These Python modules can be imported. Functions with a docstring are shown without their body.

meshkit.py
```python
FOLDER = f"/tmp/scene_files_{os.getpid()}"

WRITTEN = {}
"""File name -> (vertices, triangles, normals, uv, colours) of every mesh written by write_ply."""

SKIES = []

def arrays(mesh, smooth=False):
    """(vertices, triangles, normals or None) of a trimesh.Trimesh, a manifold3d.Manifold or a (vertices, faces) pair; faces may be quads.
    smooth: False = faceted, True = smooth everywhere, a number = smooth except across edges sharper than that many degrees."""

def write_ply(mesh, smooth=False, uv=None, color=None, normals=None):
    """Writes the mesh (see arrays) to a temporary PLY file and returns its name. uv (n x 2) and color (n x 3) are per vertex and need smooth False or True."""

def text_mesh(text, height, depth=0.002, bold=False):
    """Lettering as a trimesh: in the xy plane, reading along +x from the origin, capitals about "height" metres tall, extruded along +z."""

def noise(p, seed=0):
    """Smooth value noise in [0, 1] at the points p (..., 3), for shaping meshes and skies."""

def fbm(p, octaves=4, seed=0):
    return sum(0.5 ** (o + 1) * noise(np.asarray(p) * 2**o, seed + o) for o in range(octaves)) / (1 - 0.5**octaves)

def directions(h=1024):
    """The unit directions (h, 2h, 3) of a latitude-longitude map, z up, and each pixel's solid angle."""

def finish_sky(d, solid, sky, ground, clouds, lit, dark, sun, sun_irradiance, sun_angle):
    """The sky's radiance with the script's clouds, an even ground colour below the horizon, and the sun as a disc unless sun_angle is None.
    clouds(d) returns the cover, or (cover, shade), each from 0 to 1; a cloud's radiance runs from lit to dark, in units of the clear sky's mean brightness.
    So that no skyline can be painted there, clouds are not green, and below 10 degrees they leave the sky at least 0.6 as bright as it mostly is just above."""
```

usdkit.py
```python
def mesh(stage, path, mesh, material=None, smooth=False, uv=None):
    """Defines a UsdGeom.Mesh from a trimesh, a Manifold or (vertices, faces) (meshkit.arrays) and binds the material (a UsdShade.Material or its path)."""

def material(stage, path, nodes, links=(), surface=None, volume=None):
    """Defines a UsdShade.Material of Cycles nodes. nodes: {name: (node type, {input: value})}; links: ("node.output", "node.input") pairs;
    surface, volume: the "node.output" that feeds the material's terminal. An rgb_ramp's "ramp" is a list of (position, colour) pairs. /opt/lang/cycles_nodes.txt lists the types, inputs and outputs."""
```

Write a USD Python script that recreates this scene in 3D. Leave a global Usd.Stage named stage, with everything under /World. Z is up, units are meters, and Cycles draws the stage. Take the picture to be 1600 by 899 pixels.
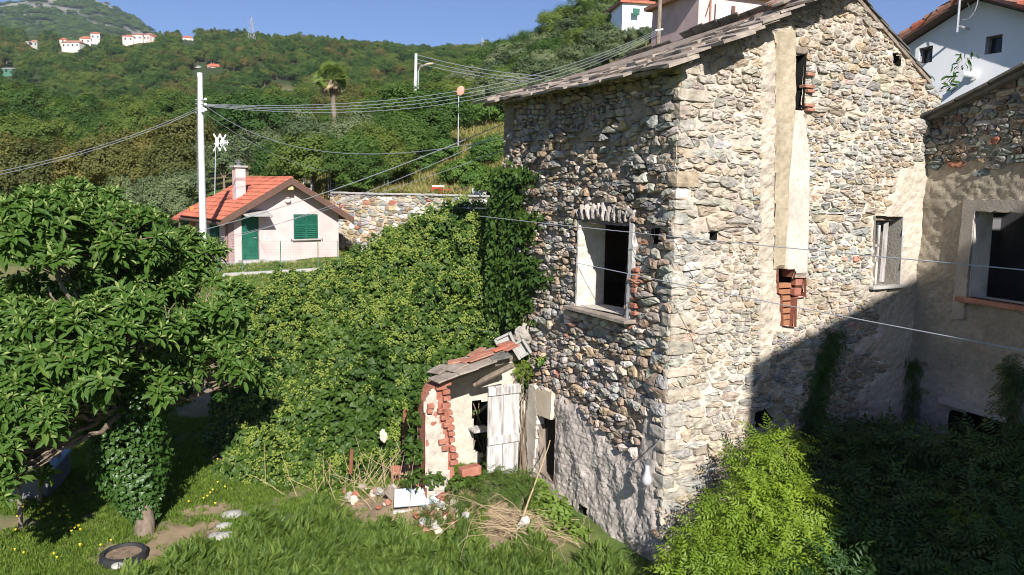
import math, random
import numpy as np
import trimesh
import shapely
from shapely.geometry import Polygon, Point, box as sbox
from shapely.ops import unary_union
from scipy.spatial import Voronoi
from scipy.interpolate import RBFInterpolator, RegularGridInterpolator
import usdkit
from meshkit import noise, fbm
from pxr import Usd, UsdGeom, UsdLux, UsdShade, Sdf, Gf, Vt

stage = Usd.Stage.CreateInMemory()
UsdGeom.SetStageUpAxis(stage, "Z")
UsdGeom.SetStageMetersPerUnit(stage, 1.0)
stage.SetDefaultPrim(UsdGeom.Xform.Define(stage, "/World").GetPrim())
UsdGeom.Scope.Define(stage, "/World/Looks")
RNG = np.random.default_rng(11)
random.seed(11)

# ------------------------------------------------------------------ camera, sky, sun, exposure
CAM = np.array([0.0, 0.0, 5.2])
FPX = 1200.0                                   # focal length in photo pixels (photo 1600 x 899)
PITCH, ROLL = math.radians(7.1), math.radians(1.1)
EXPOSURE = 0.86
SUN = np.array([0.20, -0.895, 0.60]); SUN /= np.linalg.norm(SUN)
SUN_STRENGTH, SKY_STRENGTH = 1.25, 0.05
Fw = np.array([0, math.cos(PITCH), -math.sin(PITCH)])
r0, u0 = np.array([1.0, 0, 0]), np.array([0, math.sin(PITCH), math.cos(PITCH)])
Rt = math.cos(ROLL) * r0 + math.sin(ROLL) * u0
Up = -math.sin(ROLL) * r0 + math.cos(ROLL) * u0
cam = UsdGeom.Camera.Define(stage, "/World/camera")
cam.CreateHorizontalApertureAttr(36.0)
cam.CreateVerticalApertureAttr(36.0 * 575 / 1024)
cam.CreateFocalLengthAttr(FPX / 1600 * 36.0)
cam.CreateClippingRangeAttr(Gf.Vec2f(0.1, 20000))
cam.CreateExposureAttr(EXPOSURE)
M4 = Gf.Matrix4d(*Rt, 0, *Up, 0, *(-Fw), 0, *CAM, 1)
cam.AddTransformOp().Set(M4)

elev, srot = math.asin(SUN[2]), math.atan2(SUN[0], SUN[1])
usdkit.material(stage, "/World/Looks/sky_look", {
    "s": ("sky_texture", {"sky_type": "single_scattering", "sun_disc": False, "sun_elevation": elev, "sun_rotation": srot,
                          "altitude": 200.0, "air_density": 1.0, "aerosol_density": 0.35, "ozone_density": 2.5}),
    "t": ("mix", {"mix_type": "multiply", "fac": 1.0, "color2": (.70, .84, 1.2)}),
    "b": ("background_shader", {"strength": SKY_STRENGTH})},
    [("s.color", "t.color1"), ("t.color", "b.color")], surface="b.background")
dome = UsdLux.DomeLight.Define(stage, "/World/sky")
dome.CreateIntensityAttr(1.0)
UsdShade.MaterialBindingAPI.Apply(dome.GetPrim()).Bind(UsdShade.Material.Get(stage, "/World/Looks/sky_look"))
dome.GetPrim().SetCustomDataByKey("kind", "structure")
sun = UsdLux.DistantLight.Define(stage, "/World/sun")
sun.CreateNormalizeAttr(True)
sun.CreateIntensityAttr(SUN_STRENGTH)
sun.CreateAngleAttr(0.5)
sun.CreateColorAttr(Gf.Vec3f(1.0, 0.965, 0.91))
zx = np.cross([0, 0, 1.0], SUN); zx /= np.linalg.norm(zx); zy = np.cross(SUN, zx)
sun.AddTransformOp().Set(Gf.Matrix4d(*zx, 0, *zy, 0, *SUN, 0, 0, 0, 50, 1))

# ------------------------------------------------------------------ geometry helpers
def ray(px, py):
    d = Fw + Rt * (px - 800) / FPX - Up * (py - 449.5) / FPX
    return d / np.linalg.norm(d)
def at(px, py, y):
    "world point seen at photo pixel px,py that lies y metres in front of the camera's foot"
    d = ray(px, py)
    return CAM + d * (y / d[1])
def on_plane(px, py, p, n):
    d = ray(px, py)
    return CAM + d * (np.dot(np.asarray(p) - CAM, n) / np.dot(d, n))
def pix(p):
    d = np.asarray(p) - CAM
    return 800 + FPX * (d @ Rt) / (d @ Fw), 449.5 - FPX * (d @ Up) / (d @ Fw)
def unit(v):
    v = np.asarray(v, float); return v / np.maximum(np.linalg.norm(v, axis=-1, keepdims=True), 1e-12)
Z = np.array([0, 0, 1.0])

class MB:
    "collects triangles for one mesh"
    def __init__(s): s.v, s.f, s.t, s.n = [], [], [], 0
    def add(s, v, f, tone=None):
        v = np.asarray(v, float).reshape(-1, 3); f = np.asarray(f, int)
        if f.shape[1] == 4: f = np.vstack([f[:, [0, 1, 2]], f[:, [0, 2, 3]]])
        s.v.append(v); s.f.append(f + s.n); s.n += len(v)
        s.t.append(np.broadcast_to(np.asarray(tone if tone is not None else (.5, .5, .5), float), (len(v), 3)))
        return s
    def tm(s, m, tone=None): return s.add(m.vertices, m.faces, tone)
    def box(s, c, ax, ay, az, hx, hy, hz, tone=None, cham=0.0):
        "oriented box: centre, axes, half sizes, slight chamfer"
        ax, ay, az = map(np.asarray, (ax, ay, az))
        if cham <= 0:
            P = np.array([[x, y, z] for x in (-1, 1) for y in (-1, 1) for z in (-1, 1)]) * [hx, hy, hz]
            F = [[0, 1, 3, 2], [4, 6, 7, 5], [0, 4, 5, 1], [2, 3, 7, 6], [0, 2, 6, 4], [1, 5, 7, 3]]
            F = np.array(F); 
        else:
            P = []
            for x in (-1, 1):
                for y in (-1, 1):
                    for z in (-1, 1):
                        P += [[x * (hx - cham), y * (hy - cham), z * hz], [x * (hx - cham), y * hy, z * (hz - cham)], [x * hx, y * (hy - cham), z * (hz - cham)]]
            m = trimesh.convex.convex_hull(np.array(P))
            return s.add(c + m.vertices @ np.array([ax, ay, az]), m.faces, tone)
        return s.add(np.asarray(c) + P @ np.array([ax, ay, az]), F, tone)
    def tube(s, pts, rad, sides=6, tone=None, cap=True):
        p = np.asarray(pts, float); n = len(p)
        rad = np.broadcast_to(np.asarray(rad, float), (n,))
        t = unit(np.gradient(p, axis=0))
        a = np.cross(t, np.where(np.abs(t[:, 2:]) < .9, [0, 0, 1.0], [1.0, 0, 0])); a = unit(a); b = np.cross(t, a)
        ang = np.arange(sides) * 2 * np.pi / sides
        v = p[:, None] + rad[:, None, None] * (np.cos(ang)[None, :, None] * a[:, None] + np.sin(ang)[None, :, None] * b[:, None])
        i, j = np.meshgrid(np.arange(n - 1), np.arange(sides), indexing="ij")
        q = np.stack([i * sides + j, i * sides + (j + 1) % sides, (i + 1) * sides + (j + 1) % sides, (i + 1) * sides + j], -1).reshape(-1, 4)
        s.add(v.reshape(-1, 3), q, tone)
        if cap:
            for k in (0, n - 1):
                ring = v[k]; c = p[k]
                F = [[0, 1 + (m + 1) % sides, 1 + m] if k == 0 else [0, 1 + m, 1 + (m + 1) % sides] for m in range(sides)]
                s.add(np.vstack([c, ring]), F, tone)
        return s
    def prism(s, poly, depth_vec, tone=None):
        "planar 3D polygon (ordered points) swept by depth_vec"
        P = np.asarray(poly, float); n = len(P); D = np.asarray(depth_vec, float)
        nrm = np.zeros(3)
        for i in range(n): nrm += np.cross(P[i], P[(i + 1) % n])
        e = unit(P[1] - P[0]); k = unit(nrm); g = np.cross(k, e)
        xy = np.stack([(P - P[0]) @ e, (P - P[0]) @ g], 1)
        v2, f2 = trimesh.creation.triangulate_polygon(Polygon(xy), engine="earcut")
        base = P[0] + v2[:, :1] * e + v2[:, 1:] * g
        f2 = np.asarray(f2)
        if len(f2):
            a = v2[f2[:, 1]] - v2[f2[:, 0]]; b = v2[f2[:, 2]] - v2[f2[:, 0]]
            if (a[:, 0] * b[:, 1] - a[:, 1] * b[:, 0]).sum() < 0: f2 = f2[:, ::-1]
        flip = np.dot(k, D) > 0
        s.add(base, f2[:, ::-1] if flip else f2, tone); s.add(base + D, f2 if flip else f2[:, ::-1], tone)
        for i in range(n):
            j = (i + 1) % n
            q = [P[i], P[j], P[j] + D, P[i] + D]
            s.add(q, [[0, 1, 2, 3]] if flip else [[3, 2, 1, 0]], tone)
        return s
    def arrays(s): return np.vstack(s.v), np.vstack(s.f), np.vstack(s.t)

_names = {}
def numbered(parent, name):
    k = (parent, name); c = _names.get(k, 0); _names[k] = c + 1
    return f"{parent}/{name}" if c == 0 else f"{parent}/{name}_{c:03d}"
def path_of(p): return "/World" if p is None else str(p.GetPath())
def tag(o, label=None, cat=None, group=None, kind=None):
    for k, v in (("label", label), ("category", cat), ("group", group), ("kind", kind)):
        if v: o.SetCustomDataByKey(k, v)
    return o
def vnormals(v, f):
    n = np.zeros_like(v); fn = np.cross(v[f[:, 1]] - v[f[:, 0]], v[f[:, 2]] - v[f[:, 0]])
    for k in range(3): np.add.at(n, f[:, k], fn)
    return unit(n)
def put(name, mb, mat, parent=None, smooth=False, tone=False, extra=None):
    "one Mesh prim"
    v, f, t = mb.arrays() if isinstance(mb, MB) else (mb[0], mb[1], mb[2] if len(mb) > 2 else None)
    f = np.asarray(f, np.int32)
    if f.shape[1] == 4: f = np.vstack([f[:, [0, 1, 2]], f[:, [0, 2, 3]]])
    path = numbered(path_of(parent), name)
    m = UsdGeom.Mesh.Define(stage, path)
    if isinstance(smooth, (int, float)) and not isinstance(smooth, bool):
        tm = trimesh.graph.smooth_shade(trimesh.Trimesh(v, f, process=True), angle=math.radians(smooth), facet_minarea=None)
        v, f = np.array(tm.vertices), np.array(tm.faces); n = vnormals(v, f); tone = False
    else: n = vnormals(np.asarray(v, float), f) if smooth else None
    m.CreatePointsAttr(Vt.Vec3fArray.FromNumpy(np.asarray(v, np.float32)))
    m.CreateFaceVertexCountsAttr(Vt.IntArray.FromNumpy(np.full(len(f), 3, np.int32)))
    m.CreateFaceVertexIndicesAttr(Vt.IntArray.FromNumpy(np.ascontiguousarray(f, np.int32).ravel()))
    m.CreateSubdivisionSchemeAttr("none")
    if n is not None:
        m.CreateNormalsAttr(Vt.Vec3fArray.FromNumpy(n.astype(np.float32))); m.SetNormalsInterpolation("vertex")
    api = UsdGeom.PrimvarsAPI(m)
    if tone and t is not None:
        api.CreatePrimvar("tone", Sdf.ValueTypeNames.Color3fArray, "vertex").Set(Vt.Vec3fArray.FromNumpy(np.ascontiguousarray(t, np.float32)))
    for k, val in (extra or {}).items():
        api.CreatePrimvar(k, Sdf.ValueTypeNames.FloatArray, "vertex").Set(Vt.FloatArray.FromNumpy(np.ascontiguousarray(val, np.float32)))
    UsdShade.MaterialBindingAPI.Apply(m.GetPrim()).Bind(MAT[mat])
    return m.GetPrim()
def thing(name, label, cat, loc=(0, 0, 0), rotz=0.0, scale=None, group=None):
    x = UsdGeom.Xform.Define(stage, numbered("/World", name))
    x.AddTranslateOp().Set(Gf.Vec3d(*map(float, loc)))
    if rotz: x.AddRotateZOp().Set(float(math.degrees(rotz)))
    if scale is not None: x.AddScaleOp().Set(Gf.Vec3f(*np.broadcast_to(scale, 3).astype(float).tolist()))
    return tag(x.GetPrim(), label, cat, group)
def copy_of(src, name, label, cat, loc, rotz=0.0, scale=1.0, group=None):
    t = thing(name, label, cat, loc, rotz, scale, group)
    t.GetReferences().AddInternalReference(src.GetPath()); t.SetInstanceable(True)
    return t
def instancer(name, protos, idx, pos, quat_axis_angle, scales, parent=None, kind="stuff"):
    "PointInstancer; protos: list of (mesh arrays, material)"
    path = numbered(path_of(parent), name)
    pi = UsdGeom.PointInstancer.Define(stage, path)
    rel = pi.CreatePrototypesRel()
    for k, parts in enumerate(protos):
        h = UsdGeom.Xform.Define(stage, f"{path}/prototype_{k}")
        for pn, mb, mat in parts: put(pn, mb, mat, h.GetPrim())
        rel.AddTarget(h.GetPath())
    pi.CreateProtoIndicesAttr(Vt.IntArray.FromNumpy(np.asarray(idx, np.int32)))
    pi.CreatePositionsAttr(Vt.Vec3fArray.FromNumpy(np.asarray(pos, np.float32)))
    ax, an = quat_axis_angle
    q = np.concatenate([np.cos(an / 2)[:, None], ax * np.sin(an / 2)[:, None]], 1)
    pi.CreateOrientationsAttr(Vt.QuathArray([Gf.Quath(*map(float, r)) for r in q]))
    pi.CreateScalesAttr(Vt.Vec3fArray.FromNumpy(np.asarray(scales, np.float32)))
    return tag(pi.GetPrim(), kind=kind)

def replicate(tv, tf, pos, A, B, C, s):
    "copies of template (x->A, y->B, z->C) at pos scaled s"
    n = len(pos); s = np.broadcast_to(np.asarray(s, float).reshape(-1, 1) if np.ndim(s) == 1 else s, (n, 1))
    v = pos[:, None] + s[:, None] * (tv[None, :, 0:1] * A[:, None] + tv[None, :, 1:2] * B[:, None] + tv[None, :, 2:3] * C[:, None])
    f = tf[None] + (np.arange(n) * len(tv))[:, None, None]
    return v.reshape(-1, 3), f.reshape(-1, 3)
def frames(nrm, spin, rng):
    "A along the leaf, B across, C normal"
    C = unit(nrm); h = np.where(np.abs(C[:, 2:]) < .95, [0, 0, 1.0], [1.0, 0, 0])
    a = unit(np.cross(h, C)); b = np.cross(C, a)
    A = np.cos(spin)[:, None] * a + np.sin(spin)[:, None] * b
    return A, np.cross(C, A), C
def rdir(n, rng): return unit(rng.normal(size=(n, 3)))
# leaf templates: x along the leaf from its stalk, z its normal
LEAF4 = (np.array([[0, 0, 0], [.45, .32, .05], [1, 0, -.12], [.45, -.32, .05]]), np.array([[0, 1, 2], [0, 2, 3]]))
LEAFL = (np.array([[0, 0, 0], [.3, .13, .05], [.7, .15, .03], [1, 0, -.14], [.7, -.15, .03], [.3, -.13, .05], [.35, 0, -.01], [.72, 0, -.05]]),
         np.array([[0, 6, 1], [1, 6, 7], [1, 7, 2], [2, 7, 3], [0, 5, 6], [5, 7, 6], [5, 4, 7], [4, 3, 7]])[:, ::-1])
IVY = (np.array([[0, 0, 0], [.1, .48, .03], [.5, .33, .06], [1.05, 0, -.1], [.5, -.33, .06], [.1, -.48, .03], [.4, 0, 0]]),
       np.array([[6, 0, 5], [6, 5, 4], [6, 4, 3], [6, 3, 2], [6, 2, 1], [6, 1, 0]]))
# ------------------------------------------------------------------ materials
MAT = {}
def mat(name, nodes, links, surface=None, volume=None):
    MAT[name] = usdkit.material(stage, "/World/Looks/" + name, nodes, links, surface=surface, volume=volume)
def matte(name, c1, c2, scale=6.0, rough=.85, bump=.0, bscale=40.0, detail=6.0, spec=.3, metallic=0.0, bdist=.02, lo=.3, hi=.7, stretch=None):
    "two-tone noise colour with fine relief, in world space"
    nodes = {"g": ("geometry", {}), "n": ("noise_texture", {"scale": scale, "detail": detail, "roughness": .65}),
             "r": ("rgb_ramp", {"ramp": [(lo, c1), (hi, c2)]}), "p": ("principled_bsdf", {"roughness": rough, "specular_ior_level": spec, "metallic": metallic})}
    links = [("n.fac", "r.fac"), ("r.color", "p.base_color")]
    if stretch:
        nodes["m"] = ("mapping", {"scale": stretch}); links += [("g.position", "m.vector"), ("m.vector", "n.vector")]; src = "m.vector"
    else: links += [("g.position", "n.vector")]; src = "g.position"
    if bump:
        nodes["bn"] = ("noise_texture", {"scale": bscale, "detail": 8.0, "roughness": .7}); nodes["b"] = ("bump", {"strength": bump, "distance": bdist})
        links += [(src, "bn.vector"), ("bn.fac", "b.height"), ("b.normal", "p.normal")]
    mat(name, nodes, links, surface="p.BSDF")
def leafy(name, cols, trans=.35, tcol=None, rough=.45, spec=.4, obj=False, nscale=0.0, namp=.5):
    "leaf: colour by island (or by object too), light through the blade"
    tc = tcol or (cols[-1][1][0] * 1.6, cols[-1][1][1] * 1.5, cols[-1][1][2] * .8)
    nodes = {"g": ("geometry", {}), "r": ("rgb_ramp", {"ramp": cols}), "p": ("principled_bsdf", {"roughness": rough, "specular_ior_level": spec}),
             "t": ("translucent_bsdf", {}), "tm": ("mix", {"mix_type": "multiply", "fac": 1.0, "color2": (1.5, 1.45, .55)}), "x": ("mix_closure", {"fac": trans})}
    links = [("r.color", "p.base_color"), ("r.color", "tm.color1"), ("tm.color", "t.color"), ("p.BSDF", "x.closure1"), ("t.BSDF", "x.closure2")]
    if obj:
        nodes["oi"] = ("object_info", {}); nodes["ma"] = ("math", {"math_type": "multiply_add", "value2": .3}); nodes["mo"] = ("math", {"math_type": "multiply", "value2": .7})
        links += [("oi.random", "mo.value1"), ("g.random_per_island", "ma.value1"), ("mo.value", "ma.value3"), ("ma.value", "r.fac")]
    elif nscale:
        nodes["n"] = ("noise_texture", {"scale": nscale, "detail": 3.0}); nodes["ma"] = ("math", {"math_type": "multiply_add", "value2": 1 - namp})
        nodes["mo"] = ("math", {"math_type": "multiply_add", "value2": namp * 2.2, "value3": -namp * .6})
        links += [("g.position", "n.vector"), ("n.fac", "mo.value1"), ("g.random_per_island", "ma.value1"), ("mo.value", "ma.value3"), ("ma.value", "r.fac")]
    else: links += [("g.random_per_island", "r.fac")]
    mat(name, nodes, links, surface="x.closure")
def toned(name, rough=.88, bump=.5, bscale=30.0, amp=.55, nscale=9.0, bdist=.03, spec=.25):
    "colour from the mesh's own tone attribute, mottled"
    nodes = {"a": ("attribute", {"attribute": "tone"}), "g": ("geometry", {}), "n": ("noise_texture", {"scale": nscale, "detail": 8.0, "roughness": .7}),
             "r": ("rgb_ramp", {"ramp": [(.25, (1 - amp,) * 3), (.5, (1.0,) * 3), (.75, (1 + amp * .7,) * 3)]}), "mx": ("mix", {"mix_type": "multiply", "fac": 1.0}),
             "p": ("principled_bsdf", {"roughness": rough, "specular_ior_level": spec}), "bn": ("noise_texture", {"scale": bscale, "detail": 8.0, "roughness": .72}),
             "b": ("bump", {"strength": bump, "distance": bdist})}
    links = [("g.position", "n.vector"), ("g.position", "bn.vector"), ("n.fac", "r.fac"), ("a.color", "mx.color1"), ("r.color", "mx.color2"), ("mx.color", "p.base_color"),
             ("bn.fac", "b.height"), ("b.normal", "p.normal")]
    mat(name, nodes, links, surface="p.BSDF")
toned("stone_look")
toned("mortar_look", rough=.95, bump=.6, bscale=60.0, amp=.3, nscale=14.0, bdist=.02)
toned("terrain_look", rough=1.0, bump=.5, bscale=12.0, amp=.5, nscale=3.0, bdist=.05)
toned("plain_toned", rough=.7, bump=.15, bscale=50.0, amp=.18, nscale=12.0, bdist=.01)
matte("pink_render", (.55, .37, .35), (.68, .50, .475), scale=1.1, rough=.9, bump=.15, bscale=60)
matte("white_render", (.74, .75, .76), (.84, .84, .84), scale=1.2, rough=.9, bump=.1, bscale=40)
matte("white_plaster", (.40, .355, .30), (.70, .65, .58), scale=3.0, rough=.95, bump=.5, bscale=30)
matte("grey_plaster", (.28, .25, .215), (.46, .41, .35), scale=2.2, rough=.95, bump=.6, bscale=25, bdist=.04)
matte("buff_plaster", (.50, .41, .30), (.70, .60, .47), scale=2.0, rough=.95, bump=.5, bscale=30, bdist=.03)
matte("pale_flue", (.70, .60, .50), (.82, .75, .66), scale=2.5, rough=.95, bump=.25, bscale=30)
matte("rough_render", (.44, .37, .28), (.62, .54, .43), scale=5.0, rough=1, bump=1.0, bscale=22, bdist=.06)
matte("damp_render", (.20, .165, .115), (.40, .34, .25), scale=1.6, rough=1, bump=1.0, bscale=26, bdist=.05, detail=9)
matte("dark_inside", (.02, .018, .016), (.04, .035, .03), scale=2.0, rough=1)
matte("room_wall", (.10, .10, .11), (.16, .155, .16), scale=2.0, rough=1, bump=.2)
matte("slate_look", (.16, .125, .10), (.42, .355, .295), scale=4.0, rough=.85, bump=.6, bscale=25, bdist=.02, stretch=(1, 1, 3))
matte("dark_slate", (.07, .065, .055), (.20, .185, .16), scale=5.0, rough=.9, bump=.6, bscale=25, bdist=.02)
matte("terracotta", (.30, .085, .05), (.54, .17, .10), scale=2.2, rough=.75, bump=.2, bscale=30)
matte("old_terracotta", (.26, .11, .07), (.44, .23, .16), scale=6.0, rough=.85, bump=.4, bscale=40)
matte("brick_look", (.26, .085, .055), (.42, .19, .13), scale=9.0, rough=.9, bump=.5, bscale=50)
matte("brown_brick", (.24, .105, .055), (.36, .17, .09), scale=9.0, rough=.9, bump=.3, bscale=50)
matte("brown_trim", (.10, .055, .04), (.14, .08, .06), scale=8.0, rough=.6)
matte("green_paint", (.008, .075, .05), (.02, .12, .075), scale=2.5, rough=.45)
matte("dull_green", (.05, .14, .10), (.09, .2, .14), scale=3.0, rough=.6)
matte("white_paint", (.70, .69, .66), (.85, .84, .82), scale=8.0, rough=.6, bump=.1)
matte("weathered_white", (.22, .19, .17), (.55, .525, .505), scale=16.0, rough=.85, bump=.7, bscale=60, stretch=(1, 1, .10), lo=.33, hi=.58)
matte("weathered_wood", (.13, .095, .07), (.32, .26, .21), scale=12.0, rough=.9, bump=.6, bscale=40, stretch=(1, 1, .2))
matte("orange_wood", (.42, .17, .05), (.55, .25, .08), scale=8.0, rough=.6, stretch=(3, 3, .3))
matte("light_wood", (.55, .38, .20), (.66, .48, .28), scale=8.0, rough=.7)
matte("concrete", (.28, .265, .245), (.44, .42, .39), scale=3.0, rough=.95, bump=.3)
matte("pole_concrete", (.44, .44, .43), (.60, .60, .58), scale=2.0, rough=.9, bump=.15)
matte("galvanised", (.45, .47, .49), (.62, .64, .66), scale=5.0, rough=.45, metallic=.6)
matte("wire_metal", (.24, .25, .28), (.36, .37, .40), scale=5.0, rough=.5)
matte("dark_wire", (.10, .10, .11), (.16, .16, .17), scale=5.0, rough=.6)
matte("rusty", (.13, .05, .03), (.25, .10, .05), scale=14.0, rough=.9, bump=.3)
matte("black_rubber", (.018, .018, .02), (.04, .04, .045), scale=8.0, rough=.7)
matte("red_plastic", (.55, .03, .03), (.62, .05, .05), scale=4.0, rough=.45)
matte("pale_plastic", (.42, .46, .52), (.56, .59, .64), scale=4.0, rough=.5)
matte("blue_panel", (.12, .19, .27), (.18, .26, .35), scale=2.0, rough=.4)
matte("sign_back", (.62, .22, .14), (.70, .28, .19), scale=4.0, rough=.6)
matte("bark", (.10, .075, .05), (.26, .20, .15), scale=9.0, rough=.95, bump=.9, bscale=30, stretch=(1, 1, .25))
matte("grey_twig", (.22, .18, .15), (.40, .34, .29), scale=14.0, rough=.95)
matte("dry_stalk", (.28, .20, .11), (.50, .39, .24), scale=14.0, rough=.95)
matte("soil_look", (.10, .07, .045), (.30, .22, .15), scale=12.0, rough=1, bump=.8, bscale=40)
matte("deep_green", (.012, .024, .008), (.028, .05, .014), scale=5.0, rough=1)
matte("glass_dark", (.02, .03, .035), (.03, .04, .05), scale=2.0, rough=.03, spec=.4)
matte("petal_yellow", (.75, .55, .03), (.85, .68, .08), scale=3.0, rough=.7)
mat("pane_glass", {"f": ("fresnel", {"IOR": 1.5}), "t": ("transparent_bsdf", {"color": (.9, .95, .95)}), "g": ("glossy_bsdf", {"roughness": .02, "color": (1, 1, 1)}), "m": ("mix_closure", {})},
    [("f.fac", "m.fac"), ("t.BSDF", "m.closure1"), ("g.BSDF", "m.closure2")], surface="m.closure")
mat("bulb_glass", {"p": ("principled_bsdf", {"base_color": (.46, .44, .47), "roughness": .2, "specular_ior_level": .6})}, [], surface="p.BSDF")
# foliage
leafy("ivy_leaf", [(0, (.032, .070, .012)), (.5, (.074, .128, .019)), (1, (.18, .235, .04))], trans=.28, rough=.5, spec=.28, nscale=.9)
leafy("ivy_bloom", [(0, (.22, .28, .05)), (.6, (.35, .40, .08)), (1, (.50, .50, .13))], trans=.2, rough=.8)
leafy("loquat_leaf", [(0, (.028, .072, .012)), (.5, (.072, .140, .022)), (1, (.22, .28, .06))], trans=.35, rough=.55, spec=.25, obj=True)
leafy("loquat_young", [(0, (.24, .31, .09)), (1, (.42, .45, .18))], trans=.3, rough=.6, obj=True)
leafy("small_ivy", [(0, (.045, .10, .018)), (.6, (.12, .20, .03)), (.93, (.20, .28, .05)), (.95, (.50, .20, .09)), (1, (.6, .28, .15))], trans=.25, rough=.4)
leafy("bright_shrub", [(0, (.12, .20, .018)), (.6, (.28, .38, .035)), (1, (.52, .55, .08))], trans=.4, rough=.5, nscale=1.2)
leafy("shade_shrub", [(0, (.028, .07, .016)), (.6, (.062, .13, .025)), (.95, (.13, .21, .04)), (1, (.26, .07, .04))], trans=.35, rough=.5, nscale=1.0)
leafy("fern_leaf", [(0, (.065, .115, .018)), (.5, (.135, .205, .034)), (.9, (.22, .28, .06)), (1, (.36, .36, .10))], trans=.4, rough=.55, obj=True)
leafy("grass_blade", [(0, (.085, .145, .018)), (.5, (.16, .245, .03)), (.85, (.25, .31, .06)), (1, (.42, .36, .18))], trans=.4, rough=.6, obj=True)
leafy("dry_grass", [(0, (.24, .21, .07)), (.5, (.36, .31, .12)), (1, (.24, .28, .07))], trans=.3, rough=.8, obj=True)
leafy("wood_leaf", [(0, (.045, .095, .022)), (.35, (.09, .155, .034)), (.7, (.15, .195, .042)), (1, (.22, .22, .06))], trans=.38, rough=.7, obj=True, spec=.2)
leafy("olive_leaf", [(0, (.075, .11, .045)), (.5, (.14, .18, .08)), (1, (.23, .255, .13))], trans=.25, rough=.6, obj=True, spec=.3)
leafy("bush_leaf", [(0, (.05, .12, .016)), (.5, (.11, .19, .028)), (1, (.20, .26, .045))], trans=.3, rough=.6, obj=True)
leafy("autumn_leaf", [(0, (.085, .095, .022)), (.5, (.15, .145, .034)), (1, (.25, .19, .055))], trans=.35, rough=.7, obj=True)
leafy("palm_leaf", [(0, (.14, .20, .04)), (.7, (.28, .34, .08)), (1, (.42, .40, .14))], trans=.3, rough=.5)
# ------------------------------------------------------------------ the lie of the land
CTRL = [  # photo pixel x, y, distance: where bare ground would be seen
 (0,150,336),(0,215,196),(0,330,62),(0,430,40),(0,105,462),(0,72,602),
 (110,80,588),(110,120,420),(110,215,196),(110,330,62),(110,430,38),
 (230,66,630),(230,130,392),(230,210,182),(230,290,72),(230,330,52),(230,400,36),
 (320,64,637),(320,120,392),(320,200,168),(320,262,72),(320,330,46),(330,402,33.5),
 (450,74,644),(450,140,350),(450,200,168),(450,250,72),(450,300,48),(450,405,34),
 (560,84,672),(560,140,336),(560,200,147),(560,240,70),(560,292,42),
 (650,96,700),(650,140,322),(650,175,147),(650,215,66),(650,262,47),(650,292,40),
 (770,110,672),(770,130,308),(770,165,114),(770,205,60),(770,255,46),(770,290,40),
 (840,96,210),(840,130,114),(840,190,60),(840,262,42),(900,62,182),(900,105,96),(900,180,52),(960,36,168),(960,80,75),(960,170,50),
 (1010,36,98.4),(1010,78,66),(1010,160,46),(1130,30,62),(1130,60,52),(1130,160,38),(1190,40,52),(1190,140,38),(1300,215,50),(1300,250,30),(1550,235,45),(1550,255,30),(1700,250,28),
]
_p, _z = [], []
for a, b, c in CTRL:
    q = at(a, b, c); r = math.hypot(q[0], q[1]); _p.append((math.atan2(q[0], q[1]), math.log(r))); _z.append(q[2] / r)
def ctl(azd, r, z): _p.append((math.radians(azd), math.log(r))); _z.append(z / r)
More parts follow.
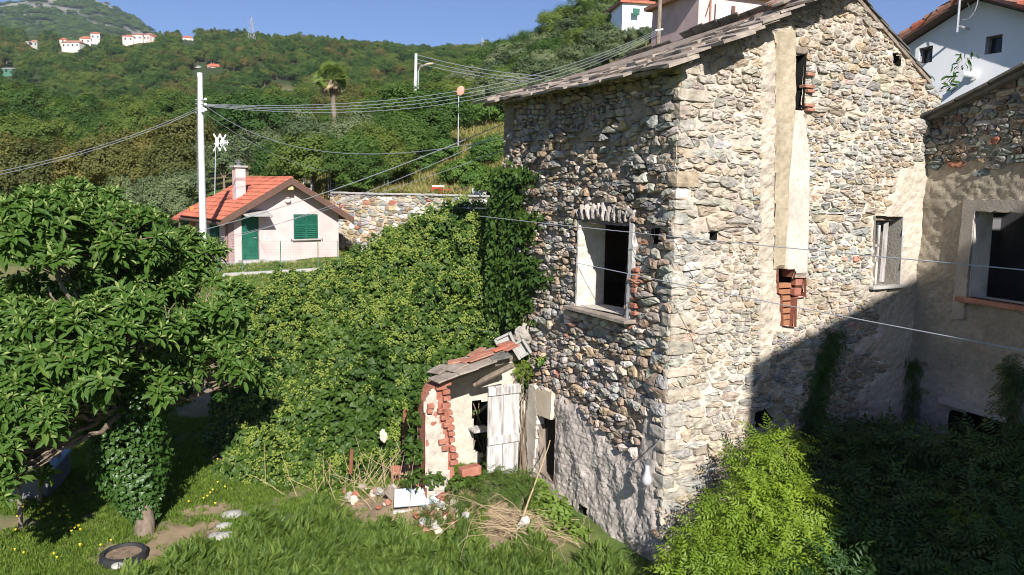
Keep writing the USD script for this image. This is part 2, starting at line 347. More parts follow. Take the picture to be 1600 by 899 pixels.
for azd in (-60, -50, -40, -33.6, -26, -20, -12, -4, 6, 16, 28, 40, 60):      # near ground
    for r in (4, 8, 12, 17): ctl(azd, r, .15 if azd > -6 else 0.0)
    if azd < -4: ctl(azd, 21, .12); ctl(azd, 25, .6)
for azd, r, z in ((-8, 25, .8), (-3, 30, 2.4), (5, 24, .8), (16, 22, .8), (28, 20, .8), (45, 20, .8), (60, 20, .8), (-60, 33, 1.5), (-48, 33, 1.6), (-60, 60, 5), (-48, 60, 5), (-60, 196, 30), (-48, 196, 30), (-60, 600, 118), (-48, 600, 118),
                  (45, 30, 2), (60, 30, 2), (45, 60, 4), (60, 60, 4), (14, 60, 17), (30, 60, 6), (30, 120, 8), (45, 120, 8), (60, 120, 8), (14, 130, 40),
                  (14, 300, 84), (30, 300, 20), (45, 300, 20), (60, 300, 20), (8, 400, 88), (8, 660, 104)): ctl(azd, r, z)
for a, y in ((-300, 40), (-150, 10), (0, 14), (60, 2), (110, -8), (165, 6), (200, 26), (232, 46), (300, 95), (420, 170)):   # the rocky mountain, its top a mile off
    q = at(a, y, 1800); r = math.hypot(q[0], q[1]); ctl(math.degrees(math.atan2(q[0], q[1])), r, q[2])
    ctl(math.degrees(math.atan2(q[0], q[1])), r * .66, q[2] * .50); ctl(math.degrees(math.atan2(q[0], q[1])), r * 1.45, q[2] * .9)
for azd in (-60, -48, -34, -27): ctl(azd, 780, 125)
for azd in (-20, -12, -5, 0): ctl(azd, 860, 118)
for azd in (-12, -4, 6, 16, 30, 45, 60):
    for r in (1200, 1800, 2700): ctl(azd, r, 80 if azd < 10 else 40)
_rbf = RBFInterpolator(np.array(_p) * [1.6, 1.0], np.array(_z), smoothing=2e-5, kernel="thin_plate_spline", neighbors=40)
_AZ = np.radians(np.concatenate([np.arange(-60, 60.01, .4)])); _LR = np.arange(math.log(3.0), math.log(3000), .018)
_ga, _gl = np.meshgrid(_AZ, _LR, indexing="ij")
_gs = _rbf(np.stack([_ga.ravel() * 1.6, _gl.ravel()], 1)).reshape(_ga.shape)
_itp = RegularGridInterpolator((_AZ, _LR), _gs, bounds_error=False, fill_value=None)
def sstep(x, a, b):
    t = np.clip((np.asarray(x, float) - a) / (b - a), 0, 1); return t * t * (3 - 2 * t)
# the terrace wall behind the pink house
TW0, TW1, TWZ = at(520, 302, 39.0), at(845, 303, 33.5), 4.95
_twd = unit((TW1 - TW0)[:2]); _twn = np.array([-_twd[1], _twd[0]])        # n points away from the camera
def ground(x, y):
    x, y = np.asarray(x, float), np.asarray(y, float)
    r = np.maximum(np.hypot(x, y), 3.0); az = np.arctan2(x, y)
    s = _itp(np.stack([np.clip(az, -1.04, 1.04), np.clip(np.log(r), _LR[0], _LR[-1])], -1))
    z = s * r
    z = z + (fbm(np.stack([x / 14, y / 14, 0 * x], -1), 4, 3) - .5) * np.clip((r - 45) / 40, 0, 1) * np.clip(r / 70, 1, 8)
    back = sstep(np.abs(az), 1.05, 1.9); z = z * (1 - back) + .1 * back
    near = 1 - sstep(r, 19, 24)
    zn = .15 * sstep(az, -.3, 0.05) + (fbm(np.stack([x / 1.6, y / 1.6, 0 * x], -1), 3, 5) - .5) * .16
    z = z * (1 - near) + zn * near + .46 * np.exp(-((x + .95) / 1.15) ** 2 - ((y - 12.35) / 1.0) ** 2)       # debris heaped before the shed
    # terrace step and the level yard of the pink house
    d = (x - TW0[0]) * _twn[0] + (y - TW0[1]) * _twn[1]; t = (x - TW0[0]) * _twd[0] + (y - TW0[1]) * _twd[1]
    yard = np.exp(-(((x + 11.5) / 4.2) ** 4 + ((y - 34) / 4.2) ** 4))
    z = z * (1 - yard) + 1.93 * yard
    inw = sstep(t, -.2, .3) * (1 - sstep(t, 15, 18))
    hi = sstep(d, .35, .5) * (1 - sstep(d, 4, 9)); lo = (1 - sstep(d, .35, .5)) * sstep(d, -9, -3)
    z = z + inw * hi * (TWZ - .05 - z)
    z = z + inw * lo * (np.minimum(z, 2.0 + .0 * z) - z)
    return z
def on_ground(px, py, ymin=6, ymax=1500):
    "first ground point seen at a photo pixel"
    ys = np.exp(np.linspace(math.log(ymin), math.log(ymax), 700)); d = ray(px, py)
    P = CAM + d * (ys / d[1])[:, None]; below = P[:, 2] < ground(P[:, 0], P[:, 1])
    return P[np.argmax(below)] if below.any() else None

az = np.radians(np.concatenate([np.arange(-180, -60, 6.0), np.arange(-60, -36, 1.5), np.arange(-36, 36, .3), np.arange(36, 60, 1.5), np.arange(60, 180, 6.0)]))
lr = np.concatenate([np.log([.5, 1.5, 3, 5]), np.arange(math.log(6.5), math.log(60), .02), np.arange(math.log(60), math.log(3000), .026)])
A_, L_ = np.meshgrid(az, lr, indexing="ij"); R_ = np.exp(L_); X_, Y_ = R_ * np.sin(A_), R_ * np.cos(A_)
Zt = ground(X_.ravel(), Y_.ravel()).reshape(X_.shape)
TV = np.stack([X_, Y_, Zt], -1).reshape(-1, 3)
na, nr = X_.shape
ii, jj = np.meshgrid(np.arange(na), np.arange(nr - 1), indexing="ij")
i2 = (ii + 1) % na
TF = np.stack([ii * nr + jj, ii * nr + jj + 1, i2 * nr + jj + 1, i2 * nr + jj], -1).reshape(-1, 4)[:, ::-1]
TF = np.vstack([TF[:, [0, 1, 2]], TF[:, [0, 2, 3]]])
cen = len(TV); TV = np.vstack([TV, [0, 0, .1]])
TF = np.vstack([TF, [[cen, ((k + 1) % na) * nr, k * nr] for k in range(na)]])
# what covers the ground: grass, bare soil, dry slope, wood floor, rock
gx, gy, gz = TV.T; gr = np.hypot(gx, gy)
def blob(px, py, y, rx, ry):
    c = at(px, py, y); return np.exp(-(((gx - c[0]) / rx) ** 2 + ((gy - c[1]) / ry) ** 2))
nz = fbm(TV / 2.2, 4, 8); nz2 = fbm(TV / 40, 4, 9)
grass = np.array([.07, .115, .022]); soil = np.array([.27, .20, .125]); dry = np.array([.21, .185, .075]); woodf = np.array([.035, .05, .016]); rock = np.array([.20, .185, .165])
tone = np.tile(grass, (len(TV), 1)) * (.75 + .5 * nz[:, None])
def mixin(m, c):
    global tone
    m = np.clip(m, 0, 1)[:, None]; tone = tone * (1 - m) + m * np.asarray(c)
def gpt(px, py):
    q = on_ground(px, py); return q
def gblob(px, py, rx, ry, k=1.0):
    c = gpt(px, py); return sstep(np.exp(-(((gx - c[0]) / rx) ** 2 + ((gy - c[1]) / ry) ** 2)) + (nz - .5) * .9, .35, .6) * k
mixin(sstep(nz, .52, .66) * (gr < 24) * .5, dry * .8)
mixin(sstep(fbm(TV / 1.1, 3, 19), .64, .72) * (gr < 24) * .55, soil)
for a in ((330, 612, 3.2, 1.0), (400, 606, 2.5, .8), (290, 835, .9, .5), (330, 800, .6, .35), (215, 865, .8, .4), (620, 790, 2.0, .7), (760, 830, 1.2, .7), (540, 740, 1.0, .8), (230, 450, 1.6, 5.0), (215, 395, 2, 3)): mixin(gblob(*a), soil)
mixin((gr > 40) * (gr < 75) * sstep(fbm(TV / 5, 3, 17), .35, .6) * .85, dry * .85)
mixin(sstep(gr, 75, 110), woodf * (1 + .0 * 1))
mixin(sstep(gr, 75, 110) * sstep(nz2, .54, .60) * .8, dry * .8)
mixin(sstep(gr, 900, 1050), np.array([.045, .062, .030]))
mixin(sstep(gr, 900, 1050) * sstep(fbm(TV / [70, 70, 30], 5, 21) + .12 * sstep(gz, 180, 480), .55, .62), rock)
terrain = put("ground", (TV, TF, tone), "terrain_look", smooth=True, tone=True)
tag(terrain, kind="structure")
# ------------------------------------------------------------------ the old stone house
PHI = math.radians(-28.6)
W = np.array([math.sin(PHI), math.cos(PHI), 0.0])          # along the left wall, away from the camera
G = np.array([math.cos(PHI), -math.sin(PHI), 0.0])         # along the gable wall, away to the right
NL, NG = -G, -W                                            # outward normals of left wall and gable wall
C0 = at(1050, 450, 10.0); C0[2] = 0.0                      # foot of the near corner
def hit(px, py, p, n): return on_plane(px, py, p, n)
def uvL(px, py): q = hit(px, py, C0, NL) - C0; return np.array([q @ W, q[2]])
def uvG(px, py): q = hit(px, py, C0, NG) - C0; return np.array([q @ G, q[2]])
LEN_L = uvL(787, 300)[0] + .05
LEN_G = uvG(1441, 300)[0]
eaveL = uvL(1053, 97)[1]                                  # top of left wall
apex = uvG(1322, -22); eaveR = uvG(1452, 128)
# annex wall on the right
PSI = math.radians(-20.0)
IC = C0 + G * LEN_G                                        # inner corner foot
WA = np.array([-math.sin(PSI), -math.cos(PSI), 0.0])       # along the annex wall, towards the camera's right
NA = np.array([-math.cos(PSI), math.sin(PSI), 0.0])
def uvA(px, py): q = hit(px, py, IC, NA) - IC; return np.array([q @ WA, q[2]])
def wallpt(O, U, N, uv, d=0.0):
    uv = np.asarray(uv, float); d = np.broadcast_to(np.asarray(d, float), uv.shape[:-1])
    return O + uv[..., :1] * U + uv[..., 1:2] * Z + d[..., None] * N
def rectpoly(f, x0, y0, x1, y1):
    a, b = f(x0, y0), f(x1, y1); return sbox(min(a[0], b[0]), min(a[1], b[1]), max(a[0], b[0]), max(a[1], b[1]))
def quadpoly(f, pts): return Polygon([f(*p) for p in pts])

GREY, GREEN, BLUE, OCHRE, BEIGE, PALE, RED, BROWN = (.26, .25, .23), (.255, .275, .235), (.225, .245, .25), (.34, .25, .15), (.40, .335, .25), (.52, .48, .43), (.40, .16, .10), (.24, .175, .125)
def pick_tone(rng, wts):
    k8 = None; c = np.array([GREY, GREEN, BLUE, OCHRE, BEIGE, PALE, RED, BROWN][rng.choice(8, p=np.array(wts) / sum(wts))])
    g = c.mean(); return np.clip((c * .92 + g * .08) * rng.uniform(.7, 1.25) * (1 + rng.normal(0, .03, 3)), .02, .75)
def rubble(outline, holes, rng, hmin, hmax, ratio, quoin=None, gap=.008, stretch=1.9, wav=.05):
    "polygons of the stones of a rubble wall (u,v): uneven courses, then cells round the stones' middles"
    x0, y0, x1, y1 = outline.bounds; sites = []; v = y0 - .1
    while v < y1 + .1:
        h = rng.uniform(hmin, hmax); u = x0 - .3 * rng.random(); ph = rng.uniform(0, 6.28)
        while u < x1 + .2:
            hh = h * (1 if rng.random() > .3 else .5); L = max(.05, h * rng.uniform(*ratio))
            if quoin and quoin(u, v): L *= rng.uniform(1.2, 1.9)
            vv = v + h / 2 + wav * math.sin(u * 1.3 + ph) + rng.normal(0, h * .12)
            if rng.random() < .28 and L > .1 and not (quoin and quoin(u, v)):
                sites += [(u + L / 2, vv + h * .27), (u + L / 2 + rng.normal(0, .02), vv - h * .27)]
            else: sites.append((u + L / 2, vv))
            u += L
        v += h * .95
    S = np.array(sites) * [1 / stretch, 1.0]
    far = [(-50, -50), (50, -50), (50, 50), (-50, 50)]
    vo = Voronoi(np.vstack([S, far])); out = []
    hole = unary_union(holes) if holes else None
    for k in range(len(S)):
        reg = vo.regions[vo.point_region[k]]
        if not reg or -1 in reg: continue
        p = Polygon(vo.vertices[reg] * [stretch, 1.0])
        if not outline.intersects(p): continue
        g = gap * rng.uniform(.6, 2.2)
        p = p.intersection(outline)
        if hole is not None: p = p.difference(hole)
        p = p.buffer(-g)
        if p.is_empty: continue
        if p.geom_type != "Polygon": p = max(p.geoms, key=lambda q: q.area)
        r = min(.008, .07 * math.sqrt(p.area)); q = p.buffer(-r, quad_segs=3).buffer(r * .9, quad_segs=3)
        if q.is_empty: q = p
        if q.geom_type != "Polygon": q = max(q.geoms, key=lambda z: z.area)
        if q.area > .0009: out.append(q)
    return out
def stone_mesh(poly, O, U, N, proud, deep, rng, n=None):
    "a stone with uneven face in wall coordinates -> world verts, faces"
    L = poly.exterior.length; n = n or int(np.clip(L / .05, 7, 13))
    t = (np.arange(n) + rng.uniform(-.3, .3, n)) / n
    ring = np.array([poly.exterior.interpolate(x % 1, normalized=True).coords[0] for x in t])
    c = np.array(poly.centroid.coords[0]); size = math.sqrt(poly.area)
    rel = ring - c; tilt = rng.normal(0, .10, 2); rough = min(.013, size * .10)
    def lay(k, d, jit):
        uv = c + rel * k * (1 + rng.normal(0, jit, (n, 1)))
        return np.column_stack([uv, d + (uv - c) @ tilt + rng.normal(0, rough * .6, n)])
    rings = [np.column_stack([ring, np.full(n, -deep)]), lay(1.0, proud - min(.028, size * .20), .0), lay(.93, proud - .002, .05), lay(.5, proud + min(.010, size * .04), .12)]
    top = np.array([[*(c + rng.normal(0, size * .06, 2)), proud + min(.014, size * .06) + rng.normal(0, rough * .5)]])
    P = np.vstack(rings + [top]); F = []
    for k in range(3):
        for i in range(n):
            j = (i + 1) % n; F += [[k * n + i, k * n + j, (k + 1) * n + j], [k * n + i, (k + 1) * n + j, (k + 1) * n + i]]
    for i in range(n): F.append([3 * n + i, 3 * n + (i + 1) % n, 4 * n])
    F = np.array(F)
    if not poly.exterior.is_ccw: F = F[:, ::-1]
    V = O + P[:, :1] * U + P[:, 1:2] * Z + P[:, 2:3] * N
    # handedness of (U, Z, N)
    if np.dot(np.cross(U, Z), N) < 0: F = F[:, ::-1]
    return V, F
def wall_sheet(outline, holes, O, U, N, step, depthf, tonef, jag=0.0):
    "mortar bed as a fine displaced sheet with openings left out"
    x0, y0, x1, y1 = outline.bounds
    us, vs = np.arange(x0, x1 + step, step), np.arange(y0, y1 + step, step)
    uu, vv = np.meshgrid(us, vs, indexing="ij"); uv = np.stack([uu, vv], -1).reshape(-1, 2)
    nu, nv = uu.shape; i, j = np.meshgrid(np.arange(nu - 1), np.arange(nv - 1), indexing="ij")
    q = np.stack([i * nv + j, (i + 1) * nv + j, (i + 1) * nv + j + 1, i * nv + j + 1], -1).reshape(-1, 4)
    cc = uv[q].mean(1); keep = shapely.contains_xy(outline, cc[:, 0], cc[:, 1])
    for h in holes: keep &= ~shapely.contains_xy(h, cc[:, 0], cc[:, 1])
    q = q[keep]
    P = O + uv[:, :1] * U + uv[:, 1:2] * Z
    V = P + depthf(uv, P)[:, None] * N
    if np.dot(np.cross(U, Z), N) < 0: q = q[:, ::-1]
    used, inv = np.unique(q, return_inverse=True); q = inv.reshape(q.shape)
    return V[used], np.vstack([q[:, [0, 1, 2]], q[:, [0, 2, 3]]]), tonef(uv, P)[used]
def reveal(poly, O, U, N, depth, proud=0.0):
    "the sides of an opening"
    c = np.array(poly.exterior.coords)[:-1]; mb = MB(); n = len(c)
    for i in range(n):
        j = (i + 1) % n
        q = [wallpt(O, U, N, c[i], proud), wallpt(O, U, N, c[j], proud), wallpt(O, U, N, c[j], -depth), wallpt(O, U, N, c[i], -depth)]
        mb.add(q, [[0, 1, 2, 3]])
    return mb

house = thing("stone_house", "ruined two-storey rubble stone house with slate roof and empty black window opening", "house")
rng = np.random.default_rng(4)
BASE = -.5
# --- left wall
Lout = Polygon([(0.0, BASE), (LEN_L, BASE), (LEN_L, eaveL), (0.0, eaveL)])
winL = quadpoly(uvL, [(905, 347), (984, 354), (974, 492), (902, 478)])
doorL = quadpoly(uvL, [(841, 646), (868, 655), (865, 756), (844, 738)])
putlogs = [rectpoly(uvL, 1016, 358, 1026, 380), rectpoly(uvL, 907, 787, 917, 808)]
plasterL = quadpoly(uvL, [(822, 600), (846, 612), (880, 622), (905, 640), (940, 672), (960, 700), (985, 700), (1003, 640), (1018, 640), (1040, 690), (1052, 800), (1052, 960), (780, 960), (780, 640)])
_rp = np.random.default_rng(9); _L = plasterL.exterior.length; plasterL = Polygon([np.array(plasterL.exterior.interpolate(k_ / 90, normalized=True).coords[0]) + _rp.normal(0, .035, 2) for k_ in range(90)]).buffer(0)
if plasterL.geom_type != 'Polygon': plasterL = max(plasterL.geoms, key=lambda g_: g_.area)
plasterL = plasterL.intersection(Polygon([(0.03, BASE - .2), (LEN_L, BASE - .2), (LEN_L, 6), (.03, 6)]))
def nearq(u, v): return u < .55
polysL = rubble(Lout, [winL.buffer(.03), doorL.buffer(.02)] + [p.buffer(.01) for p in putlogs], rng, .035, .125, (1.2, 4.2), nearq, gap=.003, stretch=2.1, wav=.08)
def depthL(uv, P):
    n1, n2 = fbm(P * 9, 4, 31) - .5, fbm(P * 1.3, 3, 33) - .5
    return -.062 + n1 * .06 + n2 * .07
def toneL(uv, P):
    n1 = fbm(P * 2.0, 4, 35)[:, None]
    return np.array([.34, .28, .225]) * (.5 + .9 * n1)
put("mortar_bed", wall_sheet(Lout, [winL, doorL] + putlogs, C0, W, NL, .035, depthL, toneL), "mortar_look", house, tone=True)
# --- gable wall
Gout = Polygon([(0.0, BASE), (LEN_G + .3, BASE), (LEN_G + .3, eaveR[1] - .2), tuple(eaveR), tuple(apex), (0.0, eaveL)])
winG = quadpoly(uvG, [(1366, 337), (1408, 338), (1403, 447), (1364, 447)])
slit = quadpoly(uvG, [(1241, 88), (1257, 84), (1253, 172), (1240, 168)])
niche = quadpoly(uvG, [(1214, 419), (1240, 421), (1240, 434), (1257, 434), (1257, 464), (1243, 466), (1242, 511), (1222, 509), (1220, 460), (1215, 458)])
putG = [rectpoly(uvG, 1108, 363, 1120, 377), quadpoly(uvG, [(1179, 645), (1196, 640), (1208, 655), (1198, 668), (1181, 668)]), quadpoly(uvG, [(1396, 82), (1408, 90), (1408, 106), (1396, 100)])]
strip = quadpoly(uvG, [(1190, 55), (1241, 42), (1241, 172), (1262, 182), (1264, 300), (1261, 440), (1242, 520), (1240, 520), (1212, 520), (1204, 560), (1186, 575), (1188, 300)])
polysG = rubble(Gout, [winG.buffer(.03), slit.buffer(.02), niche.buffer(.02), strip.buffer(-.02)] + [p.buffer(.01) for p in putG], rng, .030, .115, (1.6, 5.4), lambda u, v: u < .7, gap=.0025, stretch=2.6, wav=.07)
cover_c = [uvG(1425, 300), uvG(1400, 480), uvG(1440, 210), uvG(1370, 560), uvG(1330, 480)]
def plaster_cover(uv):
    "how much render still lies over the gable's stones, 0..1"
    u, v = uv[..., 0], uv[..., 1]
    P = np.stack([u, v, 0 * u], -1)
    e = (u - uvG(1345, 400)[0]) / (LEN_G - uvG(1345, 400)[0])
    low = sstep(-v, -uvG(1360, 190)[1], -uvG(1360, 330)[1])
    return np.clip(e * 1.3 + (fbm(P * 2.4, 4, 44) - .5) * 1.5, 0, 1) * low
def depthG(uv, P):
    n1, n2 = fbm(P * 11, 4, 41) - .5, fbm(P * 1.2, 3, 43) - .5
    return -.014 + n1 * .05 + n2 * .035 + .06 * sstep(plaster_cover(uv), .25, .6) - .03 * np.exp(-uv[:, 0] / .12)
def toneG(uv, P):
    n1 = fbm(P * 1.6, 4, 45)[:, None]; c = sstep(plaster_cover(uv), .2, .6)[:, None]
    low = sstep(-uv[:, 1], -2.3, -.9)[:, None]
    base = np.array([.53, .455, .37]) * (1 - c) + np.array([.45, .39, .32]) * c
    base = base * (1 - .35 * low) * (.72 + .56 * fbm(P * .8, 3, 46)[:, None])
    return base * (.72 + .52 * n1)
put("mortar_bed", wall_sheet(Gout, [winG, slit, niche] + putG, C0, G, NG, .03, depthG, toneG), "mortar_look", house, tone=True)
# --- every stone
def lay_stones(polys, O, U, N, proudf, wts, parent, rng, f_pix, limit=300, tonef=None):
    made = []
    for p in polys:
        c = np.array(p.centroid.coords[0]); pr = proudf(c, p, rng)
        if pr is None: continue
        V, F = stone_mesh(p, O, U, N, pr, .09, rng)
        t = pick_tone(rng, wts)
        if tonef is not None: t = tonef(c, t, rng)
        q = np.array([pix(x) for x in V[:: max(1, len(V) // 10)]]); inside = (0 < q.mean(0)[0] < 1600) and (0 < q.mean(0)[1] < 899)
        a = np.prod(np.ptp(q, axis=0)) * inside
        made.append((a, V, F, np.tile(t, (len(V), 1))))
    made.sort(key=lambda m: -m[0]); rest = MB()
    for k, (a, V, F, t) in enumerate(made):
        if k < limit: put("stone", (V, F, t), "stone_look", parent, tone=True, smooth=False)
        else: rest.add(V, F, t)
    if rest.n: tag(put("small_stones", rest, "stone_look", parent, tone=True), kind="stuff")
def proudL(c, p, rng):
    if plasterL.contains(Point(c)) and plasterL.exterior.distance(Point(c)) > .06: return None
    if rng.random() < .06: return None
    return rng.uniform(-.06, .035) + (.02 if p.area > .012 else 0) + .02 * math.sin(c[0] * 5 + c[1] * 3)
def toneLs(c, t, rng):
    if c[1] < 2.6: t = t * [.98, .95, 1.0]
    st = fbm(np.array([c[0] * .9, c[1] * .9, 2.0]), 3, 57); t = t * .72 + np.array([.30, .265, .225]) * .28; return t * (.72 + .75 * st) * np.array([1.05, .99, .94])
def toneGs(c, t, rng):
    k = rng.uniform(.1, .45) + (.18 if c[0] < 1.4 else 0) ; st = fbm(np.array([c[0] * .8, c[1] * .8, 5.0]), 3, 58); och = max(0, fbm(np.array([c[0] * .7, c[1] * 1.1, 9.0]), 3, 59) - .48) * 2.2; t = t * (.62 + .8 * st); t = t * (1 - och * .8) + np.array([.37, .255, .14]) * och * .8; return t * (1 - k) + np.array([.50, .435, .365]) * k * rng.uniform(.8, 1.1)
def proudG(c, p, rng):
    if plaster_cover(np.array([c]))[0] > .62: return None
    return rng.uniform(-.014, .024) + (.010 if p.area > .016 else 0)
lay_stones(polysL, C0, W, NL, proudL, (3.0, 1.4, 1.5, 2.0, 2.2, 1.0, .12, 2.2), house, rng, uvL, 150, toneLs)
lay_stones(polysG, C0, G, NG, proudG, (2.6, 2.2, 1.4, 1.9, 2.8, 1.6, .10, .9), house, rng, uvG, 150, toneGs)
# --- quoins that turn the corner
zq = -.45
rq = np.random.default_rng(77)
kq = 0
while zq < eaveL - .1:
    hq = rq.uniform(.10, .24); a, b = (rq.uniform(.28, .55), rq.uniform(.12, .24)) if kq % 2 else (rq.uniform(.14, .28), rq.uniform(.24, .42))
    if zq < 1.2: b = .05
    m = trimesh.creation.box([a, b, hq - .014]).subdivide().subdivide()
    P = np.array(m.vertices); Pn = P / [a / 2, b / 2, hq / 2]; P = P * (1 - .07 * (np.abs(Pn).max(1) > .9)[:, None] * (np.sort(np.abs(Pn), 1)[:, 1:2] > .8)); 
    P = P + (fbm(P * 9 + kq * 3.1, 3, 78)[:, None] - .5) * [.05, .05, .03]
    pr_ = rq.uniform(-.01, .045)
    Vq = C0 + (P[:, :1] + a / 2 - pr_) * G + (P[:, 1:2] + b / 2 - pr_) * W + (P[:, 2:3] + zq + hq / 2) * Z
    tq = toneGs(np.array([.2, zq]), pick_tone(rq, (2.4, 2.0, .8, 1.6, 3, 1.4, .05, .8)), rq)
    Fq = m.faces if np.dot(np.cross(G, W), Z) > 0 else m.faces[:, ::-1]
    put("corner_stone", (Vq, Fq, np.tile(tq, (len(Vq), 1))), "stone_look", house, tone=True)
    zq += hq; kq += 1
# --- what is left of the render on the left wall
def depthP(uv, P):
    edge = np.array([plasterL.exterior.distance(Point(a)) if plasterL.contains(Point(a)) else 0 for a in uv])
    return -.06 + .07 * sstep(edge, 0, .16) + (fbm(P * [4, 4, 2.2], 5, 51) - .5) * .17 + (fbm(P * 22, 3, 52) - .5) * .04
def toneP(uv, P):
    n1 = fbm(P * [3, 3, 1.2], 5, 53)[:, None]
    return np.array([.43, .375, .335]) * (.6 + .8 * n1)
put("old_render", wall_sheet(plasterL, [doorL] + putlogs, C0, W, NL, .03, depthP, toneP), "mortar_look", house, tone=True)
# --- window in the left wall: pale splayed jambs, stone sill, dark room
mb = reveal(winL, C0, W, NL, .50, .0)
put("window_reveal", mb, "white_plaster", house)
c = np.array(winL.exterior.coords)[:-1]
fr = winL.buffer(.09, join_style=2).difference(winL)
mb = MB()
def slab(mb, poly, O, U, N, d0, d1, tone=None):
    for g in getattr(poly, "geoms", [poly]):
        v2, f2 = trimesh.creation.triangulate_polygon(g, engine="earcut"); f2 = np.asarray(f2)
        A = wallpt(O, U, N, v2, d1); B = wallpt(O, U, N, v2, d0)
        mb.add(A, f2, tone); mb.add(B, f2[:, ::-1], tone)
        for ringc in [g.exterior] + list(g.interiors):
            cc = np.array(ringc.coords)
            for i in range(len(cc) - 1):
                q = np.array([cc[i], cc[i + 1]])
                a, b = wallpt(O, U, N, q, d1), wallpt(O, U, N, q, d0)
                mb.add([a[0], a[1], b[1], b[0]], [[0, 1, 2, 3]], tone)
    return mb
def rough_poly(poly, amp, rng, step=.05):
    L = poly.exterior.length; n = max(8, int(L / step)); P = np.array([poly.exterior.interpolate(k / n, normalized=True).coords[0] for k in range(n)])
    return Polygon(P + rng.normal(0, amp, P.shape)).buffer(0)
uL0, uL1 = uvL(984, 420)[0], uvL(904, 420)[0]      # near (right in the picture), far jamb
vb, vt = uvL(935, 486)[1], uvL(940, 350)[1]
put("window_frame", slab(MB(), rough_poly(sbox(uL0 - .085, vb, uL0 + .0, vt + .05), .008, rng), C0, W, NL, -.1, .035), "weathered_white", house)
put("window_frame", slab(MB(), rough_poly(sbox(uL1 - .0, vb, uL1 + .04, vt + .02), .006, rng), C0, W, NL, -.1, .02), "white_plaster", house)
for k in range(11):                                       # the fan of thin stones over the window
    f = (k + .5) / 11; u = uL0 - .05 + f * (uL1 - uL0 + .12); hgt = .17 + .11 * math.sin(f * math.pi) + rng.normal(0, .02)
    lean = (f - .5) * .16
    p = Polygon([(u - .035, vt + .04), (u + .035, vt + .04), (u + .04 + lean, vt + .04 + hgt), (u - .035 + lean, vt + .04 + hgt)]).buffer(-.006)
    V, F = stone_mesh(p, C0, W, NL, .035 + rng.normal(0, .01), .08, rng, 9)
    put("arch_stone", (V, F, np.tile(np.array([.40, .345, .31]) * rng.uniform(.75, 1.2), (len(V), 1))), "stone_look", house, tone=True)
sill = MB(); sc = wallpt(C0, W, NL, [(uL0 + uL1) / 2, vb - .03], -.13)
sill.box(sc, W, NL, Z, (uL1 - uL0) / 2 + .15, .30, .028, cham=.008); put("window_sill", sill, "slate_look", house)
for k in range(7):                                        # bricks in the near jamb
    v = vb + .08 + k * .105 + rng.normal(0, .015)
    b = MB().box(wallpt(C0, W, NL, [uL0 - .14 - rng.uniform(0, .03), v], .0), W, NL, Z, rng.uniform(.04, .075), .05, rng.uniform(.022, .04), cham=.008); put("brick", b, "brick_look", house)
# --- gable window with its weathered sash
put("window_reveal", reveal(winG, C0, G, NG, .45, .03), "grey_plaster", house)
u0, u1 = uvG(1366, 390)[0], uvG(1406, 390)[0]; v0, v1 = uvG(1385, 446)[1], uvG(1385, 338)[1]
sash = MB(); um = u0 + (u1 - u0) * .54; dd = -.16
for (a, b, c_, d_) in ((u0, v0, u0 + .025, v1 - .1), (um - .05, v0, um, v1 - .1), (u0, v1 - .15, um, v1 - .1), (u0, v0 + .55 * (v1 - v0), um, v0 + .55 * (v1 - v0) + .04), (u0, v0 + .33 * (v1 - v0), um, v0 + .33 * (v1 - v0) + .09)):
    slab(sash, sbox(a, b, c_, d_), C0, G, NG, dd - .04, dd)
sh = put("window_sash", sash, "weathered_white", house)
put("pane", slab(MB(), sbox(u0 + .02, v0 + .02, um - .04, v1 - .14), C0, G, NG, dd - .024, dd - .02), "glass_dark", sh)
put("shutter_board", MB().box(wallpt(C0, G, NG, [um + .07, (v0 + v1) / 2 - .03], -.12), unit(G * .6 + NG * .8), unit(NG * .6 - G * .8), Z, .035, .012, (v1 - v0) / 2 - .07), "weathered_white", house)
put("window_lintel", MB().box(wallpt(C0, G, NG, [(u0 + u1) / 2, v1 - .03], -.1), G, NG, Z, (u1 - u0) / 2 + .05, .06, .035), "weathered_wood", house)
put("window_sill", MB().box(wallpt(C0, G, NG, [(u0 + u1) / 2, v0 - .02], .02), G, NG, Z, (u1 - u0) / 2 + .08, .08, .025, cham=.008), "concrete", house)
# --- the chimney strip: rough side, tan band, smooth pale flue, slit with wooden lintel, brick niche
def bandpoly(xs_l, xs_r, ys): return Polygon([uvG(x, y) for x, y in zip(xs_l, ys)] + [uvG(x, y) for x, y in zip(xs_r[::-1], ys[::-1])])
def relief(poly, d, amp, freq, seed, tone, tamp, step=.03):
    def df(uv, P):
        e = np.array([poly.exterior.distance(Point(a)) for a in uv]); return d + (fbm(P * freq, 4, seed) - .5) * amp - .05 * (1 - sstep(e, 0, .05))
    def tf(uv, P): return np.array(tone) * (1 - tamp + 2 * tamp * fbm(P * [5, 5, 2.0], 5, seed + 1)[:, None])
    return wall_sheet(poly, [slit, niche], C0, G, NG, step, df, tf)
ysb = [48, 120, 250, 400, 520, 600]
put("rough_band", relief(bandpoly([1188, 1187, 1187, 1186, 1184, 1184], [1212, 1213, 1212, 1210, 1207, 1204], ysb), .03, .09, 10, 61, (.48, .41, .33), .4), "mortar_look", house, tone=True)
put("tan_band", relief(bandpoly([1211, 1211, 1211, 1209], [1243, 1243, 1233, 1226], [45, 160, 280, 420]), .05, .03, 9, 63, (.40, .33, .235), .35), "mortar_look", house, tone=True)
put("pale_flue", relief(bandpoly([1241, 1232, 1227, 1225], [1255, 1266, 1265, 1262], [170, 240, 330, 432]), .035, .015, 6, 65, (.52, .465, .40), .25), "mortar_look", house, tone=True)
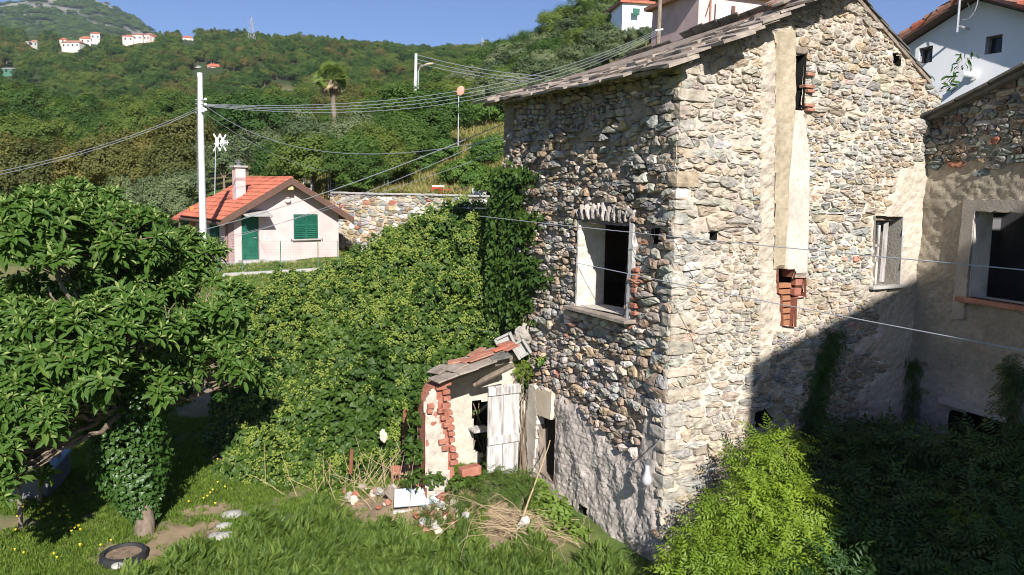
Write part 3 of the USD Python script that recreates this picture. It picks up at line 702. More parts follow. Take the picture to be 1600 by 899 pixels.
put("slit_reveal", reveal(slit, C0, G, NG, .4, .04), "dark_inside", house)
put("wooden_lintel", MB().box(wallpt(C0, G, NG, uvG(1247, 79), -.06), G, NG, Z, .14, .09, .05, cham=.012), "weathered_wood", house)
for k, py in enumerate((117, 136, 143, 165, 172)):
    put("brick", MB().box(wallpt(C0, G, NG, uvG(1263 - (k % 2) * 2, py), .0), G, NG, Z, .075 + .02 * (k % 2), .06, .022, cham=.006), "old_terracotta", house)
put("niche_reveal", reveal(niche, C0, G, NG, .22, .03), "brick_look", house)
nu0, nu1 = uvG(1216, 450)[0], uvG(1243, 450)[0]
for k, py in enumerate((448, 458, 468, 478, 488, 498, 507)):
    put("hollow_brick", MB().box(wallpt(C0, G, NG, [(nu0 + nu1) / 2 + .03, uvG(1230, py)[1]], -.14), G, NG, Z, (nu1 - nu0) / 2, .05, .036, cham=.006), "brown_brick", house)
for (px, py) in ((1249, 441), (1247, 456)):
    put("hollow_brick", MB().box(wallpt(C0, G, NG, uvG(px, py), -.05), G, NG, Z, .07, .05, .05, cham=.006), "brick_look", house)
# --- door slit low on the left wall
put("door_reveal", reveal(doorL, C0, W, NL, .16, .0), "weathered_wood", house)
put("dark_door", slab(MB(), doorL.buffer(.02), C0, W, NL, -.2, -.13), "dark_inside", house)
put("door_jamb", slab(MB(), rough_poly(quadpoly(uvL, [(830, 600), (840, 604), (842, 650), (840, 700), (836, 738), (828, 735), (826, 660)]), .012, rng), C0, W, NL, -.1, .05), "white_plaster", house)
put("door_lintel", slab(MB(), rough_poly(quadpoly(uvL, [(840, 607), (866, 612), (864, 655), (843, 648)]), .01, rng), C0, W, NL, -.1, .05), "buff_plaster", house)
for h in putlogs: put("putlog_hole", reveal(h, C0, W, NL, .3, -.02), "dark_inside", house)
for h in putG: put("putlog_hole", reveal(h, C0, G, NG, .3, -.0), "dark_inside", house)
# --- the other walls and the floor between the storeys
iw = MB()
A0 = C0 + W * LEN_L; B0 = C0 + G * LEN_G
iw.prism([x - W * .37 for x in (C0 + W * LEN_L + Z * BASE, C0 + W * LEN_L + G * LEN_G + Z * BASE, C0 + W * LEN_L + G * eaveR[0] + Z * (eaveR[1] - .1 - .165 * eaveR[0]), C0 + W * LEN_L + G * apex[0] + Z * (apex[1] - .15 - .165 * apex[0]), C0 + W * LEN_L + Z * (eaveL - .1))], W * .35)
iw.prism([B0 + Z * BASE + W * .6, B0 + W * LEN_L + Z * BASE, B0 + W * LEN_L + Z * (eaveR[1] - .3), B0 + W * .6 + Z * (eaveR[1] - .3)], G * .3)
iw.prism([C0 + W * .5 + G * .5 + Z * 2.55, C0 + W * LEN_L + G * .5 + Z * 2.55, C0 + W * LEN_L + G * LEN_G + Z * 2.55, C0 + W * .5 + G * LEN_G + Z * 2.55], -Z * .2)
put("rear_wall", iw, "damp_render", house)
# --- roof: two pitches of split stone slabs, laid in courses
def slabs(O, U, V, nu, nv, lu, lv, rng, thick, first=.3):
    "courses of slabs on a pitch: O lower corner, U along the eave, V up the slope"
    out = []; Nn = unit(np.cross(U, V)); Nn = Nn if Nn[2] > 0 else -Nn
    for r in range(nv):
        u = -rng.uniform(0, first)
        while u < lu:
            w = rng.uniform(.28, .62); h = lv / nv * rng.uniform(1.5, 1.9); th = rng.uniform(*thick)
            vlo = r * lv / nv + rng.normal(0, .05)
            a = [(u + .01, vlo + rng.normal(0, .03)), (u + w * .5, vlo - rng.uniform(0, .04)), (u + w - .01, vlo + rng.normal(0, .03)), (u + w, vlo + h), (u, vlo + h)]
            z0 = rng.uniform(.03, .06) + r * .002; tl = rng.normal(0, .02)
            P = [O + U * x + V * y + Nn * (z0 + th - (y - vlo) * .075 + (x - u) * tl) for x, y in a]
            out.append((P, -Nn * th)); u += w
    return out
eL = C0 + Z * (eaveL - .02); overL = .36; over_g = .22
upL = unit(G * apex[0] + Z * (apex[1] - eaveL)); slopeL = math.hypot(apex[0], apex[1] - eaveL)
upR = unit(-G * (eaveR[0] - apex[0]) + Z * (apex[1] - eaveR[1])); slopeR = math.hypot(eaveR[0] - apex[0], apex[1] - eaveR[1])
OL = eL - upL * overL - W * over_g + Z * .02
deck = MB()
def decking(O, U, V, lu, lv, t):
    Nn = unit(np.cross(U, V)); Nn = Nn if Nn[2] > 0 else -Nn
    deck.prism([O, O + U * lu, O + U * lu + V * lv, O + V * lv], -Nn * t)
decking(OL + upL * .10 + W * .1, W, upL, LEN_L + over_g + .3, slopeL + overL - .1, .05)
OR = C0 + G * eaveR[0] + Z * (eaveR[1] + .02) - upR * .03 - W * .03
decking(OR, W, upR, LEN_L + .4, slopeR + .03, .05)
def sag(v):
    v = np.array(v, float); w = (v - C0) @ W; s_ = np.maximum((v - C0) @ G, 0); return v - Z * (.165 * s_ * np.clip(w / LEN_L, 0, 1.1))[:, None] - Z * (.05 * np.sin(np.clip(w / LEN_L, 0, 1) * math.pi))[:, None]
deck.v = [sag(v) for v in deck.v]
put("roof_deck", deck, "weathered_wood", house)
rs = np.random.default_rng(8); allslabs = slabs(OL, W, upL, 0, 12, LEN_L + over_g + .15, slopeL + overL, rs, (.025, .05))
ordered = []
for P, D in allslabs:
    m = MB().prism(P, D); v, f, t = m.arrays(); v = v + (fbm(v * 7, 3, 71)[:, None] - .5) * np.array([.03, .03, .05]); ordered.append((sag(v), f))
for k, (v, f) in enumerate(ordered): put("roof_slab", (v, f), "slate_look", house)
for P, D in slabs(OR, W, upR, 0, 7, LEN_L + .3, slopeR + .03, rs, (.012, .02), .03):
    put("roof_slab", MB().prism(sag(P), D), "dark_slate", house)
ridge_p = C0 + G * apex[0] + Z * (apex[1] + .06)
for k in range(9): put("ridge_tile", MB().tube(sag([ridge_p + W * (k * .5 - .25), ridge_p + W * (k * .5 + .27)]), [.13, .115], 8), "old_terracotta", house)
for k in range(7):                                        # loose tile ends along the verge near the ridge
    q = C0 + upL * (slopeL * (.62 + .05 * k)) + Z * (eaveL + .16) + W * (.1 + .2 * (k % 3)) ; put("loose_tile", MB().box(q, unit(upL + W * .2), unit(W - upL * .2), unit(np.cross(upL, W)) * -1, .16, .10, .02, cham=.006), "old_terracotta" if k % 2 else "slate_look", house)
# --- lamp hanging at the corner
lamp = thing("wall_lamp", "white glass lamp hanging from a dark cable at the corner of the stone house", "lamp")
lp = wallpt(C0, W, NL, uvL(1031, 742), .22)
ltop = wallpt(C0, W, NL, uvL(1036, 682), .03)
prof = [(0.012, .20), (.035, .19), (.038, .12), (.05, .06), (.075, .0), (.082, -.05), (.07, -.10), (.04, -.13), (.001, -.14)]
m = trimesh.creation.revolve(np.array(prof)[::-1], sections=16); m.apply_scale(.85); m.apply_translation(lp); m.fix_normals()
put("glass_globe", (np.array(m.vertices), np.array(m.faces)), "bulb_glass", lamp, smooth=True)
put("socket", MB().tube([lp + Z * .19, lp + Z * .25], .03, 8), "dark_wire", lamp)
put("cable", MB().tube([lp + Z * .25, lp + Z * .35 - NL * .03, ltop - NL * .02 + Z * .0, ltop - NL * .1 + Z * .06], .008, 6), "dark_wire", lamp)
# ------------------------------------------------------------------ annex on the right
annex = thing("stone_annex", "low stone annex with damp brown render and large dark window beside the house", "house")
ra = np.random.default_rng(21)
LA = 4.6
topA = lambda u: uvA(1447, 192)[1] + (uvA(1600, 118)[1] - uvA(1447, 192)[1]) * u / uvA(1600, 118)[0]
Aout = Polygon([(-.1, -.6), (LA, -.6), (LA, topA(LA)), (-.1, topA(-.1))])
a0 = uvA(1526, 330); a1 = uvA(1600, 466)
winA = Polygon([(uvA(1527, 332)[0], uvA(1524, 466)[1]), (a1[0] + .62, uvA(1524, 466)[1]), (a1[0] + .62, a0[1]), (a0[0], a0[1])])
lowA = quadpoly(uvA, [(1482, 640), (1566, 655), (1566, 700), (1482, 690)])
def stony(uv): return sstep(uv[..., 1], uvA(1480, 300)[1], uvA(1480, 230)[1]) 
def depthA(uv, P):
    st = stony(uv + (fbm(P * 3, 3, 81)[:, None] - .5) * .5)
    return (fbm(P * 9, 5, 82) - .5) * .06 + (fbm(P * 1.5, 3, 83) - .5) * .06 - .03 * st
def toneA(uv, P):
    n1 = fbm(P * 1.8, 5, 84); low = sstep(-uv[:, 1], -3.2, -1.6)
    base = np.array([.35, .305, .235]) * (1 - low[:, None]) + np.array([.33, .31, .28]) * low[:, None]
    return base * (.5 + .95 * n1[:, None])
put("old_render", wall_sheet(Aout, [winA, lowA], IC, WA, NA, .035, depthA, toneA), "mortar_look", annex, tone=True)
polysA = rubble(Polygon([(0, uvA(1480, 320)[1]), (LA, uvA(1480, 320)[1]), (LA, topA(LA)), (0, topA(0))]), [], ra, .05, .14, (1.4, 3.6), None, gap=.004, stretch=2.0)
def proudA(c, p, rng):
    s_ = stony(np.array([c]))[0]
    return None if s_ < .25 + .5 * rng.random() else rng.uniform(-.02, .03)
lay_stones(polysA, IC, WA, NA, proudA, (2, 2.6, 2, .9, 1.6, .5, .15, 2), annex, ra, uvA, 90, lambda c, t, r: t * .72)
put("window_reveal", reveal(winA, IC, WA, NA, .35, .02), "white_plaster", annex)
frA = Polygon([(winA.bounds[0] - .23, winA.bounds[1] - .35), (winA.bounds[0] - .02, winA.bounds[1] - .35), (winA.bounds[0] - .0, winA.bounds[3]), (winA.bounds[2], winA.bounds[3]), (winA.bounds[2], winA.bounds[3] + .17), (winA.bounds[0] - .20, winA.bounds[3] + .17)])
put("window_surround", slab(MB(), rough_poly(frA, .006, ra), IC, WA, NA, -.05, .045), "grey_plaster", annex)
put("window_sill", MB().box(wallpt(IC, WA, NA, [(winA.bounds[0] + winA.bounds[2]) / 2, winA.bounds[1] - .035], .02), WA, NA, Z, (winA.bounds[2] - winA.bounds[0]) / 2 + .12, .13, .035, cham=.01), "old_terracotta", annex)
room = MB()
for d, u in ((-1.9, None),):
    room.prism(wallpt(IC, WA, NA, [(-.1, -.5), (LA, -.5), (LA, topA(LA) - .25), (-.1, topA(-.1) - .25)], -1.9), -NA * .2)
for uu in (-.12, LA): room.prism(wallpt(IC, WA, NA, [(uu, -.5), (uu, topA(uu) - .2)], -.12).tolist() + wallpt(IC, WA, NA, [(uu, topA(uu) - .2), (uu, -.5)], -2.1).tolist(), WA * .05)
room.prism(wallpt(IC, WA, NA, [(-.1, .9), (LA, .9)], -.12).tolist() + wallpt(IC, WA, NA, [(LA, .9), (-.1, .9)], -1.9).tolist(), -Z * .1)
put("rear_wall", room, "room_wall", annex)
put("lower_opening", reveal(lowA, IC, WA, NA, .4, .0), "dark_inside", annex)
put("opening_lintel", MB().box(wallpt(IC, WA, NA, [(lowA.bounds[0] + lowA.bounds[2]) / 2, lowA.bounds[3] + .03], .05), WA, NA, Z, (lowA.bounds[2] - lowA.bounds[0]) / 2 + .1, .08, .045, cham=.01), "concrete", annex)
roofA = MB(); e0, e1 = wallpt(IC, WA, NA, [-.12, topA(-.12) - .02], .14), wallpt(IC, WA, NA, [LA, topA(LA) - .02], .14)
roofA.prism([e0, e1, e1 - NA * 2.4, e0 - NA * 2.4], Z * .06)
put("roof_deck", roofA, "dark_slate", annex)
ua = unit(e1 - e0)
for r in range(2):
    t = 0.0
    while t < LA:
        w = ra.uniform(.3, .6)
        put("coping_slab", MB().box(e0 + ua * (t + w / 2) + Z * (.085 + .035 * r + ra.normal(0, .006)) - NA * (.12 + .1 * r), unit(ua + Z * ra.normal(0, .015)), NA, unit(np.cross(ua, NA)) * (1 if np.cross(ua, NA)[2] > 0 else -1), w / 2 - .008, .2, .022, cham=.007), "dark_slate", annex); t += w
m = trimesh.creation.icosphere(3, .2); m.vertices *= (.55 + .8 * fbm(m.vertices * 9, 4, 85)[:, None]) * [1.2, 1.2, .9]; m.apply_translation(e0 + ua * .02 - Z * .02); put("corner_mortar", MB().tm(m), "grey_plaster", annex)
# ------------------------------------------------------------------ the house across the lane, behind the viewer, whose gable shades the yard
sA = hit(1172, 586, C0, NG); sB = hit(1420, 461, C0, NG); sC = hit(1524, 412, IC, NA)
XN = unit(np.array([-SUN[0], -SUN[1], 0.0])); XU = np.array([XN[1], -XN[0], 0.0])          # its front looks straight away from the sun, its side runs along the light
XO = np.array([6.4, -3.2, 0.0])
def to_b(p): q = p + SUN * (((XO - p) @ XN) / (SUN @ XN)); return np.array([(q - XO) @ XU, 0, q[2]])
qA, qB, qC = to_b(sA), to_b(sB), to_b(sC)
sl = (qB[2] - qA[2]) / (qB[0] - qA[0])
lh = thing("lane_house", "plain rendered house with pitched roof across the yard from the stone house", "house")
xl, xr = qA[0], qA[0] + 11.0; xm = (xl + xr) / 2; za, zm = qA[2] - .12, qA[2] - .12 + sl * 5.5
lwin = [sbox(x, z_, x + 1.0, z_ + 1.3) for x in (xl + 1.5, xl + 4.9, xl + 8.3) for z_ in (1.0, 4.2)]
lo_ = Polygon([(xl + .12, -.5), (xr - .12, -.5), (xr - .12, za), (xm, zm), (xl + .12, za)]); lf = lo_
for p in lwin: lf = lf.difference(p)
put("wall", slab(MB(), lf, XO, XU, XN, -.3, 0), "buff_plaster", lh)
LW = lambda x, y, z: XO + XU * x + XN * y + Z * z
sw = MB()
for x in (xl + .12, xr - .42): sw.prism([LW(x, -.31, -.5), LW(x, -.31, za - .1), LW(x, -7.5, za - .1), LW(x, -7.5, -.5)], XU * .3)
sw.prism([LW(xl + .43, -7.2, -.5), LW(xr - .43, -7.2, -.5), LW(xr - .43, -7.2, za - .1), LW(xm, -7.2, zm - .1), LW(xl + .43, -7.2, za - .1)], -XN * .3)
put("side_wall", sw, "buff_plaster", lh)
for p in lwin:
    put("shutter", slab(MB(), p, XO, XU, XN, -.12, -.06), "green_paint", lh)
rfm = MB()
for sg, x0_ in ((1, xl), (-1, xr)): rfm.prism([LW(x0_, .25, za + .02), LW(xm, .25, zm + .12), LW(xm, -7.9, zm + .12), LW(x0_, -7.9, za + .02)], Z * .10)
put("roof", rfm, "old_terracotta", lh)
# ------------------------------------------------------------------ white house behind
PW = math.radians(-32.0)
WW = np.array([-math.sin(PW), -math.cos(PW), 0.0]); NW = np.array([-math.cos(PW), math.sin(PW), 0.0])
WO = at(1408, 60, 21.5)
def uvW(px, py): q = on_plane(px, py, WO, NW) - WO; return np.array([q @ WW, q[2]])
wh = thing("white_house", "tall white rendered house with tiled roof edge and two tiny square windows", "house")
pts = [uvW(1408, 78), uvW(1524, 4)]
slope = (pts[1][1] - pts[0][1]) / (pts[1][0] - pts[0][0])
ap = np.array([pts[1][0] * 1.03, pts[0][1] + slope * pts[1][0] * 1.03]); ur = ap[0] * 2.05
zb = -11.0
Wout = Polygon([(-.0, zb), (ur, zb), (ur, pts[0][1]), tuple(ap), (0, pts[0][1])])
ww = [quadpoly(uvW, [(1436, 76), (1458, 71), (1456, 97), (1435, 101)]), quadpoly(uvW, [(1541, 58), (1567, 53), (1565, 82), (1538, 86)])]
fw = Wout
for p in ww: fw = fw.difference(p)
put("wall", slab(MB(), fw, WO, WW, NW, -.3, 0), "white_render", wh)
side = MB()
side.prism(wallpt(WO, WW, NW, [(0, zb), (0, pts[0][1] - .1)], -.301).tolist() + wallpt(WO, WW, NW, [(0, pts[0][1] - .1), (0, zb)], -7).tolist(), WW * .3)
side.prism(wallpt(WO, WW, NW, [(ur - .3, zb), (ur - .3, pts[0][1] - .1)], -.301).tolist() + wallpt(WO, WW, NW, [(ur - .3, pts[0][1] - .1), (ur - .3, zb)], -7).tolist(), WW * .3)
put("side_wall", side, "white_render", wh)
for p in ww:
    put("window_reveal", reveal(p, WO, WW, NW, .28, -.0), "white_render", wh)
    f = put("window_frame", slab(MB(), p.difference(p.buffer(-.035)), WO, WW, NW, -.24, -.19), "weathered_wood", wh)
    put("pane", slab(MB(), p, WO, WW, NW, -.26, -.245), "glass_dark", f)
rk = np.random.default_rng(5)
for sgn, base, un in ((1, np.array([0, pts[0][1]]), pts[1] - pts[0]), (-1, np.array([ur, pts[0][1]]), None)):
    d2 = unit(np.array([sgn * ap[0] if sgn > 0 else -(ur - ap[0]), ap[1] - pts[0][1]])); Ls = math.hypot(ap[0] if sgn > 0 else ur - ap[0], ap[1] - pts[0][1]) + .02
    o = wallpt(WO, WW, NW, base - d2 * .45 + np.array([0, .03]), .42); dv = WW * d2[0] + Z * d2[1]
    put("roof_boards", MB().prism([o, o + dv * (Ls + .45), o + dv * (Ls + .45) - NW * 8, o - NW * 8], Z * .10), "brown_trim", wh)
    nrm = unit(np.cross(dv, NW)); nrm = nrm if nrm[2] > 0 else -nrm
    k = 0
    while k * .36 < Ls + .4:
        for c in range(9):
            a = o + dv * (k * .36) + Z * .12 - NW * (.06 + c * .24)
            m = MB().tube([a + nrm * .03, a + dv * .42 + nrm * .0], [.115, .10], 8); put("roof_tile", m, "old_terracotta" if (k + c) % 3 else "terracotta", wh)
        k += 1
brk = thing("wall_antenna_bracket", "thin grey antenna bracket with loop of cable on the white house gable", "bracket")
b0 = wallpt(WO, WW, NW, uvW(1513, 45), 0); bt = wallpt(WO, WW, NW, uvW(1514, -30), .5)
bm = MB().tube([b0, b0 + NW * .5], .03, 6).tube([b0 + NW * .5 - Z * .15, b0 + NW * .5 + Z * 2.4], .028, 6).tube([b0 + Z * .5, b0 + NW * .5 + Z * .9], .022, 6)
put("bracket_arm", bm, "galvanised", brk)
th = np.linspace(0, 5.2, 16)
put("cable_loop", MB().tube(np.array([b0 + NW * .5 + WW * (.22 * (1 - np.cos(t))) + Z * (.75 + .35 * np.sin(t) - .06 * t) for t in th]), .012, 5), "wire_metal", brk)
put("antenna_boom", MB().tube([b0 + NW * .5 + Z * 1.1 - WW * .1, b0 + NW * .5 + Z * 1.1 + WW * .35 + NW * .4], .02, 6).box(b0 + NW * .55 + Z * 1.0, WW, NW, Z, .08, .06, .12, cham=.01), "galvanised", brk)
vp = thing("wall_vent_pipe", "short white vent pipe sticking out of the white house wall", "vent pipe")
v0_ = wallpt(WO, WW, NW, uvW(1521, 118), 0)
put("pipe", MB().tube([v0_ - NW * .05, v0_ + NW * .55], .07, 12), "white_paint", vp)
put("collar", MB().tube([v0_, v0_ + NW * .05], .13, 14), "white_paint", vp)
# ------------------------------------------------------------------ pink cottage
PK = math.radians(-40.0)
KF = np.array([math.cos(PK), -math.sin(PK), 0.0]); KB = np.array([math.sin(PK), math.cos(PK), 0.0]); KN = -KB; KL = -KF
KO = at(358, 410, 33.0); KO[2] = 1.95
def uvK(px, py): q = on_plane(px, py, KO, KN) - KO; return np.array([q @ KF, q[2]])
def uvS(px, py): q = on_plane(px, py, KO, KL) - KO; return np.array([q @ KB, q[2]])
ck = thing("pink_cottage", "small pale pink cottage with red tiled roof, green door and closed green shutters", "house")
kw = uvK(529, 370)[0]; kd = uvS(303, 370)[0]; kap = uvK(447, 279); kez = uvK(358, 337)[1] - .02; kx = kap[0]
kz = kap[1] - .12
rise = (kz - kez) / kx
kdoor = rectpoly(uvK, 377, 336, 406, 409); kwin = rectpoly(uvK, 458.5, 335, 497, 373)
swin = rectpoly(uvS, 327, 340, 343, 372)
kout = Polygon([(0, -.6), (kw, -.6), (kw, kz - rise * (kw - kx)), (kx, kz), (0, kez)])
put("wall", slab(MB(), kout.difference(kdoor.buffer(.001)).difference(kwin.buffer(.001)), KO, KF, KN, -.25, 0), "pink_render", ck)
put("side_wall", slab(MB(), sbox(.0, -.6, kd, kez - .02).difference(swin), KO, KB, KL, -.25, 0.0), "pink_render", ck)
bw = MB(); bw.prism([KO + KF * (kw - .25) + KB * .251 - Z * .6, KO + KF * (kw - .25) + KB * kd - Z * .6, KO + KF * (kw - .25) + KB * kd + Z * (kz - rise * (kw - kx)), KO + KF * (kw - .25) + KB * .251 + Z * (kz - rise * (kw - kx))], KF * .25)
bw.prism([KO + KB * (kd - .25) + KF * .251 - Z * .6, KO + KB * (kd - .25) + KF * (kw - .26) - Z * .6, KO + KB * (kd - .25) + KF * kx + Z * (kz - .05), KO + KB * (kd - .25) + KF * .251 + Z * (kez - .1)], KB * .24)
put("rear_wall", bw, "pink_render", ck)
dr = put("door", slab(MB(), kdoor.buffer(-.01), KO, KF, KN, -.14, -.08), "green_paint", ck)
put("door_panel", slab(MB(), sbox(kdoor.bounds[0] + .12, .25, kdoor.bounds[2] - .12, .95), KO, KF, KN, -.08, -.066), "green_paint", dr)
put("door_panel", slab(MB(), sbox(kdoor.bounds[0] + .12, 1.08, kdoor.bounds[2] - .12, 1.9), KO, KF, KN, -.08, -.066), "green_paint", dr)
put("handle", MB().tube([wallpt(KO, KF, KN, [kdoor.bounds[2] - .12, 1.02], -.08), wallpt(KO, KF, KN, [kdoor.bounds[2] - .12, 1.02], -.02), wallpt(KO, KF, KN, [kdoor.bounds[2] - .26, 1.02], -.02)], .016, 6), "galvanised", dr)
put("door_reveal", reveal(kdoor, KO, KF, KN, .14, .003), "pink_render", ck)
put("doorstep", MB().box(wallpt(KO, KF, KN, [(kdoor.bounds[0] + kdoor.bounds[2]) / 2, .02], .25), KF, KN, Z, .6, .25, .06, cham=.01), "concrete", ck)
put("concrete_apron", MB().box(KO + KF * (kw / 2) + KN * .35 - Z * .06, KF, KN, Z, kw / 2 + .5, .7, .05), "concrete", ck)
def shutter(f_O, U, N, p, name="shutter"):
    x0, y0, x1, y1 = p.bounds; xm = (x0 + x1) / 2
    for a, b in ((x0 + .01, xm - .006), (xm + .006, x1 - .01)):
        s_ = put(name, slab(MB(), sbox(a, y0 + .01, b, y1 - .01), f_O, U, N, -.05, .012), "green_paint", ck)
        for lo_, hi_ in ((y0 + .07, (y0 + y1) / 2 + .1), ((y0 + y1) / 2 + .16, y1 - .07)):
            n = 7; sl = MB()
            for k in range(n):
                y = lo_ + (k + .5) * (hi_ - lo_) / n; sl.box(wallpt(f_O, U, N, [(a + b) / 2, y], .02), U, unit(N + Z * .8), unit(Z - N * .8), (b - a) / 2 - .06, .012, (hi_ - lo_) / n * .42)
            put("slats", sl, "green_paint", s_)
shutter(KO, KF, KN, kwin); put("window_frame", reveal(kwin, KO, KF, KN, .1, .004), "pink_render", ck)
shutter(KO, KB, KL, swin)
for p, (O_, U_, N_) in ((kwin, (KO, KF, KN)), (swin, (KO, KB, KL))):
    put("window_sill", MB().box(wallpt(O_, U_, N_, [(p.bounds[0] + p.bounds[2]) / 2, p.bounds[1] - .035], .04), U_, N_, Z, (p.bounds[2] - p.bounds[0]) / 2 + .1, .09, .025, cham=.006), "concrete", ck)
for px, py in ((455, 375), (503, 374)):
    put("shutter_stop", MB().box(wallpt(KO, KF, KN, uvK(px, py), .03), KF, KN, Z, .015, .03, .05), "dark_wire", ck)
aw = MB(); ad = uvK(372, 329), uvK(416, 329)
q0, q1 = wallpt(KO, KF, KN, ad[0], 0), wallpt(KO, KF, KN, ad[1], 0)
aw.prism([q0, q1, q1 + KN * .85 - Z * .24, q0 + KN * .85 - Z * .24], Z * .02)
put("awning", aw, "concrete", ck)
for q in (q0 + KF * .04, q1 - KF * .04): put("awning_arm", MB().tube([q - Z * .45, q + KN * .78 - Z * .24], .015, 5).tube([q, q - Z * .5], .015, 5), "galvanised", ck)
gl = wallpt(KO, KF, KN, uvK(448.5, 312), .1); m = trimesh.creation.icosphere(2, .13); m.apply_translation(gl - Z * .03)
lm = put("porch_lamp", MB().tm(m), "white_paint", ck, smooth=True); put("lamp_cap", MB().tube([gl + Z * .04, gl + Z * .12], [.14, .05], 10), "grey_twig", lm)
put("beam_end", MB().box(wallpt(KO, KF, KN, [kx, kz - .26], .24), KF, KN, Z, .13, .25, .13, cham=.01), "light_wood", ck)
put("wall_box", MB().box(wallpt(KO, KF, KN, uvK(415, 371), .02), KF, KN, Z, .05, .02, .05), "white_paint", ck)
put("downpipe", MB().tube([wallpt(KO, KF, KN, uvK(352, 343), .25), wallpt(KO, KB, KL, [.1, kez - .35], .07), wallpt(KO, KB, KL, [.1, .1], .06)], .045, 8), "old_terracotta", ck)
put("gutter", MB().tube([KO + KL * .52 + KN * .45 + Z * (kez - .30), KO + KL * .52 + KB * (kd + .3) + Z * (kez - .30)], .065, 8), "brown_trim", ck)
# roof: rows of tiles on boards
ov, og = .5, .55
def kroof(base, dirx, run, L0, L1, name):
    "base: point on the ridge line, dirx: horizontal downhill direction"
    dn = unit(dirx - Z * rise); run_s = run * math.hypot(1, rise); nn = unit(Z + dirx * rise)
    o = base + KB * L0; 
    put("roof_boards", MB().prism([o, o + KB * (L1 - L0), o + KB * (L1 - L0) + dn * run_s, o + dn * run_s], -nn * .10), "brown_trim", ck)
    nr = int(round(run_s / .345)); wt = .30; nc = int((L1 - L0) / wt)
    for r in range(nr):
        for c in range(nc):
            a = o + dn * (r * run_s / nr) + KB * (c * wt) + nn * .012
            t = MB(); w = (L1 - L0) / nc; hgt = run_s / nr
            prof = [(0, .0), (.16, .035), (.36, .04), (.52, .008), (.62, .0), (.75, .03), (.9, .03), (1.0, .0)]
            lo_ = [a + KB * (x * w) + nn * (z + .035) + dn * (hgt * 1.05) for x, z in prof]; up_ = [a + KB * (x * w) + nn * (z) for x, z in prof]
            n = len(prof); V = np.array(up_ + lo_ + [p - nn * .03 for p in lo_]); F = [[i, i + 1, n + i + 1, n + i] for i in range(n - 1)] + [[n + i, n + i + 1, 2 * n + i + 1, 2 * n + i] for i in range(n - 1)]
            yield V, np.array(F)
rd = KO + KF * kx + Z * (kz + .12)
tiles = list(kroof(rd, KL, kx + ov, -og, kd + .35, "l")) 
for V, F in tiles: put("roof_tile", (V, F), "terracotta", ck)
rest = MB()
for V, F in kroof(rd, KF, kw - kx + ov, -og, kd + .35, "r"): rest.add(V, F)
tag(put("far_roof_tiles", rest, "terracotta", ck), kind="stuff")
for k in range(13): put("ridge_tile", MB().tube([rd + KB * (-og + k * .42) + Z * .0, rd + KB * (-og + (k + 1) * .42 + .03)], [.11, .10], 8), "terracotta", ck)
for dirx, run in ((KL, kx + ov), (KF, kw - kx + ov)):
    dn = unit(dirx - Z * rise); o = rd - KB * og + Z * .04; put("barge_board", MB().prism([o, o + dn * run * math.hypot(1, rise), o + dn * run * math.hypot(1, rise) - Z * .30, o - Z * .30], KN * .05), "brown_trim", ck)
# porch at the far left end with an orange post
pp = at(300, 345, 36.3); gz0 = float(ground(pp[0], pp[1]))
put("porch_post", MB().box(np.array([pp[0], pp[1], (gz0 + 4.25) / 2]), KF, KB, Z, .09, .09, (4.25 - gz0) / 2, cham=.01), "orange_wood", ck)
pr = MB(); po = rd + KB * (kd + .35)
dn = unit(KL - Z * rise)
pr.prism([po + dn * 1.6 - Z * .1, po + KB * 1.2 + dn * 1.6 - Z * .1, po + KB * 1.2 + dn * (kx + ov + .2) * 1.1 - Z * .1, po + dn * (kx + ov + .2) * 1.1 - Z * .1], -Z * .1)
put("porch_roof", pr, "terracotta", ck)
# chimney
cc_ = uvK(373, 285); chb = rd + KB * 2.6 + dn * 1.0
q = at(373.5, 292, 34.9); chb = np.array([q[0], q[1], 0])
zt_, zb_ = at(373.5, 262, 34.9)[2], at(373.5, 296, 34.9)[2]
chz = lambda z: np.array([chb[0], chb[1], z])
ch = put("chimney", MB().box(chz((zt_ + zb_) / 2 - .25), KF, KB, Z, .22, .22, (zt_ - zb_) / 2 + .25), "pink_render", ck)
put("chimney_cap", MB().box(chz(zt_ + .04), KF, KB, Z, .31, .31, .045, cham=.01), "concrete", ch)
put("flue_pipe", MB().tube([chz(zt_ + .08), chz(zt_ + .2)], .12, 12).tube([chz(zt_ + .2), chz(zt_ + .24)], .15, 12).tube([chz(zt_ + .25), chz(zt_ + .34)], .10, 12), "dark_wire", ch)
# ------------------------------------------------------------------ stone terrace wall behind
tw = thing("terrace_wall", "pale stone retaining wall behind the pink cottage below the vegetable terrace", "wall")
TU = np.array([_twd[0], _twd[1], 0.0]); TN = np.array([-_twn[0], -_twn[1], 0.0]); TO = np.array([TW0[0], TW0[1], 0.0])
TL = 12.5; rt = np.random.default_rng(31)
put("mortar_bed", wall_sheet(sbox(-.2, 1.2, TL, TWZ), [], TO, TU, TN, .12, lambda uv, P: (fbm(P * 4, 3, 91) - .5) * .06 - .02, lambda uv, P: np.array([.48, .40, .30]) * (.7 + .6 * fbm(P * 2, 3, 92)[:, None])), "mortar_look", tw, tone=True)
tp = rubble(sbox(-.2, 1.2, TL, TWZ), [], rt, .11, .30, (1.0, 2.8), None, gap=.010, stretch=1.5)
lay_stones(tp, TO, TU, TN, lambda c, p, r: r.uniform(-.01, .06), (1.6, .7, .8, 2.4, 3, 2.4, .1, .5), tw, rt, None, 200, lambda c, t, r: t * 1.15)
for k in range(26):
    u = -.1 + k * .48; put("coping_stone", MB().box(wallpt(TO, TU, TN, [u + .24, TWZ + .03 + rt.normal(0, .015)], -.12), TU, TN, Z, .235, .22, .05, cham=.02), "concrete", tw)
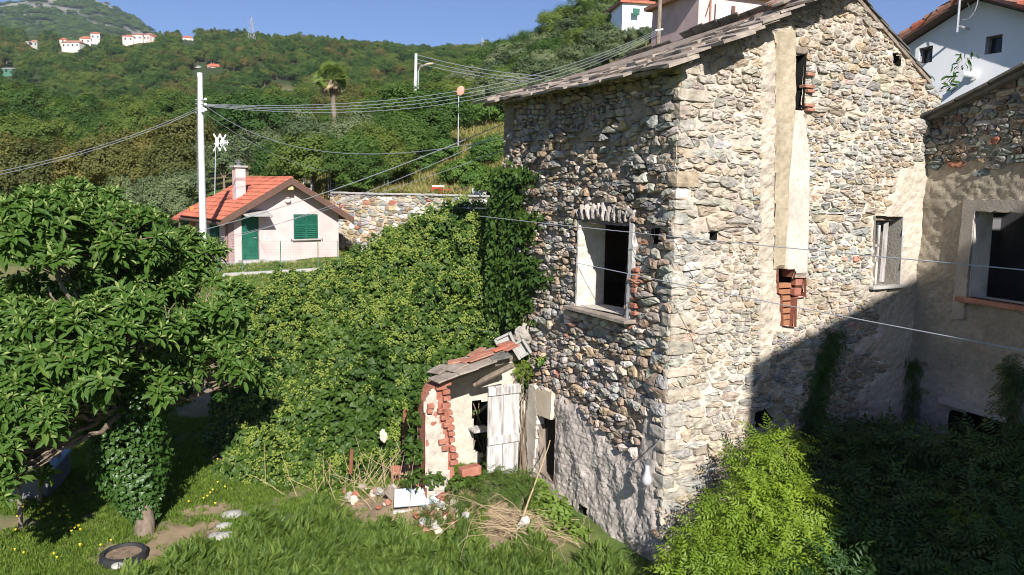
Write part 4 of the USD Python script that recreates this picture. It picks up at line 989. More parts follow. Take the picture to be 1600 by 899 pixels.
# low kerb wall in front of the pink cottage
kb0, kb1 = at(345, 428, 30.0), at(520, 418, 31.5)
kw_ = thing("garden_kerb", "low pale concrete kerb below the wire fence of the pink cottage", "kerb")
kdv = unit(kb1 - kb0); zk = float(ground(kb0[0], kb0[1]))
put("kerb_block", MB().prism([[*kb0[:2], zk - .5], [*kb1[:2], zk - .5], [*kb1[:2], kb1[2]], [*kb0[:2], kb0[2]]], [-.2 * kdv[1], .2 * kdv[0], 0]), "concrete", kw_)
# ------------------------------------------------------------------ ivy over the collapsed building
def surf_samples(V, F, n, rng, keep=None):
    a = np.cross(V[F[:, 1]] - V[F[:, 0]], V[F[:, 2]] - V[F[:, 0]]); ar = np.linalg.norm(a, axis=1); nn = a / np.maximum(ar, 1e-12)[:, None]
    w = ar * (keep if keep is not None else 1)
    k = rng.choice(len(F), n, p=w / w.sum()); r1, r2 = np.sqrt(rng.random(n)), rng.random(n)
    P = V[F[k, 0]] * (1 - r1)[:, None] + V[F[k, 1]] * (r1 * (1 - r2))[:, None] + V[F[k, 2]] * (r1 * r2)[:, None]
    return P, nn[k]
def leaves_on(P, N, size, rng, tpl=IVY, up=.45, rnd=.55, sun=.25):
    nrm = unit(N + up * Z + rnd * rng.normal(size=P.shape) * .7 + sun * SUN)
    # leaves hang: tips point down the slope
    C = nrm; down = unit(-Z + .9 * rng.normal(size=P.shape)); A = unit(down - C * (down * C).sum(1, keepdims=True)); B = np.cross(C, A)
    return replicate(tpl[0], tpl[1], P, A, B, C, size)
rv = np.random.default_rng(101)
mc = [(395,445,17),(430,402,18),(480,412,18.5),(520,398,18.5),(600,350,18.5),(650,325,18),(700,312,17.5),(760,318,15.6),(800,345,14.8),
      (400,520,15.6),(450,470,16),(500,480,16),(600,430,16.2),(700,400,15.9),(790,440,14.5),(400,620,14.1),(450,560,14.6),(500,600,13.9),(600,560,14.3),(660,530,14.4),(760,490,14.3),(820,480,13.6),
      (440,745,12.8),(520,740,12.9),(600,715,13.1),(655,680,13.5),(408,690,13.2),(560,650,13.5),(640,610,13.9)]
MP = [at(*m) for m in mc]; MPz = [p[2] for p in MP]; MPx = [p[:2] for p in MP]
mc2 = [(352,520,15.8),(350,570,15.2),(372,480,16.4)]
for m in mc2: q = at(*m); MPx.append(q[:2]); MPz.append(q[2])
for x, y, z in ((-4.5,21,1.2),(-2,22,2),(0,21.5,3),(1.6,19.5,3),(-7.0,18.5,.3),(-6.7,16,0),(-6.3,14.6,-.2),(-5.6,13.5,-.2),(-5,12.3,-.3),(-3.6,11.9,-.3),(-2,12.2,-.2),(-1,13.2,0.4),(.4,15.6,4.6),(1.0,17.5,4.6)): MPx.append((x, y)); MPz.append(z)
mrbf = RBFInterpolator(np.array(MPx), np.array(MPz), smoothing=.02, kernel="thin_plate_spline")
gxm, gym = np.meshgrid(np.arange(-7.3, 2.0, .07), np.arange(11.8, 22.2, .09), indexing="ij")
MV = np.stack([gxm.ravel(), gym.ravel(), mrbf(np.stack([gxm.ravel(), gym.ravel()], 1))], 1)
nx_, ny_ = gxm.shape; i, j = np.meshgrid(np.arange(nx_ - 1), np.arange(ny_ - 1), indexing="ij")
MF = np.stack([i * ny_ + j, (i + 1) * ny_ + j, (i + 1) * ny_ + j + 1, i * ny_ + j + 1], -1).reshape(-1, 4); MF = np.vstack([MF[:, [0, 1, 2]], MF[:, [0, 2, 3]]])
mn = vnormals(MV, MF)
lump = fbm(MV * .75, 4, 111) - .5; lump2 = fbm(MV * 2.6, 3, 112) - .5
MV = MV + mn * (lump * .75 + np.abs(lump2) * 1.5 - .46 - .62 * np.exp(-((MV[:, 0] + 4.85) ** 2 + (MV[:, 1] - 17.4) ** 2) / 1.0) - .12 * np.exp(-((MV[:, 0] + 3.6) ** 2 + (MV[:, 1] - 17.6) ** 2) / 1.2))[:, None]
# keep only what stands above the ground, in front of the house wall and clear of the shed
cz = MV[MF].mean(1); gnd = ground(cz[:, 0], cz[:, 1]); sw_ = (cz - C0) @ NL
su = (cz - C0) @ W
shed_front = ((cz - (C0 + W * 3.05)) @ W < 0) & (sw_ < 2.12) & (sw_ > -.3)
keepf = (cz[:, 2] > gnd - .15) & ((sw_ > .02) | (su > LEN_L + .4)) & ~shed_front & ~((su < 3.75) & (sw_ < 2.05) & (cz[:, 2] < 2.35))
MF = MF[keepf]
ivy = thing("ivy_mound", "huge mound of flowering ivy burying a collapsed building beside the stone house", "ivy")
_u, _i = np.unique(MF, return_inverse=True)
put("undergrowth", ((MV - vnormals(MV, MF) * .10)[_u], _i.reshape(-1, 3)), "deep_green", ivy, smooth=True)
fn = np.cross(MV[MF[:, 1]] - MV[MF[:, 0]], MV[MF[:, 2]] - MV[MF[:, 0]]); face = unit(fn); cm = MV[MF].mean(1)
vis = ((face * unit(CAM - cm)).sum(1) > -.25) + .05
P, N = surf_samples(MV, MF, 60000, rv, vis)
hol = np.abs(fbm(P * 2.6, 3, 112) - .5); kp = rv.random(len(P)) < sstep(hol, .004, .045) * .97 + .03; P, N = P[kp], N[kp]
P = P + N * (rv.uniform(-.10, .10, len(P)) + .04)[:, None]
v, f = leaves_on(P, N, rv.uniform(.075, .135, len(P)), rv)
tag(put("leaves", (v, f), "ivy_leaf", ivy), kind="stuff")
OCT = (np.array([[1, 0, 0], [-1, 0, 0], [0, 1, 0], [0, -1, 0], [0, 0, 1], [0, 0, -1]], float), np.array([[0, 2, 4], [2, 1, 4], [1, 3, 4], [3, 0, 4], [2, 0, 5], [1, 2, 5], [3, 1, 5], [0, 3, 5]]))
P, N = surf_samples(MV, MF, 24000, rv, vis * (.25 + np.clip(face @ SUN, 0, 1)))
px_ = np.array([pix(p) for p in P]); dens = sstep(fbm(P * 1.1, 3, 115) + .01 + .2 * sstep(-px_[:, 1], -620, -380) + .12 * sstep(-px_[:, 0], -560, -420), .40, .62)
dens = dens * sstep(np.abs(fbm(P * 2.6, 3, 112) - .5), .03, .10)
P = P[rv.random(len(P)) < dens]
Q = P + (unit(rv.normal(size=P.shape)) * .05) + Z * .05 + unit(CAM - P) * .07
clus = np.repeat(Q, 5, 0) + rv.normal(0, .026, (len(Q) * 5, 3))
D = rdir(len(clus), rv); A, B, C = frames(D, rv.uniform(0, 6.28, len(clus)), rv)
v, f = replicate(OCT[0], OCT[1], clus, A, B, C, rv.uniform(.014, .026, len(clus)))
tag(put("flower_heads", (v, f), "ivy_bloom", ivy), kind="stuff")
# ivy climbing the far edge of the house
ci = thing("climbing_ivy", "dark green ivy climbing the far corner of the stone house wall", "ivy")
cand = np.column_stack([rv.uniform(0, LEN_L + .25, 60000), rv.uniform(1.0, 5.6, 60000)])
pc = np.array([pix(wallpt(C0, W, NL, c_, .1)) for c_ in cand[:9000]])
edge = np.interp(pc[:, 1], [190, 225, 260, 330, 380, 440, 480, 505], [788, 806, 808, 812, 818, 832, 826, 800]) + 12 * np.sin(pc[:, 1] / 13.0) + 9 * np.sin(pc[:, 1] / 5.3) + rv.normal(0, 8, len(pc))
ok = (pc[:, 0] < edge) & (pc[:, 1] > 200) & (pc[:, 1] < 505)
base = cand[:9000][ok]; reps = np.repeat(base, 4, 0) + rv.normal(0, .05, (len(base) * 4, 2))
P = wallpt(C0, W, NL, reps, np.abs(rv.normal(.03, .07, len(reps)))); N = np.tile(NL, (len(P), 1))
# round the far corner too
e2 = np.column_stack([np.full(1800, LEN_L) + rv.uniform(-.1, .25, 1800), rv.uniform(2.4, 5.1, 1800)]); P = np.vstack([P, wallpt(C0, W, NL, e2, rv.uniform(-.15, .2, 1800))]); N = np.vstack([N, np.tile(NL, (1800, 1))])
v, f = leaves_on(P, N, rv.uniform(.06, .115, len(P)), rv, up=.2)
tag(put("leaves", (v, f), "ivy_leaf", ci), kind="stuff")
stems = MB()
for k in range(8):
    u_ = LEN_L - rv.uniform(.0, .5); zz = np.linspace(1.2, rv.uniform(3.5, 5), 12)
    stems.tube(wallpt(C0, W, NL, np.column_stack([u_ + np.cumsum(rv.normal(0, .04, 12)), zz]), .02), np.linspace(.02, .006, 12), 5)
put("stems", stems, "bark", ci)
# ------------------------------------------------------------------ loquat tree
lq = thing("loquat_tree", "big loquat tree with whorls of long glossy leaves at the left of the garden", "tree", )
tb = on_ground(226, 838); rl = np.random.default_rng(202)
T = lambda px, py, y: at(px, py, y)
trunk_top = T(213, 640, 11.3)
def limb(a, b, ra_, rb_, n=9, wob=.06, sag=0.0):
    t = np.linspace(0, 1, n)[:, None]; a, b = np.asarray(a), np.asarray(b); p = a + (b - a) * t
    w = np.cumsum(rl.normal(0, wob, (n, 3)), 0); w -= w[-1] * t; w[0] = 0
    p = p + w; p[:, 2] += sag * (t[:, 0] * (1 - t[:, 0])); return p, np.linspace(ra_, rb_, n)
put("trunk", MB().tube(*limb(tb - Z * .15, T(222, 740, 11.35), .15, .12, 7, .015), 9).tube(*limb(T(222, 740, 11.35), trunk_top, .12, .10, 7, .02), 9), "bark", lq, smooth=True)
masses = [  # px, py, distance, radii (m), whorls
 (70,385,10.8,(.95,.8,.70),88),(150,368,11.4,(.80,.7,.55),74),(25,345,10.4,(.6,.6,.5),40),(150,325,11.8,(.5,.5,.30),32),(100,340,11.2,(.6,.5,.38),36),(190,420,11.6,(.55,.55,.45),34),
 (285,415,12.6,(.42,.45,.38),38),(262,442,12.4,(.38,.4,.30),20),(325,400,12.8,(.25,.3,.18),10),
 (120,530,10.2,(.7,.55,.38),52),(60,545,9.9,(.55,.5,.40),38),(190,510,10.6,(.55,.5,.40),38),(150,575,10.1,(.5,.4,.28),24),
 (265,500,11.6,(.6,.5,.45),46),(320,470,12.2,(.55,.5,.36),40),(345,515,12.4,(.5,.5,.4),34),(300,560,11.8,(.6,.5,.36),36),(360,565,12.3,(.35,.4,.25),18),(240,575,11.2,(.4,.4,.3),18),
 (60,470,11.2,(.9,.5,.45),50),(150,480,11.5,(.7,.5,.4),40),(235,455,11.9,(.5,.45,.4),34),(20,500,10.6,(.6,.5,.4),34),(215,400,12.0,(.45,.4,.4),26),(90,600,10.6,(.6,.5,.3),26),(170,625,11.2,(.4,.4,.25),16),(60,640,10.8,(.5,.5,.3),18),
 (70,560,12.0,(.8,.5,.5),40),(120,630,12.4,(.7,.5,.5),40),(30,640,11.6,(.7,.5,.6),40),(60,690,12.3,(.6,.4,.45),24),(-10,680,10.2,(.5,.5,.7),40),(10,740,9.8,(.35,.4,.45),26),(70,610,10.6,(.55,.5,.35),34),(110,622,10.2,(.5,.4,.26),32),(45,632,9.9,(.45,.4,.28),28),(150,640,10.6,(.35,.35,.22),18),(120,650,11.0,(.4,.4,.3),20),(150,600,11.9,(.5,.4,.4),24),(20,720,11.2,(.45,.4,.5),22),
 (20,610,9.6,(.45,.45,.32),24),(35,655,9.5,(.42,.4,.30),20),(5,700,9.4,(.30,.4,.36),14),(0,760,9.3,(.22,.3,.25),9),(230,612,11.0,(.25,.25,.16),6),(385,590,12.6,(.22,.25,.14),6)]
wh_p, wh_n, br = [], [], MB()
mids = []
for (px, py, y, rad, n) in masses:
    c = T(px, py, y); rad = np.array(rad)
    ns = max(2, int(n / 4.6)); d = rdir(ns * 5, rl); d = d[(d[:, 2] > -.55) & (d[:, 1] < .8)][:ns]; sc_ = c + d * rad * rl.uniform(.55, 1.12, (len(d), 1))
    pp_, nn_ = [], []
    for sc1, d1 in zip(sc_, d):
        e = rdir(40, rl); e = e[(e @ unit(d1 + Z * .9 + SUN * .3) > .05)][:rl.integers(9, 15)]; R_s = rl.uniform(.14, .25)
        pp_.append(sc1 + e * R_s * [1.15, 1.15, .8]); nn_.append(unit(e * .9 + Z * .7 + SUN * .35 + rl.normal(0, .2, e.shape)))
    p = np.vstack(pp_); wh_p.append(p); wh_n.append(np.vstack(nn_))
    lp_, lr_ = limb(trunk_top if py > 480 or px > 230 else T(205, 560, 11.3), c - Z * .15, .045, .016, 11, .06, .3); br.tube(lp_, lr_, 7); mids.append((c, lp_))
    for k in rl.choice(len(p), min(len(p), 22), replace=False):
        q, r_ = limb(lp_[rl.integers(6, 11)], p[k] - wh_n[-1][k] * .05, .016, .006, 6, .03); br.tube(q, r_, 5)
br.tube(*limb(trunk_top, T(205, 560, 11.3), .10, .08, 6, .02), 8)
WP, WN = np.vstack(wh_p), np.vstack(wh_n)
# bare crooked twigs
for a, b in (((160,590,10.4),(205,490,10.5)),((160,590,10.4),(235,470,10.7)),((205,530,10.5),(195,455,10.9)),((75,450,10.6),(105,488,10.5)),((120,455,10.8),(150,470,10.6)),((35,560,9.7),(60,545,9.7)),((35,555,9.7),(35,525,9.8)),((145,560,10.1),(150,580,10.1)),
             ((190,560,10.4),(180,520,10.4)),((285,575,11.8),(360,540,12.1)),((280,578,11.8),(365,572,12.2)),((225,600,11),(240,520,11.2)),((20,680,9.3),(48,660,9.3)),((250,565,11.2),(245,535,11.3)),((175,640,10.4),(150,600,10.3))):
    br.tube(*limb(T(*a), T(*b), .022, .007, 9, .03), 5)
put("branches", br, "bark", lq, smooth=True)
V_all = []
for k in range(len(WP)):
    n = rl.integers(9, 14); a, b, c = frames(WN[k:k + 1], np.array([rl.uniform(0, 6.28)]), rl); a, b, c = a[0], b[0], c[0]
    for m in range(n):
        th = m * 2.4 + rl.normal(0, .15); el = math.radians(np.interp(m, [0, n - 1], [72, -12]) + rl.normal(0, 9)); L = np.interp(m, [0, n * .5, n - 1], [.09, .17, .22]) * rl.uniform(.7, 1.2)
        h = math.cos(th) * a + math.sin(th) * b; A = math.cos(el) * h + math.sin(el) * c; C = -math.sin(el) * h + math.cos(el) * c; B = np.cross(C, A)
        V_all.append((WP[k] + A * .02, A, B, C, L, m < 3))
VP, VA, VB, VC, VL, VY = [np.array(x) for x in zip(*V_all)]
scr = np.array([pix(p) for p in VP]); inside = (scr[:, 0] > 5) & (scr[:, 0] < 1600) & (scr[:, 1] < 890)
rank = np.argsort(-(VL / np.linalg.norm(VP - CAM, axis=1)) * inside * ~VY * ((VC * unit(CAM - VP)).sum(1) > .2))
big = rank[:300]; rest = np.setdiff1d(np.arange(len(VP)), big)
LT = LEAFL
for k in big:
    v, f = replicate(LT[0], LT[1], VP[k:k + 1], VA[k:k + 1], VB[k:k + 1], VC[k:k + 1], VL[k:k + 1]); put("leaf", (v, f), "loquat_leaf", lq)
for sel, nm, mt in ((rest[~VY[rest]], "leaves", "loquat_leaf"), (rest[VY[rest]], "young_leaves", "loquat_young")):
    v, f = replicate(LT[0], LT[1], VP[sel], VA[sel], VB[sel], VC[sel], VL[sel]); tag(put(nm, (v, f), mt, lq), kind="stuff")
# ivy round its trunk
ti = thing("trunk_ivy", "bushy column of ivy wrapped round the loquat trunk with orange dying leaves", "ivy")
t_ = np.linspace(0, 1, 60); cy = np.array([limb_ for limb_ in [at(np.interp(k, [0, .25, .6, 1], [226, 203, 198, 225]), np.interp(k, [0, 1], [812, 515]), 11.3) for k in t_]])
n = 10500; k = rl.integers(0, 60, n); rad = np.interp(t_[k], [0, .12, .4, .75, 1], [.14, .32, .52, .55, .55]); d = rdir(n, rl); lum = .35 + 1.25 * fbm(cy[k] * 2.2 + d * 1.8, 3, 131) + rl.normal(0, .06, n)
P = cy[k] + d * [1, 1, .4] * (rad * lum)[:, None]
v, f = leaves_on(P, d, rl.uniform(.045, .09, n), rl, up=.4); tag(put("leaves", (v, f), "small_ivy", ti), kind="stuff")
# trailing strands under the right arm
for a, b in (((245,590,11.6),(262,640,11.6)),((262,585,11.7),(285,618,11.8)),((300,590,12),(296,625,12)),((335,600,12.2),(345,625,12.2)),((240,600,11.4),(240,650,11.4))):
    q, r_ = limb(T(*a), T(*b), .006, .004, 30, .01); P = np.repeat(q, 5, 0) + rl.normal(0, .035, (150, 3)); v, f = leaves_on(P, rdir(150, rl), rl.uniform(.04, .08, 150), rl); tag(put("trailing_leaves", (v, f), "small_ivy", ti), kind="stuff")
# ------------------------------------------------------------------ shrubs below the gable
def pinnate(n=7, wl=.30, ww=.22):
    V, F = [], []; k = 0
    for m in range(n):
        x = .18 + .75 * m / (n - 1); L = wl * math.sin(.6 + 2.1 * m / (n - 1)) + .06
        for s_ in (1, -1):
            b_ = np.array([x, 0, -.12 * x * x]); d_ = unit(np.array([.55, s_ * .85, -.12])); e_ = np.array([-d_[1] * ww, d_[0] * ww, 0.03])
            V += [b_, b_ + d_ * L * .5 + e_ * L, b_ + d_ * L + [0, 0, -.03], b_ + d_ * L * .5 - e_ * L]; F += [[k, k + 1, k + 2], [k, k + 2, k + 3]]; k += 4
    V += [[.93, 0, -.1], [1.05, .06, -.12], [1.22, 0, -.17], [1.05, -.06, -.12], [0, .008, 0], [0, -.008, 0], [.95, 0, -.11]]; F += [[k, k + 1, k + 2], [k, k + 2, k + 3], [k + 4, k + 5, k + 6]]
    return np.array(V), np.array(F)
PIN = pinnate(5, .25, .17)
def shrub(name, label, lumps, mat_, n, size, rng, cat="shrub", stems=14, tpl=PIN):
    t = thing(name, label, cat); P, N = [], []
    w = np.array([np.prod(r) ** .667 for c, r in lumps]); w /= w.sum()
    for (c, r), k in zip(lumps, (w * n).astype(int)):
        d = rdir(int(k * 2.4) + 6, rng); d = d[(d[:, 2] > -.5) & (fbm(d * 2.1 + np.asarray(c) * 2, 2, 143) > .37)][:k]; q = np.asarray(c) + d * np.asarray(r) * (rng.uniform(.6, 1.05, len(d)) * (.75 + .5 * fbm(d * 2 + np.asarray(c), 3, 141)))[:, None]; P.append(q); N.append(d)
    P, N = np.vstack(P), np.vstack(N); okg = P[:, 2] > ground(P[:, 0], P[:, 1]) + .02; P, N = P[okg], N[okg]
    C = unit(N * .6 + Z * .6 + SUN * .2 + rng.normal(0, .45, N.shape)); h = unit(N + rng.normal(0, .6, N.shape) - Z * .25); A = unit(h - C * (h * C).sum(1, keepdims=True)); B = np.cross(C, A)
    v, f = replicate(tpl[0], tpl[1], P, A, B, C, rng.uniform(*size, len(P))); tag(put("leaves", (v, f), mat_, t), kind="stuff")
    mb = MB()
    for k in range(stems):
        c, r = lumps[rng.integers(len(lumps))]; g0 = np.array([c[0] + rng.normal(0, r[0] * .4), c[1] + rng.normal(0, r[1] * .4), 0]); g0[2] = ground(g0[0], g0[1]) - .05; e = np.asarray(c) + rdir(1, rng)[0] * np.asarray(r) * .9
        p = g0 + (e - g0) * np.linspace(0, 1, 8)[:, None] + np.cumsum(rng.normal(0, .025, (8, 3)), 0); mb.tube(p, np.linspace(.016, .005, 8), 5)
    put("stems", mb, "bark", t)
    return t
rs2 = np.random.default_rng(303)
L_ = lambda px, py, y, *r: (at(px, py, y), r)
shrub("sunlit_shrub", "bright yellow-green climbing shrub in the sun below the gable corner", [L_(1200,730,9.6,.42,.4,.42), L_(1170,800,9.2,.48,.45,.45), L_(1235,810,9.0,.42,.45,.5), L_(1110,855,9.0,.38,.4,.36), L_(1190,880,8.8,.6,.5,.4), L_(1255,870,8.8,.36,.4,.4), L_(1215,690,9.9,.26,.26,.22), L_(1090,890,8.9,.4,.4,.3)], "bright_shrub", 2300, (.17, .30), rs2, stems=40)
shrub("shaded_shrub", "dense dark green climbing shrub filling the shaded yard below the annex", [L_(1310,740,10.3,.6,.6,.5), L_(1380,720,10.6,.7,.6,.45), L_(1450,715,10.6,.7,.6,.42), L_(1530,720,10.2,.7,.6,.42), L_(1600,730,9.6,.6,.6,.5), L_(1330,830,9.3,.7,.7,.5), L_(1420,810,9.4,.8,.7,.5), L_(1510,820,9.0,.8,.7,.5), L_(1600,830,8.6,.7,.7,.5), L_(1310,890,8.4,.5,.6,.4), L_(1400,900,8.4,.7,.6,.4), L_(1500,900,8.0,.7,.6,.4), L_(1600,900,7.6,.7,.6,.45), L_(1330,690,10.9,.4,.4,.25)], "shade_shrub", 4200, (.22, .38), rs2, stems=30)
def vine(name, label, path, w, n, mat_, O, U, N_, f_uv, rng):
    t = thing(name, label, "vine"); pts_ = np.array([f_uv(*p) for p in path]); tt = np.linspace(0, 1, len(pts_)); s_ = rng.random(n)
    uv = np.stack([np.interp(s_, tt, pts_[:, 0]), np.interp(s_, tt, pts_[:, 1])], 1) + rng.normal(0, 1, (n, 2)) * np.interp(s_, tt, w)[:, None]
    P = wallpt(O, U, N_, uv, np.abs(rng.normal(.05, .06, n))); h = unit(-Z + rng.normal(0, .6, P.shape)); C = unit(N_ + .4 * Z + rng.normal(0, .4, P.shape)); A = unit(h - C * (h * C).sum(1, keepdims=True)); B = np.cross(C, A)
    v, f = replicate(PIN[0], PIN[1], P, A, B, C, rng.uniform(.12, .24, n)); tag(put("leaves", (v, f), mat_, t), kind="stuff")
    put("stem", MB().tube(wallpt(O, U, N_, pts_, .03), .012, 5), "bark", t)
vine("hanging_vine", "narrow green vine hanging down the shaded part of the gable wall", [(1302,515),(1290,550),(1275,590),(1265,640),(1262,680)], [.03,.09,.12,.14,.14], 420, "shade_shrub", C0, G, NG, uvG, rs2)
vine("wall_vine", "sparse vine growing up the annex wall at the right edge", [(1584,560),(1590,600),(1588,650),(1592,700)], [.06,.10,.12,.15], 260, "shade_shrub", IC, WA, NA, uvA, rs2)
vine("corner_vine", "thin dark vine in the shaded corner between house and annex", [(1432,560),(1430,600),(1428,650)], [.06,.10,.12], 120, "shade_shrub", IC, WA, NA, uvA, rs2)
shrub("pale_sapling", "single pale yellow-green sprig standing out among the dark shaded shrubs", [L_(1508,808,8.6,.12,.12,.08)], "bright_shrub", 40, (.10, .16), rs2, "plant", 2)
# twig with leaves against the white house
tg = thing("roof_sapling", "thin leafy sapling growing on the roof edge before the white house", "plant")
mb = MB(); P = []
for a, b in (((1459,150,12.6),(1522,82,12.6)),((1475,128,12.6),(1490,118,12.5)),((1459,150,12.6),(1492,132,12.5)),((1455,135,12.6),(1440,105,12.6)),((1490,112,12.6),(1505,90,12.6))):
    q, r_ = limb(T(*a), T(*b), .010, .004, 9, .012); mb.tube(q, r_, 5); P += list(q[4:] + rl.normal(0, .03, (5, 3))) + list(q[6:] + rl.normal(0, .05, (3, 3)))
put("twigs", mb, "grey_twig", tg); P = np.array(P); D = unit(rl.normal(size=P.shape) + Z * .4 - [0, .6, 0]); A, B, C = frames(D, rl.uniform(0, 6.28, len(P)), rl)
v, f = replicate(LEAFL[0], LEAFL[1], P, A, B, C, rl.uniform(.10, .17, len(P)) * np.ones(len(P))); put("leaves", (v, f), "shade_shrub", tg)
# ------------------------------------------------------------------ grass, ferns, weeds
def tuft(n, h, w, rng, lean=.5):
    V, F = [], []
    for k in range(n):
        a = rng.uniform(0, 6.28); d = np.array([math.cos(a), math.sin(a), 0]); s_ = np.array([-d[1], d[0], 0]); L = h * rng.uniform(.5, 1.1); b = d * rng.uniform(0, .05) + s_ * rng.normal(0, .03); ln = lean * rng.uniform(.3, 1.2)
        p1, p2 = b + Z * L * .55 + d * L * ln * .3, b + Z * L * .9 + d * L * ln; i0 = len(V); V += [b - s_ * w, b + s_ * w, p1 + s_ * w * .8, p1 - s_ * w * .8, p2]; F += [[i0, i0 + 1, i0 + 2], [i0, i0 + 2, i0 + 3], [i0 + 3, i0 + 2, i0 + 4]]
    return np.array(V), np.array(F)
def scatter(name, protos, P, smin, smax, rng, tilt=.18):
    n = len(P); ang = rng.uniform(0, 6.28, n); smax_ = smin + (smax - smin) * np.clip(fbm(P / .7, 3, 157) * 1.6 - .2, .1, 1); ax = unit(np.column_stack([rng.normal(0, tilt, (n, 2)), np.ones(n)])); s_ = rng.uniform(smin, 1, n) * 0 + smin + (smax_ - smin) * rng.random(n) ** .6
    return instancer(name, protos, rng.integers(0, len(protos), n), P, (ax, ang), np.repeat(s_[:, None], 3, 1) * np.column_stack([np.ones((n, 2)), rng.uniform(.75, 1.25, n)]))
rg = np.random.default_rng(404)
def area_pts(n, x0, x1, y0, y1, rng, f):
    x, y = rng.uniform(x0, x1, n), rng.uniform(y0, y1, n); z = ground(x, y); P = np.column_stack([x, y, z]); q = np.array([(P - CAM) @ Rt, (P - CAM) @ Up, (P - CAM) @ Fw]); px, py = 800 + FPX * q[0] / q[2], 449.5 - FPX * q[1] / q[2]
    return P[f(px, py, P)]
def soilk(P): return np.exp(-((P[:, 0] - tb[0] - .9) ** 2 + (P[:, 1] - tb[1] - .1) ** 2) / .25)
bare = [gpt(330, 612), gpt(290, 835), gpt(330, 800), gpt(215, 865), gpt(620, 790), gpt(400, 606)]
brad = [(3.0, .9), (.8, .45), (.5, .3), (.7, .35), (1.4, .5), (2.2, .7)]
def isgrass(px, py, P):
    k = np.ones(len(P))
    for c, r in zip(bare, brad): k *= 1 - .97 * np.exp(-(((P[:, 0] - c[0]) / r[0]) ** 4 + ((P[:, 1] - c[1]) / r[1]) ** 4))
    d = (P - C0) @ NL; inh = ((P - C0) @ G > -.05) & ((P - C0) @ W > -.05)
    return (px > -60) & (px < 760) & (py > 560) & (py < 960) & (rg.random(len(P)) < k * sstep(fbm(P / .9, 3, 151) - .3 * sstep(fbm(P / 1.1, 3, 19), .60, .70), .10, .40)) & ~inh
P = area_pts(80000, -11.5, .6, 9.3, 21, rg, isgrass)
tag(scatter("grass", [[("tuft", tuft(18, .075, .005, rg), "grass_blade")], [("tuft", tuft(14, .10, .005, rg, .9), "grass_blade")], [("tuft", tuft(16, .06, .007, rg, 1.1), "grass_blade")]], P, .6, 1.25, rg), "short sunlit grass covering the garden lawn", "grass", kind="stuff")
FERN = pinnate(9, .28, .16)
def plume(n, rng):
    mb = MB()
    for k in range(n):
        a = rng.uniform(0, 6.28); el = rng.uniform(.15, 1.15); A = np.array([math.cos(a) * math.cos(el), math.sin(a) * math.cos(el), math.sin(el)]); C = unit(np.array([-math.cos(a) * math.sin(el), -math.sin(a) * math.sin(el), math.cos(el)]) + rng.normal(0, .2, 3)); C = unit(C - A * (A @ C)); B = np.cross(C, A)
        v, f = replicate(FERN[0] * [1, .75, 1], FERN[1], np.array([[rng.normal(0, .05), rng.normal(0, .05), rng.uniform(0, .12)]]), A[None], B[None], C[None], np.array([rng.uniform(.12, .22)])); mb.add(v, f)
    return mb.arrays()
def isfern(px, py, P):
    edge = np.interp(px, [200, 300, 430, 520, 600, 700, 760, 820, 900, 1000], [925, 872, 822, 796, 835, 850, 865, 850, 885, 905]) + 18 * np.sin(px / 17.0)
    inh = ((P - C0) @ G > -.1) & ((P - C0) @ W > -.1)
    return (py > edge) & (px > 200) & (px < 1000) & (py < 980) & ~inh & (rg.random(len(P)) < sstep(fbm(P / .55, 3, 153), .36, .56) * .9 + .1)
P = area_pts(38000, -6, 2.2, 9.2, 13.2, rg, isfern)
tag(scatter("fern_carpet", [[("fronds", plume(9, rg), "fern_leaf")], [("fronds", plume(7, rg), "fern_leaf")], [("fronds", plume(11, rg), "fern_leaf")]], P, .35, 1.25, rg, .45), "feathery bright green weeds filling the foreground below the ruin", "weeds", kind="stuff")
for (nm, lb, lumps, m_, n_, sz) in (
  ("green_weed_clump", "low bright green weed clump growing in front of the white door", [L_(770,752,11.9,.42,.35,.22), L_(735,770,11.6,.3,.3,.18), L_(800,755,12.0,.25,.3,.2), L_(820,770,11.8,.25,.3,.2), L_(690,800,11.2,.25,.25,.12)], "fern_leaf", 800, (.12, .20)),
  ("broadleaf_weed_clump", "leafy green weeds at the foot of the plastered left wall", [L_(850,790,11.7,.3,.35,.2), L_(835,768,12.0,.22,.3,.18), L_(880,840,11.0,.4,.4,.25), L_(830,860,10.8,.5,.4,.25), L_(900,880,10.6,.4,.4,.25), L_(960,900,10.3,.35,.3,.25), L_(865,800,11.5,.3,.3,.22), L_(905,850,10.9,.3,.3,.22), L_(930,880,10.6,.3,.3,.22), L_(780,880,10.8,.4,.4,.2)], "bush_leaf", 2400, (.055, .105)),
  ("roof_ivy", "ivy and moss spilling over the back of the collapsed shed roof", [L_(705,560,12.7,.4,.25,.12), L_(745,545,13.0,.4,.3,.14), L_(672,580,12.3,.16,.25,.14)], "ivy_leaf", 420, (.07, .12)),
  ("shed_side_ivy", "ivy pressing over the left edge of the plastered shed pier", [L_(655,640,11.95,.13,.22,.45), L_(652,700,11.9,.18,.25,.35), L_(662,748,11.7,.28,.2,.16), L_(720,752,11.7,.2,.15,.10)], "ivy_leaf", 760, (.06, .11)),
  ("roof_weed", "small green weed tuft growing beside the shed roof at the wall", [L_(818,578,13.1,.13,.12,.2)], "bright_shrub", 90, (.07, .13))):
    shrub(nm, lb, lumps, m_, n_, sz, rs2, "ivy" if "ivy" in nm else "weeds", 6, IVY if "ivy" in nm or "broadleaf" in nm else PIN)
fl = thing("yellow_flowers", "scattered yellow dandelion flowers in the lawn", "flowers"); fm = MB()
